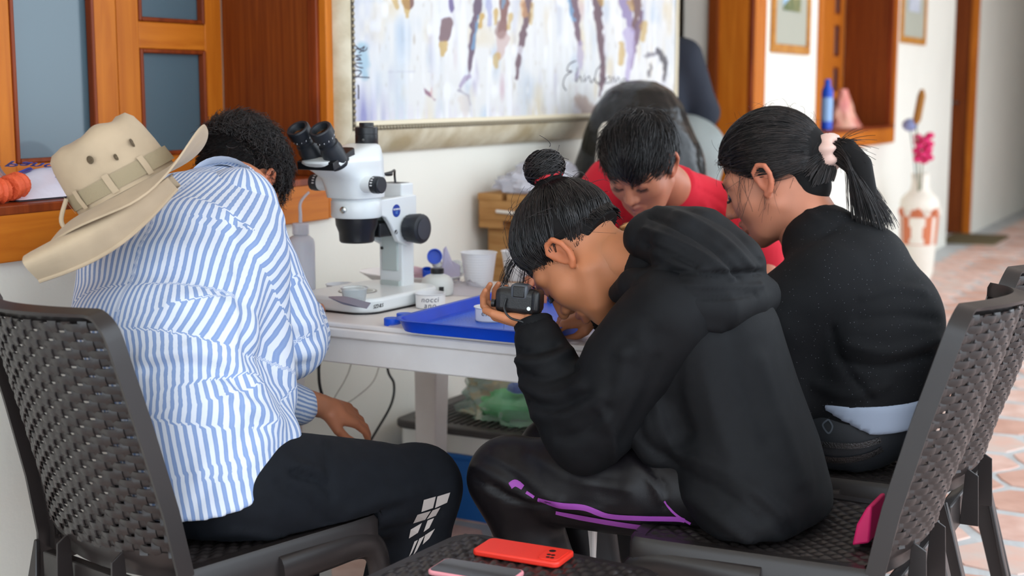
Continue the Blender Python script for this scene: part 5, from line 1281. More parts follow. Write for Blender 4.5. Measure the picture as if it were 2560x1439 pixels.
def sstep(x): x = np.clip(x, 0, 1); return x * x * (3 - 2 * x)
def baby_hair(n, hl, field, L=0.016, band=0.012, lift=0.002):
    """fine short hairs over the edge of the hairline (head space)"""
    r = scalp(n, lambda p: (p[:, 2] < hl(p) + band * 0.5) & (p[:, 2] > hl(p) - band) & ~((np.abs(p[:, 0]) > 0.058) & (np.abs(p[:, 1] + 0.004) < 0.034) & (p[:, 2] < 0.045)))
    nn = nrm3((r - SKC) / SKR ** 2); d = nrm3(field(r, 0) + RNG.standard_normal(r.shape) * 0.35); ts = np.linspace(0, 1, 5)[None, :, None]
    P = r[:, None, :] + d[:, None, :] * ts * L * (0.6 + 0.8 * RNG.random((n, 1, 1))); P = above_skull(P, 0.0015) + nn[:, None, :] * lift * (0.4 + ts); return P
def nape_field(P): return np.maximum(d_cone(P, (0, -0.050, 0.0), (0, -0.058, -0.040), 0.060, 0.050), P[:, 1] + 0.018 + (P[:, 2] + 0.05) * -0.35)
def nape_strands(n, tie, S=12, zmin=-0.052):
    a = (RNG.random(n) - 0.5) * 2.5; z = zmin + (0.010 - zmin) * RNG.random(n); t = np.clip(-z / 0.04, 0, 1); r = 0.0605 - 0.010 * t + 0.001; cy = -0.050 - 0.008 * t
    p0 = np.stack([r * np.sin(a), cy - r * np.cos(a), z], 1); ts = np.linspace(0, 1, S)[None, :, None]; d = tie - p0
    out = np.stack([np.sin(a), -np.cos(a), 0 * a], 1); return p0[:, None, :] + d[:, None, :] * ts + out[:, None, :] * 0.014 * np.sin(PI * ts) * (0.6 + 0.5 * RNG.random((n, 1, 1)))
def scalp(n, ok):
    out = []
    while len(out) < n:
        d = RNG.standard_normal((4 * n, 3)); d /= np.linalg.norm(d, axis=1)[:, None]; p = SKC + SKR * d; out.extend(p[ok(p)])
    return np.array(out[:n])
M_hair = mat('black_hair', (34, 29, 29), 0.34, spec=0.55, col2=(20, 17, 18), vscale=40)
M_hairb = mat('brown_black_hair', (44, 36, 34), 0.36, spec=0.5, col2=(22, 18, 18), vscale=40)
M_base = mat('hair_base', (16, 14, 14), 0.75, spec=0.2)
def shoes(root, P0, dirs, m):
    for (a, d) in zip(P0, dirs):
        a = np.array(a, float); d = nrm(d); h = np.array([a[0], a[1], 0.0])
        def fn(P): 
            q = d_chain(P, [h - d * 0.045 + (0, 0, .045), h + d * 0.08 + (0, 0, .045), h + d * 0.17 + (0, 0, .035)], [.045, .050, .036]); q = smin(q, d_cone(P, h + (0, 0, .05), h + (0, 0, .10), .046, .046), .03)
            return smax(q, 0.004 - P[:, 2], .004)
        V, Fc = surf_nets(fn, h + (-.26, -.26, -.01), h + (.26, .26, .18), .009); raw_obj('shoe', V, Fc, m, root)
def skin_mat(name, c): 
    return mat(name, c, 0.5, spec=0.35, sss=0.12, bump=0.12, bscale=420, bdist=0.0008, attr='tint')
def skin_obj(name, V, Fc, m, parent, base, Hloc=None, lips=True):
    b = np.array(lin(base)[:3]); col = np.tile(b, (len(V), 1))
    t = vnoise(V * 40.0)[:, None]; col = col * (1 + 0.10 * t)
    if Hloc is not None:
        L = Hloc(V); X = np.abs(L[:, 0])
        if lips:
            lm = np.exp(-((L[:, 2] + 0.0655) / 0.010) ** 2) * np.exp(-(X / 0.020) ** 4) * (L[:, 1] > 0.078); col = col * (1 - lm[:, None]) + np.array(lin((156, 88, 78))[:3]) * lm[:, None]
        e = np.exp(-(((X - 0.031) / 0.017) ** 2 + ((L[:, 2] - 0.016) / 0.0035) ** 2)) * (L[:, 1] > 0.05); col = col * (1 - 0.0 * e[:, None])
        ear = (X > 0.074) & (np.abs(L[:, 1]) < 0.03) & (np.abs(L[:, 2]) < 0.04); col[ear] = col[ear] * np.array([1.10, 0.92, 0.88])
    return raw_obj(name, V, Fc, m, parent, True, {'tint': np.concatenate([np.clip(col, 0, 1), np.ones((len(V), 1))], 1)})
def brows_lashes(Hw, parent, m):
    rows = []
    for s in (1, -1):
        for k in range(46):
            a = RNG.random(); x = 0.014 + 0.036 * a; z = 0.022 + 0.006 * math.sin(a * 2.4) + 0.003 * RNG.standard_normal(); y = 0.0935 - 0.20 * max(0, x - 0.018) ** 1.0 * (0.6 + a)
            p = np.array([x * s, y, z]); rows.append([p, p + (0.0035 * s, -0.0005, 0.002), p + (0.007 * s, -0.0015, 0.0022)])
        for k in range(26):
            a = k / 25; x = 0.019 + 0.025 * a; p = np.array([x * s, 0.0885 - 0.006 * abs(a - 0.4) * 2, -0.004 - 0.003 * math.sin(a * PI)]); rows.append([p, p + (0.001 * s * (a - .3) * 6, 0.005, -0.003), p + (0.0015 * s * (a - .3) * 8, 0.009, -0.0025)])
    V, Fc = strands(np.array(rows), 0.0005, 0.0002); return raw_obj('brows_and_lashes', Hw(V), Fc, m, parent)
# ================================================================== person in the black hoodie (sits facing +Y)
GX = 2.515
def hoodie_girl():
    root = thing('person', 'person in a black hoodie with hair in a bun, bent over the blue tray', 'person', (GX, 0.85, 0))
    skin = (180, 116, 80); Ms = skin_mat('skin_a', skin)
    Mh = mat('hoodie_cotton', (12, 13, 16), 0.72, spec=0.22, bump=0.35, bscale=700, bdist=0.0006, var=0.2, vscale=60)
    Mp = mat('track_pants', (17, 14, 17), 0.42, spec=0.28, bump=0.1, bscale=500)
    # ---- head
    Hc = np.array([GX, 1.214, 0.922]); fw = np.array([-0.10, 0.47, -0.88]); up = np.array([0.02, 0.86, 0.5])
    R = head_frame(fw, up); sc = 1.10
    Hw = lambda p: (p * sc) @ R.T + Hc
    Hl = lambda w: ((w - Hc) @ R) / sc
    neckw = np.array([GX, 1.045, 0.90]); nl = Hl(neckw)
    V1, F1 = surf_nets(lambda P: head_field(P, nl, 0.050), (-0.10, -0.25, -0.18), (0.10, 0.13, 0.15), 0.0027)
    # ---- hands
    wL = np.array([2.405, 1.262, 0.800]); wR = atX(1500, 778, 2.63)
    VL, FL = hand_mesh(wL, (0.12, 0.95, 0.12), (-0.15, -0.05, 0.98), 1, [(0.55, 1.0, 0.5), (0.6, 1.0, 0.5), (0.6, 1.0, 0.5), (0.6, 0.9, 0.5)], [(0.045, 0.046, -0.012), (0.072, 0.056, -0.018), (0.096, 0.054, -0.020)], 0.84, fore=wL + np.array([-0.01, -0.05, -0.08]))
    VR, FR = hand_mesh(wR, (-0.30, 0.82, -0.18), (0.35, 0.30, -0.9), -1, [(0.5, 0.7, 0.4), (0.7, 0.9, 0.5), (0.8, 1.0, 0.6), (0.8, 1.0, 0.6)], [(0.040, 0.040, -0.02), (0.068, 0.036, -0.036), (0.094, 0.022, -0.046)], 0.88, fore=wR + np.array([0.01, -0.10, 0.0]))
    # ---- body under the clothes
    spine = [(GX, 0.82, 0.50), (GX, 0.87, 0.64), (GX, 0.93, 0.77), (GX, 0.98, 0.86), (GX, 1.045, 0.915)]
    sd = [(1, 0, 0)] * 5
    hipL, kneeL, ankL = (2.44, 0.82, 0.50), (2.43, 1.325, 0.468), (2.45, 1.18, 0.09)
    hipR, kneeR, ankR = (2.60, 0.82, 0.50), (2.63, 1.32, 0.468), (2.62, 1.20, 0.09)
    shL, elL = (2.375, 0.965, 0.845), (2.368, 1.110, 0.600); shR, elR = (2.655, 0.975, 0.85), (2.72, 1.09, 0.68)
    def inner(P):
        d = d_tube(P, spine, [.14, .12, .14, .15, .07], [.095, .08, .09, .085, .055], sd)
        for h_, k_, a_ in ((hipL, kneeL, ankL), (hipR, kneeR, ankR)):
            d = smin(d, d_chain(P, [h_, k_, a_], [.075, .052, .034]), .03); d = smin(d, d_cone(P, a_, np.array(a_) + (0, .15, -.05), .036, .028), .02)
        for s_, e_, w_ in ((shL, elL, wL), (shR, elR, wR)): d = smin(d, d_chain(P, [s_, e_, w_], [.05, .038, .027]), .03)
        d = smin(d, d_cone(P, spine[-1], Hc, .055, .06), .03)
        return np.where(P[:, 1] < 1.0, np.maximum(d, 0.47 - P[:, 2]), d)
    V0, F0 = surf_nets(inner, (2.25, 0.65, 0.0), (2.82, 1.46, 1.0), 0.011)
    V, Fc = join([(Hw(V1), F1), (VL, FL), (VR, FR), (V0, F0)])
    skin_obj('body', V, Fc, Ms, root, skin, Hl)
    # ---- trousers
    def pants(P):
        d = d_chain(P, [(2.462, 0.83, 0.50), (2.44, 1.02, 0.490), (2.43, 1.20, 0.478), kneeL], [.090, .096, .088, .080])
        d = smin(d, d_chain(P, [kneeL, (2.44, 1.27, 0.33), ankL], [.079, .070, .058]), .03)
        e = d_chain(P, [(2.58, 0.83, 0.50), (2.62, 1.06, 0.49), kneeR], [.10, .095, .080]); e = smin(e, d_chain(P, [kneeR, (2.62, 1.25, 0.33), ankR], [.079, .068, .058]), .03)
        d = smin(d, e, .012); d = smin(d, d_ell(P, (GX, 0.81, 0.51), (.160, .09, .09)), .04)
        return d
    VP, FP = surf_nets(pants, (2.30, 0.62, 0.03), (2.76, 1.46, 0.66), 0.0075)
    VP[:, 2] = np.where((VP[:, 1] < 0.99) & (VP[:, 2] < 0.446), 0.446 + (VP[:, 2] - 0.446) * 0.04, VP[:, 2])
    VP = wrinkle(VP, FP, 0.003, (14, 9, 12), 3.0)
    VP = sculpt(VP, FP, [([(1195, 1170), (1260, 1200), (1340, 1262)], 13, .006), ([(1190, 1195), (1270, 1240), (1370, 1265)], 8, -.006), ([(1230, 1140), (1300, 1180), (1380, 1250), (1500, 1280)], 12, .005), ([(1230, 1215), (1300, 1250), (1380, 1262)], 9, -.005), ([(1330, 1130), (1420, 1190), (1560, 1220)], 16, .004), ([(1260, 1230), (1330, 1248), (1400, 1252)], 8, .004), ([(1560, 1140), (1620, 1190), (1660, 1250)], 12, .006), ([(1600, 1140), (1650, 1200), (1665, 1260)], 8, -.006)])
    raw_obj('trousers', VP, FP, Mp, root)
    hit = ray_hits(VP, FP)
    Mv = mat('purple_tape', (148, 66, 158), 0.6)
    for pts, w in (([(1345, 1247), (1400, 1262), (1460, 1268), (1520, 1288), (1600, 1294), (1690, 1296), (1712, 1300)], [4, 7, 7, 6, 6, 6, 5]), ([(1390, 1280), (1450, 1292), (1530, 1306), (1600, 1316), (1650, 1320)], [4, 6, 6, 6, 5]), ([(1276, 1214), (1290, 1207), (1308, 1218)], [8, 9, 7]), ([(1316, 1230), (1336, 1242)], [4, 4]), ([(1660, 1252), (1690, 1285), (1740, 1315), (1800, 1345)], [2, 3, 3, 3])):
        mm = ribbon(hit, pts, w)
        if mm.v: mm.obj('purple_tape', Mv, root, 60)
    mm = ribbon(hit, [(1262, 1248), (1275, 1290), (1300, 1340), (1330, 1400)], [2, 26, 34, 40], 0.0012)
    # ---- hoodie body, sleeves, hood
    sp2 = [(GX, 0.805, 0.47), (GX, 0.83, 0.55), (GX, 0.875, 0.66), (GX, 0.92, 0.765), (GX, 0.965, 0.85), (GX, 1.035, 0.905)]
    def hood_body(P):
        d = d_tube(P, sp2, [.185, .180, .170, .172, .165, .085], [.112, .114, .115, .122, .110, .075], [(1, 0, 0)] * 6)
        d = smin(d, d_cone(P, (2.41, 0.975, 0.80), (2.42, 1.06, 0.66), .07, .06), .05)         # cloth hanging off the chest
        d = smin(d, d_chain(P, [(2.40, 0.86, 0.53), (2.375, 0.80, 0.49)], [.075, .07]), .05)      # drape over the near hip
        d = smin(d, d_chain(P, [(2.40, 1.00, 0.62), (2.40, 0.985, 0.585)], [.05, .045]), .05)
        return smax(d, 0.449 - P[:, 2], .008)
    VB, FB = surf_nets(hood_body, (2.25, 0.62, 0.42), (2.80, 1.20, 1.02), 0.0075)
    VB = wrinkle(VB, FB, 0.004, (9, 9, 6), 1.0)
    VB = sculpt(VB, FB, [([(1560, 900), (1530, 980), (1545, 1080), (1570, 1140)], 22, .008), ([(1600, 930), (1590, 1010), (1600, 1090), (1650, 1140)], 14, -.010), ([(1640, 1000), (1660, 1080), (1700, 1130)], 16, .008), ([(1700, 880), (1690, 980), (1720, 1080)], 18, -.006), ([(1760, 860), (1780, 1000), (1830, 1150)], 24, .006), ([(1830, 830), (1860, 960), (1920, 1100)], 22, -.006), ([(1900, 900), (1950, 1050), (2000, 1200)], 24, .006), ([(1660, 1140), (1720, 1190), (1800, 1230), (1900, 1300)], 16, -.009), ([(1690, 1130), (1780, 1160), (1880, 1220), (1960, 1290)], 16, .007), ([(1720, 1240), (1800, 1300), (1880, 1360)], 14, .008), ([(1880, 1250), (1950, 1310), (2000, 1370)], 12, -.007)])
    VB = relax(VB, FB, 1, 0.5); raw_obj('hoodie', VB, FB, Mh, root)
    def sleeveL(P):
        d = d_chain(P, [(2.39, 0.965, 0.835), (2.368, 1.04, 0.74), (2.365, 1.095, 0.635), (2.366, 1.125, 0.60)], [.092, .088, .082, .074])
        d = smin(d, d_chain(P, [(2.366, 1.125, 0.60), (2.372, 1.175, 0.655), (2.385, 1.215, 0.715), (2.398, 1.243, 0.765)], [.072, .070, .062, .048]), .03)
        return d
    VS, FS = surf_nets(sleeveL, (2.25, 0.82, 0.48), (2.52, 1.34, 0.96), 0.007)
    VS = wrinkle(VS, FS, 0.003, (10, 12, 14), 7.0)
    VS = sculpt(VS, FS, [([(1290, 900), (1350, 905), (1420, 880)], 14, .009), ([(1275, 880), (1330, 880), (1395, 862)], 9, -.009), ([(1300, 960), (1370, 990), (1450, 965)], 14, .008), ([(1295, 930), (1360, 950), (1440, 920)], 10, -.008), ([(1340, 1040), (1420, 1040), (1500, 990)], 16, .007), ([(1320, 1005), (1390, 1020), (1470, 985)], 10, -.007), ([(1400, 1095), (1460, 1080), (1520, 1020)], 14, -.007), ([(1500, 1020), (1530, 1080), (1540, 1150)], 12, .006), ([(1560, 880), (1545, 980), (1500, 1060)], 18, .006), ([(1640, 900), (1610, 1000), (1560, 1100)], 16, -.006)])
    sl = raw_obj('sleeve', VS, FS, Mh, root)
    def cuff(w, a, nm, flip=1):
        w = np.array(w); a = np.array(a); d = nrm(w - a); u_, v_, _ = frame_of(d); rings = []
        n = 60
        for t, r in ((0, .044), (.012, .0415), (.03, .039), (.05, .038), (.062, .038), (.066, .036), (.062, .033), (.03, .032)):
            rings.append([a + d * t + (u_ * math.cos(q) + v_ * math.sin(q)) * (r + (.0014 if k % 2 and .005 < t < .064 else 0)) for k, q in enumerate(np.arange(n) * 2 * PI / n)])
        MB().grid(np.array(rings), closed_v=True).obj(nm, Mh, root, 50)
    cuff((2.408, 1.262, 0.80), (2.392, 1.232, 0.745), 'cuff')
    def sleeveR(P): return d_chain(P, [(2.645, 0.965, 0.84), (2.70, 1.05, 0.72), (2.715, 1.095, 0.69), wR + np.array([0.015, -0.06, 0.0])], [.085, .075, .068, .042])
    VS2, FS2 = surf_nets(sleeveR, (2.53, 0.85, 0.58), (2.82, 1.28, 0.96), 0.009); raw_obj('sleeve', wrinkle(VS2, FS2, .004, (10, 10, 12)), FS2, Mh, root)
    cuff(wR + np.array([-0.0, 0.0, 0.0]), wR + np.array([0.012, -0.052, 0.0]), 'cuff')
    def hood(P):
        d = d_tube(P, [(GX, 1.045, 0.972), (GX, 0.975, 0.962), (GX, 0.91, 0.912), (GX, 0.89, 0.865)], [.105, .150, .160, .135], [.055, .066, .068, .045], [(1, 0, 0)] * 4)
        Q = np.stack([np.abs(P[:, 0] - GX), P[:, 1], P[:, 2]], 1)
        d = smin(d, d_chain(Q, [(0.066, 1.095, 0.862), (0.100, 1.050, 0.885), (0.135, 0.985, 0.880), (0.145, 0.925, 0.858), (0.108, 0.872, 0.850), (0.0, 0.858, 0.856)], [.020, .032, .042, .044, .040, .040]), .02)
        d = smax(d, -d_ell(P, (GX, 1.115, 0.985), (.062, .075, .075)), .02)
        return d
    VH, FH = surf_nets(hood, (2.32, 0.77, 0.78), (2.71, 1.16, 1.07), 0.006)
    VH = wrinkle(VH, FH, 0.0025, (10, 16, 16), 5.0)
    VH = sculpt(VH, FH, [([(1640, 520), (1720, 545), (1810, 600), (1880, 670)], 9, .007), ([(1625, 540), (1700, 570), (1790, 625), (1850, 690)], 7, -.008), ([(1615, 575), (1680, 600), (1760, 640), (1830, 690)], 9, .007), ([(1610, 610), (1660, 630), (1740, 665)], 7, -.008), ([(1660, 505), (1750, 530), (1840, 580), (1905, 655)], 6, -.006), ([(1600, 690), (1700, 680), (1800, 685), (1905, 680)], 7, -.010), ([(1590, 715), (1690, 712), (1800, 718), (1900, 715)], 10, .006), ([(1585, 740), (1690, 740), (1800, 745), (1890, 735)], 4, -.004), ([(1560, 780), (1650, 790), (1740, 815), (1800, 825)], 12, .007)])
    raw_obj('hood', VH, FH, Mh, root)
    # ---- hair: smooth cap, strands swept up to the bun, bun coils, loose locks
    bun = np.array([0.0, -0.088, 0.124])
    def hl(p): return -0.004 + np.where(p[:, 1] > 0.015, (p[:, 1] - 0.015) * 1.0, 0.0) + np.where(p[:, 1] < -0.03, (p[:, 1] + 0.03) * 0.55, 0.0)
    ok = lambda p: (p[:, 2] > hl(p)) & ~((np.abs(p[:, 0]) > 0.058) & (np.abs(p[:, 1] + 0.006) < 0.020) & (p[:, 2] < 0.024))
    def cap(P):
        th = 0.0135 * sstep((P[:, 2] - hl(P)) / 0.050) - 0.003; k0 = d_ell(P, SKC, SKR) - th
        e = (np.maximum(np.abs(np.abs(P[:, 0]) - 0.080) - 0.024, np.hypot((P[:, 1] + 0.006) / 1.0, (P[:, 2] + 0.006) * 0.8) - 0.024))
        d = smax(smax(k0, hl(P) - P[:, 2], .003), -e, .004); d = smin(d, d_cone(P, SKC + (0, -0.04, 0.05), bun * 0.93, .05, .022), .03); return smin(d, np.maximum(nape_field(P) + 0.004, -0.018 - P[:, 2]), .012)
    VC, FC = surf_nets(cap, (-0.1, -0.15, -0.10), (0.1, 0.1, 0.16), 0.0032)
    roots = np.concatenate([scalp(2800, ok), scalp(1500, lambda p: ok(p) & (p[:, 2] < hl(p) + 0.02))])
    def fld(p, t): return nrm3(bun - p)
    P1 = comb(roots, fld, 12, np.linalg.norm(roots - bun, axis=1) / 10.5, .009, .0165, .07)
    q = (RNG.random(500) * 2 - 1) * 1.0; edge = np.stack([np.sin(q * 1.9) * 0.075, 0.055 + np.cos(q * 1.9) * 0.03, 0.05 + 0 * q], 1)
    S1 = strands(Hw(P1), .0010, .0005); SB = strands(Hw(baby_hair(900, hl, fld)), .00045, .0002)
    # bun: coils
    rows = []
    for k in range(420):
        a0 = RNG.random() * 2 * PI; rr = 0.022 + 0.014 * RNG.random(); hgt = 0.006 + 0.034 * RNG.random(); tw = 2.4 + RNG.random() * 1.6; ph = RNG.random() * 6
        ts = np.linspace(0, 1, 14); ang = a0 + tw * ts
        ax = nrm((0, -0.62, 0.78)); u_, v_, _ = frame_of(ax)
        z = hgt + 0.012 * np.sin(ts * 5 + ph); rad = (rr + 0.004) * np.sqrt(np.clip(1 - ((z - 0.022) / 0.036) ** 2, 0.05, 1))
        rows.append(bun + ax * z[:, None] + u_ * (np.cos(ang) * rad)[:, None] + v_ * (np.sin(ang) * rad)[:, None])
    for k in range(7):
        ax = nrm((0, -0.62, 0.78)); d = nrm(RNG.standard_normal(3) * 0.5 + (0, -1.0, -0.5)); p0 = bun + ax * (0.02 + 0.03 * RNG.random()) + d * 0.025; ts = np.linspace(0, 1, 14)[:, None]
        rows.append(p0 + d * ts * (0.012 + 0.02 * RNG.random()) + np.array([0, 0.0, 0.02]) * ts ** 2 * RNG.standard_normal() + RNG.standard_normal(3) * 0.008 * ts ** 2)
    S2 = strands(Hw(np.array(rows)), .0011, .0005)
    ax = nrm((0, -0.62, 0.78)); VBn, FBn = surf_nets(lambda P: smin(d_ell(P, bun + ax * 0.024, (0.031, 0.031, 0.031)), d_ball(P, bun, .02), .02) + 0.004 * np.sin(P[:, 0] * 260 + P[:, 2] * 160), bun - 0.07, bun + 0.09, 0.0035)
    # loose locks by the forehead, hanging straight down in the world
    rows = []
    for k in range(60):
        s = 1 if k % 3 else -1; p0 = Hw(np.array([s * (0.012 + 0.03 * RNG.random()), 0.066 + 0.010 * RNG.random(), 0.088 + 0.016 * RNG.random()])); ts = np.linspace(0, 1, 14)[:, None]; L = 0.09 + 0.04 * RNG.random()
        out = np.array([-0.006, 0.016 + 0.012 * RNG.random(), 0.0]) if k % 3 else np.array([0.01, 0.014, 0])
        rows.append(p0 + out * np.sin(ts * PI * 0.6) + np.array([0, 0, -L]) * ts ** 1.3 + RNG.standard_normal(3) * 0.008 * ts ** 2 + np.array([0, -0.012, 0]) * np.sin(ts * 6 + k) * ts * 0.4)
    for k in range(120):                                                            # flyaways round the outline
        p = scalp(1, ok)[0]; n_ = nrm((p - SKC) / SKR ** 2); t_ = nrm(np.cross(n_, RNG.standard_normal(3))); ts = np.linspace(0, 1, 14)[:, None]
        rows.append(Hw(p + n_ * 0.016 + t_ * ts * (0.02 + 0.04 * RNG.random()) + n_ * 0.016 * np.sin(ts * PI * 0.8) * RNG.random()))
    S3 = strands(np.array(rows), .00055, .0003)
    V, Fc = join([S1, S2, S3, SB, strands(Hw(nape_strands(500, bun * 0.9, 12, -0.022)), .0009, .0005)]); raw_obj('hair', V, Fc, M_hair, root); V, Fc = join([(Hw(VC), FC), (Hw(VBn), FBn)]); raw_obj('hair_base', V, Fc, M_base, root)
    rg = [Hw(bun * 0.985 + np.array([0, -0.62, 0.78]) * 0.004 + (frame_of((0, -0.62, 0.78))[0] * math.cos(a) + frame_of((0, -0.62, 0.78))[1] * math.sin(a)) * 0.026) for a in np.arange(24) * 2 * PI / 24]
    MB().tube(np.array(rg + rg[:1]), 0.0035, 8, False).obj('hair_tie', mat('red_elastic', (196, 40, 50), 0.6), root)
    brows_lashes(Hw, root, M_hair); shoes(root, [ankL, ankR], [(0, 1, 0), (0, 1, 0)], mat('black_shoe', (26, 25, 27), 0.5))
    return wL, wR, Hw
g1_wL, g1_wR, g1_H = hoodie_girl()
# compact camera in her near hand
cc = atX(1298, 752, 2.395)
cm = thing('compact_camera', 'small black compact camera held up in the hoodie wearer\'s hand', 'camera', cc)
xr = nrm((0.18, -0.95, -0.05)); yr = nrm(np.cross((0, 0, 1), xr)); zr = np.cross(xr, yr)
Rc = np.stack([xr, yr, zr], 1)
def cmm(mbx): mbx.v = [tuple(a) for a in np.array(mbx.v) @ Rc.T + cc]; return mbx
Mc = mat('camera_body_black', (22, 22, 24), 0.38, bump=0.2, bscale=400); Mc2 = mat('camera_grey', (70, 74, 80), 0.35)
cmm(MB().box((0, 0, 0), (0.094, 0.036, 0.052))).obj('camera_body', Mc, cm, 40, 0.014, seg=4)
cmm(MB().box((0.004, -0.004, 0.020), (0.036, 0.030, 0.030))).obj('flash_housing', Mc2, cm, 40, 0.006, seg=3)
cmm(MB().box((0.004, -0.0185, 0.021), (0.024, 0.004, 0.022))).obj('flash_window', Mc, cm, 40, 0.002)
cmm(MB().lathe([(0.0205, 0), (0.0205, 0.012), (0.018, 0.024), (0.014, 0.025)], (-0.008, 0.016, -0.004), (0, 1, 0), 28)).obj('lens_barrel', Mc, cm, 30)
cmm(MB().box((0.039, -0.004, 0.004), (0.018, 0.040, 0.044))).obj('grip', Mc, cm, 40, 0.008, seg=3)
cmm(MB().lathe([(0.004, 0), (0.004, 0.002)], (0.026, -0.018, -0.010), (0, -1, 0), 12)).obj('button', mat('chrome', (210, 210, 205)), cm)
cmm(MB().lathe([(0.0075, 0), (0.008, 0.007)], (-0.047, -0.006, -0.008), (-1, 0, 0), 14)).obj('strap_lug', Mc, cm)
cmm(MB().tube(smooth_path([(-0.020, -0.021, 0.006), (-0.022, -0.025, -0.014), (-0.008, -0.027, -0.030), (0.02, -0.028, -0.036), (0.045, -0.024, -0.05), (0.065, -0.02, -0.085)], 6), 0.0022, 7)).obj('strap_cord', Mc, cm)
sp_ = smooth_path([atX(1372, 812, 2.40), atX(1395, 838, 2.40), atX(1412, 852, 2.405), atX(1402, 868, 2.40), atX(1378, 862, 2.395)], 6)
MB().tube(sp_, 0.006, 8, True, 0.35, (1, 0, 0)).obj('strap_band', Mc, cm)
# tweezers in her far hand
tipw = atz(1352, 800, TZ + 0.008); tweezers('steel tweezers held in the hoodie wearer\'s far hand above the tray', tipw, g1_wR + np.array([-0.045, 0.092, -0.012]), M_steel, 0.005, 0.004)
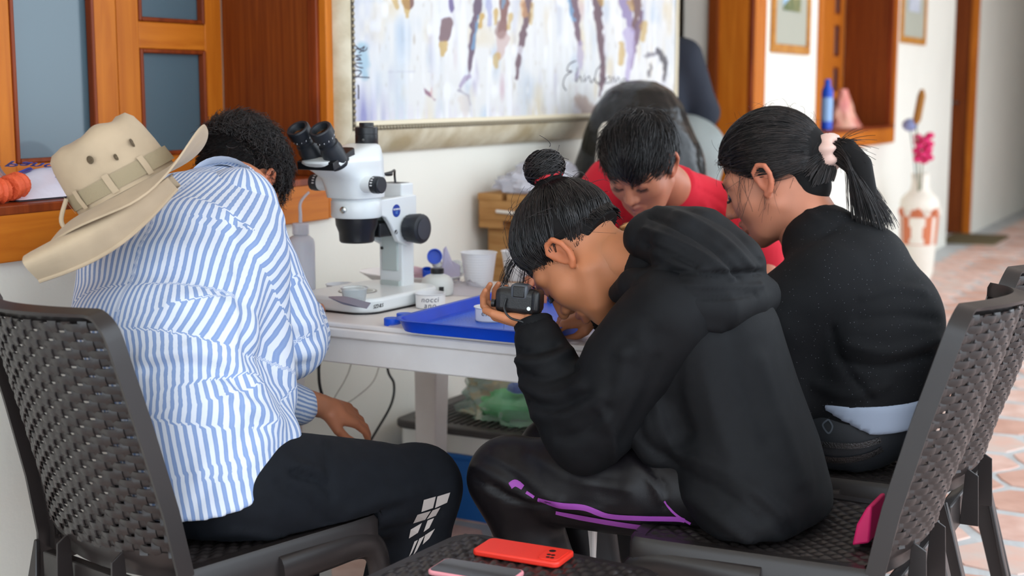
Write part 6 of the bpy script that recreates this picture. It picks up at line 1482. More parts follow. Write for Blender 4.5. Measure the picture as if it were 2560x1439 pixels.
# ================================================================== person in the striped shirt (sits facing the microscope)
def shirt_man():
    root = thing('person', 'person in a blue and white striped shirt, slumped at the microscope', 'person', (1.98, 1.75, 0))
    skin = (186, 120, 88); Ms = skin_mat('skin_b', skin)
    # shirt cloth: stripes follow a coordinate carried by the cloth
    Mc = mat('striped_shirting', (236, 240, 246), 0.75, spec=0.2, bump=0.2, bscale=900, bdist=0.0004)
    nt = Mc.node_tree; N = nt.nodes; L = nt.links
    at = N.new('ShaderNodeAttribute'); at.attribute_name = 'su'
    m1 = N.new('ShaderNodeMath'); m1.operation = 'MULTIPLY'; m1.inputs[1].default_value = 1 / 0.0168; L.new(at.outputs['Fac'], m1.inputs[0])
    m2 = N.new('ShaderNodeMath'); m2.operation = 'FRACT'; L.new(m1.outputs[0], m2.inputs[0])
    cr = N.new('ShaderNodeValToRGB'); e = cr.color_ramp.elements; e[0].position = 0.0; e[0].color = lin((212, 217, 228)); e[1].position = 0.44; e[1].color = lin((212, 217, 228))
    for p, c in ((0.50, (126, 148, 190)), (0.72, (134, 156, 196)), (0.92, (126, 148, 190)), (0.98, (212, 217, 228))): q = e.new(p); q.color = lin(c)
    L.new(m2.outputs[0], cr.inputs[0]); L.new(cr.outputs[0], N['Principled BSDF'].inputs['Base Color'])
    Mp = mat('dark_trousers', (15, 18, 24), 0.8, spec=0.2, bump=0.25, bscale=600, bdist=0.0005, var=0.2, vscale=40)
    # ---- head, bowed deeply
    Hc = atd(592, 464, 3.12); fw = nrm((0.64, -0.06, -0.72)); up = nrm((0.74, 0.02, 0.66)); R = head_frame(fw, up); sc = 1.06
    Hw = lambda p: (p * sc) @ R.T + Hc
    Hl = lambda w: ((w - Hc) @ R) / sc
    nb = np.array([2.33, 1.955, 1.025]); nl = Hl(nb)
    V1, F1 = surf_nets(lambda P: head_field(P, nl, 0.055, 1.05), (-0.10, -0.24, -0.2), (0.10, 0.13, 0.15), 0.0032)
    wL = np.array([2.525, 1.862, 0.540]); VL, FL = hand_mesh(wL, (0.80, -0.36, -0.36), (0.2, 0.5, -0.85), 1, [(0.3, 0.4, 0.3)] * 4, [(0.045, 0.045, -0.02), (0.075, 0.052, -0.03), (0.10, 0.05, -0.035)], 0.98, 0.003, fore=wL + np.array([-0.13, 0.06, 0.05]))
    wR = atd(768, 790, 3.22); VR, FR = hand_mesh(wR, (0.80, 0.50, 0.0), (0.1, -0.3, -0.95), -1, [(0.4, 0.5, 0.4)] * 4, [(0.045, 0.045, -0.012), (0.072, 0.052, -0.02), (0.10, 0.05, -0.02)], 0.95, 0.003, fore=wR + np.array([-0.05, -0.035, 0]))
    S = [(1.96, 1.72, 0.54), (1.95, 1.745, 0.65), (1.975, 1.815, 0.80), (2.10, 1.885, 0.925), (2.25, 1.935, 1.00), (2.36, 1.96, 1.035)]
    sd = [nrm((.16, .985, 0)), nrm((.10, .99, 0)), nrm((-.05, .99, 0)), nrm((-.2, .97, .03)), nrm((-.28, .95, .06)), nrm((-.28, .95, .06))]
    hipR, knR, anR = (2.00, 1.62, 0.505), (2.365, 1.505, 0.438), (2.24, 1.53, 0.09); hipL, knL, anL = (2.02, 1.83, 0.49), (2.42, 1.87, 0.40), (2.44, 1.90, 0.09)
    shR, elR = atd(590, 535, 2.92), atd(708, 845, 2.90); shL, elL = (2.19, 2.09, 0.98), (2.28, 2.02, 0.65)
    def inner(P):
        d = d_tube(P, S, [.14, .135, .15, .16, .14, .08], [.095, .09, .095, .09, .075, .06], sd)
        for a, b, c in ((hipR, knR, anR), (hipL, knL, anL)): d = smin(d, d_chain(P, [a, b, c], [.08, .055, .036]), .03); d = smin(d, d_cone(P, c, np.array(c) + (.16, 0, -.05), .038, .03), .02)
        for a, b, c in ((shR, elR, wR), (shL, elL, wL)): d = smin(d, d_chain(P, [a, b, c], [.052, .042, .028]), .03)
        d = smin(d, d_cone(P, S[-1], Hc, .055, .06), .03); return np.where(P[:, 0] < 2.2, np.maximum(d, 0.48 - P[:, 2]), d)
    V0, F0 = surf_nets(inner, (1.75, 1.38, 0.0), (2.72, 2.2, 1.15), 0.012)
    V, Fc = join([(Hw(V1), F1), (VL, FL), (VR, FR), (V0, F0)]); skin_obj('body', V, Fc, Ms, root, skin, Hl)
    # ---- trousers
    def pants(P):
        d = d_chain(P, [(1.985, 1.63, 0.515), (2.12, 1.585, 0.482), (2.26, 1.54, 0.456), knR], [.116, .110, .099, .085])
        d = smin(d, d_chain(P, [knR, (2.34, 1.51, 0.32), anR], [.084, .080, .066]), .03)
        e = d_chain(P, [(2.0, 1.83, 0.49), knL, anL], [.09, .078, .06]); d = smin(d, e, .015)
        return smin(d, d_ell(P, (1.945, 1.73, 0.53), (.13, .18, .11)), .04)
    VP, FP = surf_nets(pants, (1.74, 1.36, 0.03), (2.60, 1.96, 0.70), 0.008)
    seat = (VP[:, 0] < 2.17) & (VP[:, 2] < 0.448); VP[:, 2] = np.where(seat, 0.448 + (VP[:, 2] - 0.448) * 0.04, VP[:, 2])
    VP = wrinkle(VP, FP, 0.004, (9, 9, 9), 21.0)
    VP = sculpt(VP, FP, [([(735, 1180), (800, 1200), (812, 1215)], 10, -.010), ([(740, 1160), (790, 1180), (815, 1200)], 10, .007), ([(815, 1110), (820, 1170), (830, 1240)], 10, -.006), ([(900, 1310), (940, 1290), (1000, 1270)], 12, -.006), ([(880, 1280), (960, 1250), (1060, 1230)], 16, .005), ([(470, 1370), (560, 1360), (650, 1370)], 10, -.006), ([(500, 1340), (600, 1330), (720, 1350)], 12, .005), ([(700, 1210), (760, 1250), (840, 1330)], 18, -.006), ([(960, 1330), (1040, 1310), (1100, 1280)], 10, -.006)])
    raw_obj('trousers', VP, FP, Mp, root); hit = ray_hits(VP, FP)
    Mz = mat('reflective_print', (176, 166, 160), 0.6)
    cells = [[(1062, 1248), (1092, 1240), (1085, 1268), (1056, 1278)], [(1096, 1240), (1128, 1230), (1120, 1255), (1090, 1268)], [(1046, 1285), (1080, 1275), (1066, 1298), (1036, 1306)], [(1084, 1274), (1104, 1266), (1092, 1288), (1070, 1297)], [(1066, 1336), (1090, 1320), (1076, 1345), (1060, 1360)], [(1030, 1322), (1058, 1306), (1048, 1330), (1026, 1344)], [(1072, 1300), (1088, 1294), (1076, 1318), (1062, 1328)], [(1052, 1345), (1064, 1338), (1046, 1375), (1036, 1388)], [(1040, 1352), (1048, 1348), (1034, 1380), (1026, 1392)]]
    cells = [[(x - 4, y) for x, y in c] for c in cells]
    for c in cells:
        pm = patch(hit, c, 0.002)
        if pm: pm.obj('printed_patch', Mz, root, None)
    # ---- shirt body
    S2 = [(1.935, 1.70, 0.475), (1.935, 1.715, 0.56), (1.935, 1.75, 0.67), (1.965, 1.815, 0.80), (2.085, 1.885, 0.915), (2.23, 1.935, 0.985), (2.34, 1.96, 1.03)]
    sd2 = [sd[0], sd[0], sd[1], sd[2], sd[3], sd[4], sd[5]]
    rw = [.165, .165, .178, .200, .205, .175, .085]; rd = [.140, .132, .128, .132, .128, .098, .070]
    def shirt(P):
        d = d_tube(P, S2, rw, rd, sd2)
        d = smin(d, d_cone(P, (1.98, 1.645, 0.62), (2.045, 1.625, 0.60), .075, .055), .06)
        d = smin(d, d_cone(P, (2.18, 1.80, 0.88), (2.10, 1.72, 0.66), .09, .09), .06)
        # curved hem: rises towards the front
        hem = 0.496 + 0.26 * np.clip(P[:, 0] - 1.80, 0, 1) - P[:, 2]
        return smax(d, hem, .006)
    VS, FS = surf_nets(shirt, (1.68, 1.38, 0.42), (2.48, 2.25, 1.16), 0.006)
    def su_of(V): 
        _, s, ql, qd = tube_coords(V.astype(np.float32), S2, rw, rd, sd2); return np.arctan2(ql, -qd).astype(float) * 0.165
    su = su_of(VS)
    VS = wrinkle(VS, FS, 0.004, (8, 8, 6), 31.0)
    folds = [([(360, 895), (460, 880), (560, 900), (640, 960)], 14, .012), ([(370, 920), (470, 910), (560, 935), (640, 1000)], 10, -.012), ([(480, 860), (570, 870), (640, 920), (690, 980)], 10, .008), ([(560, 960), (620, 1000), (690, 1050)], 10, .009), ([(540, 985), (600, 1030), (680, 1080)], 9, -.009), ([(500, 1180), (560, 1080), (640, 1010)], 14, .006), ([(480, 1290), (540, 1180), (620, 1080)], 12, -.005), ([(560, 1240), (640, 1130), (700, 1060)], 12, .006),
             ([(200, 600), (330, 560), (480, 560), (580, 640)], 18, -.006), ([(180, 660), (320, 620), (470, 620), (580, 690)], 16, .006), ([(160, 720), (300, 690), (460, 690), (590, 740)], 14, -.006), ([(380, 520), (480, 500), (560, 520)], 14, .005), ([(420, 760), (520, 740), (600, 790)], 12, .006), ([(430, 800), (530, 790), (610, 850)], 10, -.007), ([(590, 560), (600, 680), (610, 800), (620, 900)], 12, -.014), ([(575, 700), (590, 790), (600, 850)], 10, .008)]
    folds = [(p_, w_ * 1.55, a_ * 0.72) for p_, w_, a_ in folds]; VS = relax(sculpt(VS, FS, folds), FS, 3, 0.5)
    raw_obj('shirt', VS, FS, Mc, root, True, {'su': su + 0.0025 * vnoise(VS * 14.0)})
    # ---- sleeves
    def sleeve(pts, rs, lo, hi, nm, lines, ref, h=0.006, per=0.075):
        def fn(P): return d_chain(P, pts, rs)
        V, Fc = surf_nets(fn, lo, hi, h)
        n = len(pts); _, s, ql, qd = tube_coords(V.astype(np.float32), pts, rs, rs, [ref] * n); u = np.arctan2(ql, -qd).astype(float) * per
        V = wrinkle(V, Fc, 0.0045, (10, 10, 8), 41.0); V = sculpt(V, Fc, [(p_, w_ * 1.4, a_ * 0.75) for p_, w_, a_ in lines]); V = relax(V, Fc, 2, 0.5)
        raw_obj(nm, V, Fc, Mc, root, True, {'su': u})
    sleeve([atd(590, 522, 2.90), atd(618, 610, 2.87), atd(664, 730, 2.86), atd(712, 848, 2.88), atd(734, 838, 2.98), atd(762, 795, 3.18)], [.086, .082, .084, .086, .074, .046], (2.08, 1.58, 0.56), (2.72, 2.08, 1.12), 'sleeve',
           [([(620, 520), (660, 640), (690, 760)], 14, .008), ([(650, 560), (700, 680), (740, 790)], 12, -.006), ([(640, 760), (700, 800), (780, 810)], 12, .008), ([(630, 800), (690, 840), (790, 850)], 10, -.008), ([(640, 860), (700, 890), (780, 880)], 12, .007), ([(600, 640), (640, 760), (650, 860)], 10, -.008), ([(700, 620), (740, 700), (790, 760)], 12, .006), ([(640, 910), (700, 925), (770, 910)], 8, -.006)], nrm((0.2, 1, 0.1)))
    sleeve([(2.19, 2.06, 0.965), (2.25, 2.06, 0.80), (2.29, 2.015, 0.665), (2.40, 1.93, 0.585), (2.475, 1.89, 0.548)], [.092, .085, .078, .060, .045], (2.06, 1.80, 0.47), (2.56, 2.20, 1.10), 'sleeve', [], nrm((0.2, 1, 0.1)), 0.009)
    # collar
    cb = np.array([2.33, 1.958, 1.035]); ax = nrm(Hc - cb); u_, v_, _ = frame_of(ax)
    MB().grid(np.array([[cb + ax * t + (u_ * math.cos(a) + v_ * math.sin(a)) * r for a in np.arange(32) * 2 * PI / 32] for t, r in ((-0.05, .080), (-0.03, .072), (-.012, .066), (-.008, .062), (-.016, .060), (-.05, .062))]), closed_v=True).obj('collar', mat('collar_white', (232, 236, 244), 0.75), root, 60)
    # ---- hair: short dark curls, clipped close at the back and sides
    ok = lambda p: (p[:, 2] > -0.045 + np.where(p[:, 1] > -0.03, (p[:, 1] + 0.03) * 1.0, 0)) & ~((np.abs(p[:, 0]) > 0.062) & (np.abs(p[:, 1] + 0.004) < 0.026) & (p[:, 2] < 0.034))
    def cap(P):
        hlz = -0.040 + np.where(P[:, 1] > -0.03, (P[:, 1] + 0.03) * 1.0, 0); d = d_ell(P, SKC, SKR) - 0.005 * sstep((P[:, 2] - hlz) / 0.03) + 0.001; top = d_ell(P, SKC + (0, 0.012, 0.014), SKR + (0.010, 0.008, 0.016)); top = top + 0.006 * np.sin(P[:, 0] * 150 + P[:, 1] * 60) * np.sin(P[:, 1] * 130 + P[:, 2] * 70)
        d = smin(d, smax(top, 0.035 - P[:, 2] + (P[:, 1] + 0.02) * -0.25, .01), .01)
        cut = -0.040 + np.where(P[:, 1] > -0.03, (P[:, 1] + 0.03) * 1.0, 0) - P[:, 2]; e = np.hypot(P[:, 1] + 0.004, P[:, 2] * 0.85) - 0.028
        return smax(smax(d, cut, .006), -np.maximum(e, np.abs(np.abs(P[:, 0]) - 0.075) - .02), .004)
    VC, FC = surf_nets(cap, (-0.11, -0.13, -0.09), (0.11, 0.12, 0.17), 0.0032)
    r1 = scalp(2600, lambda p: ok(p) & (p[:, 2] > 0.035)); n = len(r1); S_ = 12; ts = np.linspace(0, 1, S_)[None, :, None]
    nn = nrm3((r1 - SKC) / SKR ** 2); tg = nrm3(np.cross(nn, RNG.standard_normal((n, 3)) * 0.7 + (1, 0, 0))); bt = np.cross(nn, tg); ph = RNG.random((n, 1, 1)) * 6.3; fr = 4 + 5 * RNG.random((n, 1, 1)); Lh = (0.030 + 0.030 * RNG.random((n, 1, 1)))
    cur = 0.0085 * (np.cos(fr * ts + ph) - np.cos(ph)) * tg[:, None, :] + 0.0085 * (np.sin(fr * ts + ph) - np.sin(ph)) * bt[:, None, :]
    P1 = r1[:, None, :] + nn[:, None, :] * (0.004 + 0.018 * np.sin(ts * 1.7)) + tg[:, None, :] * ts * Lh * 0.9 + cur
    S1 = strands(Hw(P1), .0009, .0004)
    r2 = scalp(2000, lambda p: ok(p) & (p[:, 2] <= 0.06)); nn = nrm3((r2 - SKC) / SKR ** 2); dn = np.array([0, -0.3, -1.0]); P2 = r2[:, None, :] + nn[:, None, :] * (0.003 + 0.006 * np.linspace(0, 1, 4)[None, :, None]) + dn * 0.012 * np.linspace(0, 1, 4)[None, :, None]
    S2_ = strands(Hw(P2), .0007, .0003)
    r3 = scalp(110, lambda p: ok(p) & (p[:, 2] > 0.05)); nn = nrm3((r3 - SKC) / SKR ** 2); tg = nrm3(np.cross(nn, RNG.standard_normal((110, 3)))); bt = np.cross(nn, tg); ts = np.linspace(0, 1, 14)[None, :, None]; ph = RNG.random((110, 1, 1)) * 6
    P3 = r3[:, None, :] + nn[:, None, :] * (0.015 + 0.022 * ts) + tg[:, None, :] * 0.013 * np.cos(5 * ts + ph) + bt[:, None, :] * 0.013 * np.sin(5 * ts + ph); S3 = strands(Hw(P3), .0004, .00025)
    V, Fc = join([S1, S2_, S3]); raw_obj('hair', V, Fc, M_hairb, root); raw_obj('hair_base', Hw(VC), FC, M_base, root); shoes(root, [anR, anL], [(1, 0, 0), (1, 0, 0)], mat('black_shoe', (26, 25, 27), 0.5))
    return Hw
man_H = shirt_man()

# ---- khaki bush hat hanging on the back by its cord
def bush_hat():
    Mk = mat('khaki_cotton', (182, 160, 132), 0.85, bump=0.3, bscale=500, bdist=0.0006, var=0.12, vscale=14, sheen=0.1)
    Mk2 = mat('khaki_webbing', (152, 136, 108), 0.85, bump=0.8, bscale=700, bdist=0.001)
    c = atd(316, 466, 2.50)
    axis = nrm(RGT * -0.46 + UPV * 0.86 - FWD * 0.20); along = nrm(RGT * 0.86 + UPV * 0.50); along = nrm(along - axis * np.dot(along, axis)); out = np.cross(axis, along)
    if np.dot(out, FWD) > 0: out = -out
    t = thing('bush_hat', 'khaki bush hat hanging on the back of the striped shirt', 'hat', c)
    W = lambda a, o, h: c + along * a + out * o + axis * h
    n = 64
    # crown
    rows = []
    for h, r, sq in ((-0.004, 1.0, 0), (0.02, 0.985, 0), (0.05, 0.96, 0.01), (0.08, 0.93, 0.01), (0.098, 0.88, 0), (0.108, 0.78, 0), (0.112, 0.6, 0), (0.108, 0.35, 0), (0.104, 0.02, 0)):
        row = []
        for k in range(n):
            a = 2 * PI * k / n; dent = 1 + 0.05 * mnoise.noise(Vector((math.cos(a) * 1.6, math.sin(a) * 1.6, h * 18)))
            row.append(W(0.096 * r * math.cos(a) * dent - 0.10 * h, 0.082 * r * math.sin(a) * dent, h + 0.010 * mnoise.noise(Vector((math.cos(a) * 2 * r, math.sin(a) * 2 * r, 4.0))) * (h > 0.06)))
        rows.append(row)
    MB().grid(np.array(rows), closed_v=True).obj('crown', Mk, t, 60)
    # webbing band
    rows = [[W(0.098 * r * math.cos(2 * PI * k / n) - 0.10 * h, 0.084 * r * math.sin(2 * PI * k / n), h) for k in range(n)] for h, r in ((0.004, 1.0), (0.004, 1.015), (0.032, 1.0), (0.032, 0.985))]
    MB().grid(np.array(rows), closed_v=True).obj('webbing_band', Mk2, t, 30)
    for a0 in (0.9, 1.6, 2.3, 2.9):
        rows = [[W(0.1005 * r * math.cos(a0 + da) - 0.10 * h, 0.0865 * r * math.sin(a0 + da), h) for da in (-0.06, 0, 0.06)] for h, r in ((0.0, 1.0), (0.018, 1.012), (0.036, 0.995))]
        MB().grid(np.array(rows)).obj('band_loop', Mk, t, 30)
    # brim: outer edge turned up on the right, drooping and folded on the left
    rows = []
    for j, f in enumerate(np.linspace(0, 1, 9)):
        row = []
        for k in range(n):
            a = 2 * PI * k / n; ca, sa_ = math.cos(a), math.sin(a)
            rx = 0.096 + (0.080 if ca > 0 else 0.092) * f; ry = 0.082 + 0.060 * f
            h = -0.004 - 0.012 * f * abs(sa_) + (0.030 * f * f * max(0, ca) ** 2) - (0.035 * f * f * max(0, -ca) ** 2) + 0.010 * f * math.sin(3 * a + 0.6)
            row.append(W(rx * ca, ry * sa_, h))
        rows.append(row)
    rows2 = [[np.array(p) - axis * 0.0035 for p in r] for r in rows[::-1]]
    MB().grid(np.array(rows + rows2), closed_v=True, closed_u=True).obj('brim', Mk, t, 60)
    # neck flap folded under the brim
    rows = []
    for i in range(24):
        u = i / 23; a = -0.190 + 0.28 * u
        rows.append([W(a + 0.0, 0.115 - 0.01 * abs(v - 0.5) - 0.03 * u * u, -0.020 - 0.050 * v * (1 - 0.55 * u) + 0.012 * math.sin(PI * v) - 0.024 * math.sin(PI * u) * v) + out * 0.022 * math.sin(PI * v) for v in np.linspace(0, 1, 10)])
    rows = np.array(rows); m_ = MB(); m_.grid(rows); m_.grid(rows - out * 0.05); m_.grid(np.stack([rows[0], rows[0] - out * 0.05])); m_.grid(np.stack([rows[:, -1], rows[:, -1] - out * 0.05])); m_.grid(np.stack([rows[:, 0], rows[:, 0] - out * 0.05])); m_.obj('neck_flap', Mk, t, 50)
    rim = np.array([rows[i][-1] for i in range(24)]); MB().tube(rim, 0.004, 8).obj('flap_hem', Mk, t)
    # eyelets
    hitc = None
    for px, py, r_ in ((346, 350, 0.0075), (252, 388, 0.0070), (311, 383, 0.0058)):
        p = atd(px, py, 2.50); 
        a_, o_, h_ = np.dot(p - c, along), 0, np.dot(p - c, axis); aa = (a_ + 0.10 * h_) / (0.096 * 0.945); oo = 0.082 * 0.95 * math.sqrt(max(0.02, 1 - aa * aa)); q = W(a_, oo + 0.003, h_); nrmv = nrm(along * (aa / 0.108) + out * (oo / 0.082 ** 2) * 0.1 + axis * 0.1)
        MB().lathe([(r_, 0), (r_ * 1.05, 0.0014), (r_ * 0.7, 0.002), (0.001, 0.0012)], q, nrmv, 16, False).obj('eyelet', mat('eyelet_brass', (96, 84, 66), 0.4, 0.6), t)
    MB().tube(smooth_path([W(-0.094, 0.04, 0.03), W(-0.118, 0.055, 0.0), W(-0.108, 0.07, -0.03), W(-0.09, 0.06, -0.02)], 6), 0.004, 8).obj('chin_cord', Mk, t)
bush_hat()
# ================================================================== person with the ponytail (sits facing +Y)
def ponytail_girl():
    X0 = 3.03
    root = thing('person', 'person in a black sweatshirt with a ponytail and pink scrunchie', 'person', (X0, 0.85, 0))
    skin = (190, 124, 96); Ms = skin_mat('skin_c', skin)
    Mt = mat('black_sweatshirt', (11, 12, 15), 0.8, spec=0.25, bump=0.35, bscale=600, bdist=0.0006)
    # pale lint on the cloth
    nt = Mt.node_tree; N = nt.nodes; L = nt.links; tc = N.new('ShaderNodeTexCoord'); vo = N.new('ShaderNodeTexVoronoi'); vo.inputs['Scale'].default_value = 120; L.new(tc.outputs['Object'], vo.inputs['Vector'])
    lt = N.new('ShaderNodeMath'); lt.operation = 'LESS_THAN'; lt.inputs[1].default_value = 0.085; L.new(vo.outputs['Distance'], lt.inputs[0])
    mx = N.new('ShaderNodeMix'); mx.data_type = 'RGBA'; mx.inputs[6].default_value = lin((11, 12, 15)); mx.inputs[7].default_value = lin((104, 106, 112)); L.new(lt.outputs[0], mx.inputs[0]); L.new(mx.outputs[2], N['Principled BSDF'].inputs['Base Color'])
    Mp = mat('black_jeans', (22, 25, 30), 0.7, bump=0.3, bscale=600, bdist=0.0006)
    Hc = np.array([X0, 0.982, 1.052]); fw = np.array([-0.06, 0.90, -0.43]); up = np.array([0.0, 0.43, 0.90]); R = head_frame(fw, up); sc = 1.12
    Hw = lambda p: (p * sc) @ R.T + Hc
    Hl = lambda w: ((w - Hc) @ R) / sc
    nb = np.array([X0, 0.885, 0.945]); nl = Hl(nb)
    V1, F1 = surf_nets(lambda P: head_field(P, nl, 0.056, 1.06), (-0.10, -0.2, -0.19), (0.10, 0.13, 0.15), 0.0027)
    wL, wR = np.array([2.86, 1.24, 0.772]), np.array([3.16, 1.24, 0.772])
    VL, FL = hand_mesh(wL, (0.2, 0.9, 0.05), (0, 0, -1), 1, [(0.4, 0.5, 0.4)] * 4, [(0.045, 0.045, -0.012), (0.072, 0.052, -0.02), (0.10, 0.05, -0.02)], 0.85, 0.0035, fore=wL + np.array([0, -0.06, 0]))
    VR, FR = hand_mesh(wR, (-0.2, 0.9, 0.05), (0, 0, -1), -1, [(0.4, 0.5, 0.4)] * 4, [(0.045, 0.045, -0.012), (0.072, 0.052, -0.02), (0.10, 0.05, -0.02)], 0.85, 0.0035, fore=wR + np.array([0, -0.06, 0]))
    S = [(X0, 0.785, 0.50), (X0, 0.765, 0.62), (X0, 0.755, 0.74), (X0, 0.81, 0.85), (X0, 0.885, 0.915)]; sd = [(1, 0, 0)] * 5
    hips = (((2.95, 0.80, 0.51), (2.93, 1.30, 0.49), (2.95, 1.22, 0.09)), ((3.11, 0.80, 0.51), (3.12, 1.30, 0.49), (3.10, 1.22, 0.09)))
    arms = (((2.875, 0.845, 0.855), (2.845, 0.97, 0.68), wL), ((3.185, 0.845, 0.855), (3.215, 0.97, 0.68), wR))
    def inner(P):
        d = d_tube(P, S, [.15, .14, .15, .15, .07], [.10, .095, .10, .085, .055], sd)
        for c in hips: d = smin(d, d_chain(P, c, [.085, .055, .036]), .03); d = smin(d, d_cone(P, c[2], np.array(c[2]) + (0, .15, -.05), .036, .028), .02)
        for c in arms: d = smin(d, d_chain(P, c, [.05, .04, .027]), .03)
        d = smin(d, d_cone(P, S[-1], Hc, .06, .06), .03); return np.where(P[:, 1] < 1.0, np.maximum(d, 0.47 - P[:, 2]), d)
    V0, F0 = surf_nets(inner, (2.74, 0.6, 0.0), (3.32, 1.44, 1.05), 0.013)
    V, Fc = join([(Hw(V1), F1), (VL, FL), (VR, FR), (V0, F0)]); skin_obj('body', V, Fc, Ms, root, skin, Hl)
    def pants(P):
        d = d_ell(P, (X0, 0.775, 0.53), (.185, .135, .11))
        for c in hips: d = smin(d, d_chain(P, [np.array(c[0]) + (0, 0, .01), c[1], c[2]], [.108, .08, .06]), .03)
        return d
    VP, FP = surf_nets(pants, (2.80, 0.58, 0.03), (3.26, 1.42, 0.68), 0.009); VP[:, 2] = np.where((VP[:, 1] < 1.02) & (VP[:, 2] < 0.447), 0.447 + (VP[:, 2] - 0.447) * 0.04, VP[:, 2])
    VP = wrinkle(VP, FP, .004, (10, 10, 10), 51.0); raw_obj('trousers', VP, FP, Mp, root); hit = ray_hits(VP, FP)
    Mq = mat('sequin_trim', (20, 20, 22), 0.3, bump=1.0, bscale=300, bdist=0.002, spec=0.8)
    for pts, w in (([(2040, 1106), (2090, 1112), (2150, 1112), (2200, 1098)], 7), ([(2045, 1142), (2100, 1148), (2160, 1140), (2205, 1120)], 7)):
        mm = ribbon(hit, pts, w, 0.003)
        if mm.v: mm.obj('sequin_trim', Mq, root, 60)
    mm = ribbon(hit, [(2072, 1048), (2058, 1062), (2072, 1082), (2082, 1066), (2072, 1048)], 2.0, 0.003)
    if mm.v: mm.obj('stitched_mark', mat('stitch', (70, 76, 84), 0.6), root, 60)
    # grey-blue undershirt peeking out at the back
    VU, FU = surf_nets(lambda P: smax(smax(d_tube(P, [(X0, 0.77, 0.49), (X0, 0.77, 0.60)], [.192, .19], [.145, .15], [(1, 0, 0)] * 2), 0.534 - P[:, 2] + np.clip(P[:, 1] - 0.70, 0, 1) * 0.5, .005), P[:, 2] - 0.60, .005), (2.78, 0.56, 0.44), (3.28, 1.0, 0.64), 0.009)
    raw_obj('undershirt', VU, FU, mat('pale_blue_cotton', (150, 160, 178), 0.8), root)
    # sweatshirt
    S2 = [(X0, 0.775, 0.565), (X0, 0.768, 0.64), (X0, 0.757, 0.74), (X0, 0.80, 0.84), (X0, 0.862, 0.915), (X0, 0.884, 0.950)]
    def top(P):
        d = d_tube(P, S2, [.185, .190, .192, .182, .125, .072], [.138, .150, .160, .130, .088, .066], [(1, 0, 0)] * 6)
        d = smin(d, d_cone(P, (2.88, 0.90, 0.74), (2.87, 0.90, 0.60), .07, .07), .05)
        for k, c in enumerate(arms):
            c = [np.array(q, float) for q in c]; d = smin(d, d_chain(P, [c[0] + (0.022 * (1 if k == 0 else -1), -0.01, -0.02), (c[0] + c[1]) / 2 + (-.004 if k == 0 else .004, 0, 0), c[1], c[1] * 0.3 + c[2] * 0.7, c[2] + (0, -.02, 0)], [.085, .090, .082, .058, .040]), .045)
        return smax(d, 0.545 - 0.08 * np.clip(P[:, 1] - 0.72, 0, 1) - P[:, 2], .006)
    VB, FB = surf_nets(top, (2.70, 0.54, 0.50), (3.36, 1.32, 1.05), 0.0085); VB = wrinkle(VB, FB, .004, (8, 8, 8), 61.0)
    VB = sculpt(VB, FB, [([(2150, 800), (2250, 790), (2340, 800)], 14, -.006), ([(2120, 860), (2220, 880), (2340, 850)], 14, .008), ([(2100, 900), (2200, 920), (2320, 890)], 10, -.009), ([(2080, 820), (2100, 900), (2180, 1000)], 8, -.007), ([(2040, 960), (2120, 990), (2220, 960)], 14, .006), ([(2160, 740), (2240, 720), (2310, 730)], 12, .005), ([(2020, 530), (2060, 560), (2120, 570)], 10, .004)])
    raw_obj('sweatshirt', VB, FB, Mt, root)
    # neckband
    cb = np.array([X0, 0.90, 0.945]); ax = nrm(Hc - cb); u_, v_, _ = frame_of(ax)
    # hair swept back into a ponytail
    tie = np.array([0.0, -0.120, 0.006])
    def hl(p): return 0.006 + np.where(p[:, 1] > 0.020, (p[:, 1] - 0.020) * 1.0, 0) + np.where(p[:, 1] < -0.02, (p[:, 1] + 0.02) * 0.75, 0)
    ok = lambda p: (p[:, 2] > hl(p)) & ~((np.abs(p[:, 0]) > 0.062) & (np.abs(p[:, 1] + 0.004) < 0.020) & (p[:, 2] < 0.030))
    def cap(P):
        d = d_ell(P, SKC, SKR) - 0.0135 * sstep((P[:, 2] - hl(P)) / 0.04) + 0.002; d = smax(d, hl(P) - P[:, 2], .003); e = np.maximum(np.hypot(P[:, 1] + 0.004, P[:, 2] * 0.8) - 0.027, np.abs(np.abs(P[:, 0]) - 0.075) - .022)
        return smin(smin(smax(d, -e, .004), d_cone(P, SKC + (0, -0.05, -0.01), tie, .055, .024), .03), nape_field(P) + 0.003, .012)
    VC, FC = surf_nets(cap, (-0.11, -0.15, -0.10), (0.11, 0.11, 0.16), 0.0032)
    r = np.concatenate([scalp(3000, ok), scalp(1200, lambda p: ok(p) & (p[:, 2] < hl(p) + 0.02))]); P1 = comb(r, lambda p, t: nrm3(tie - p) + np.array([0, -0.15, 0.12]) * (1 - t), 12, np.linalg.norm(r - tie, axis=1) / 10.2, .009, .0145, .06); S1 = strands(Hw(P1), .0008, .0004); SB = strands(Hw(baby_hair(900, hl, lambda p, t: nrm3(tie - p))), .00045, .0002)
    tw = Hw(tie[None])[0]; tipc = atX(2150, 520, X0 - 0.01)
    rows = []
    n = 1100
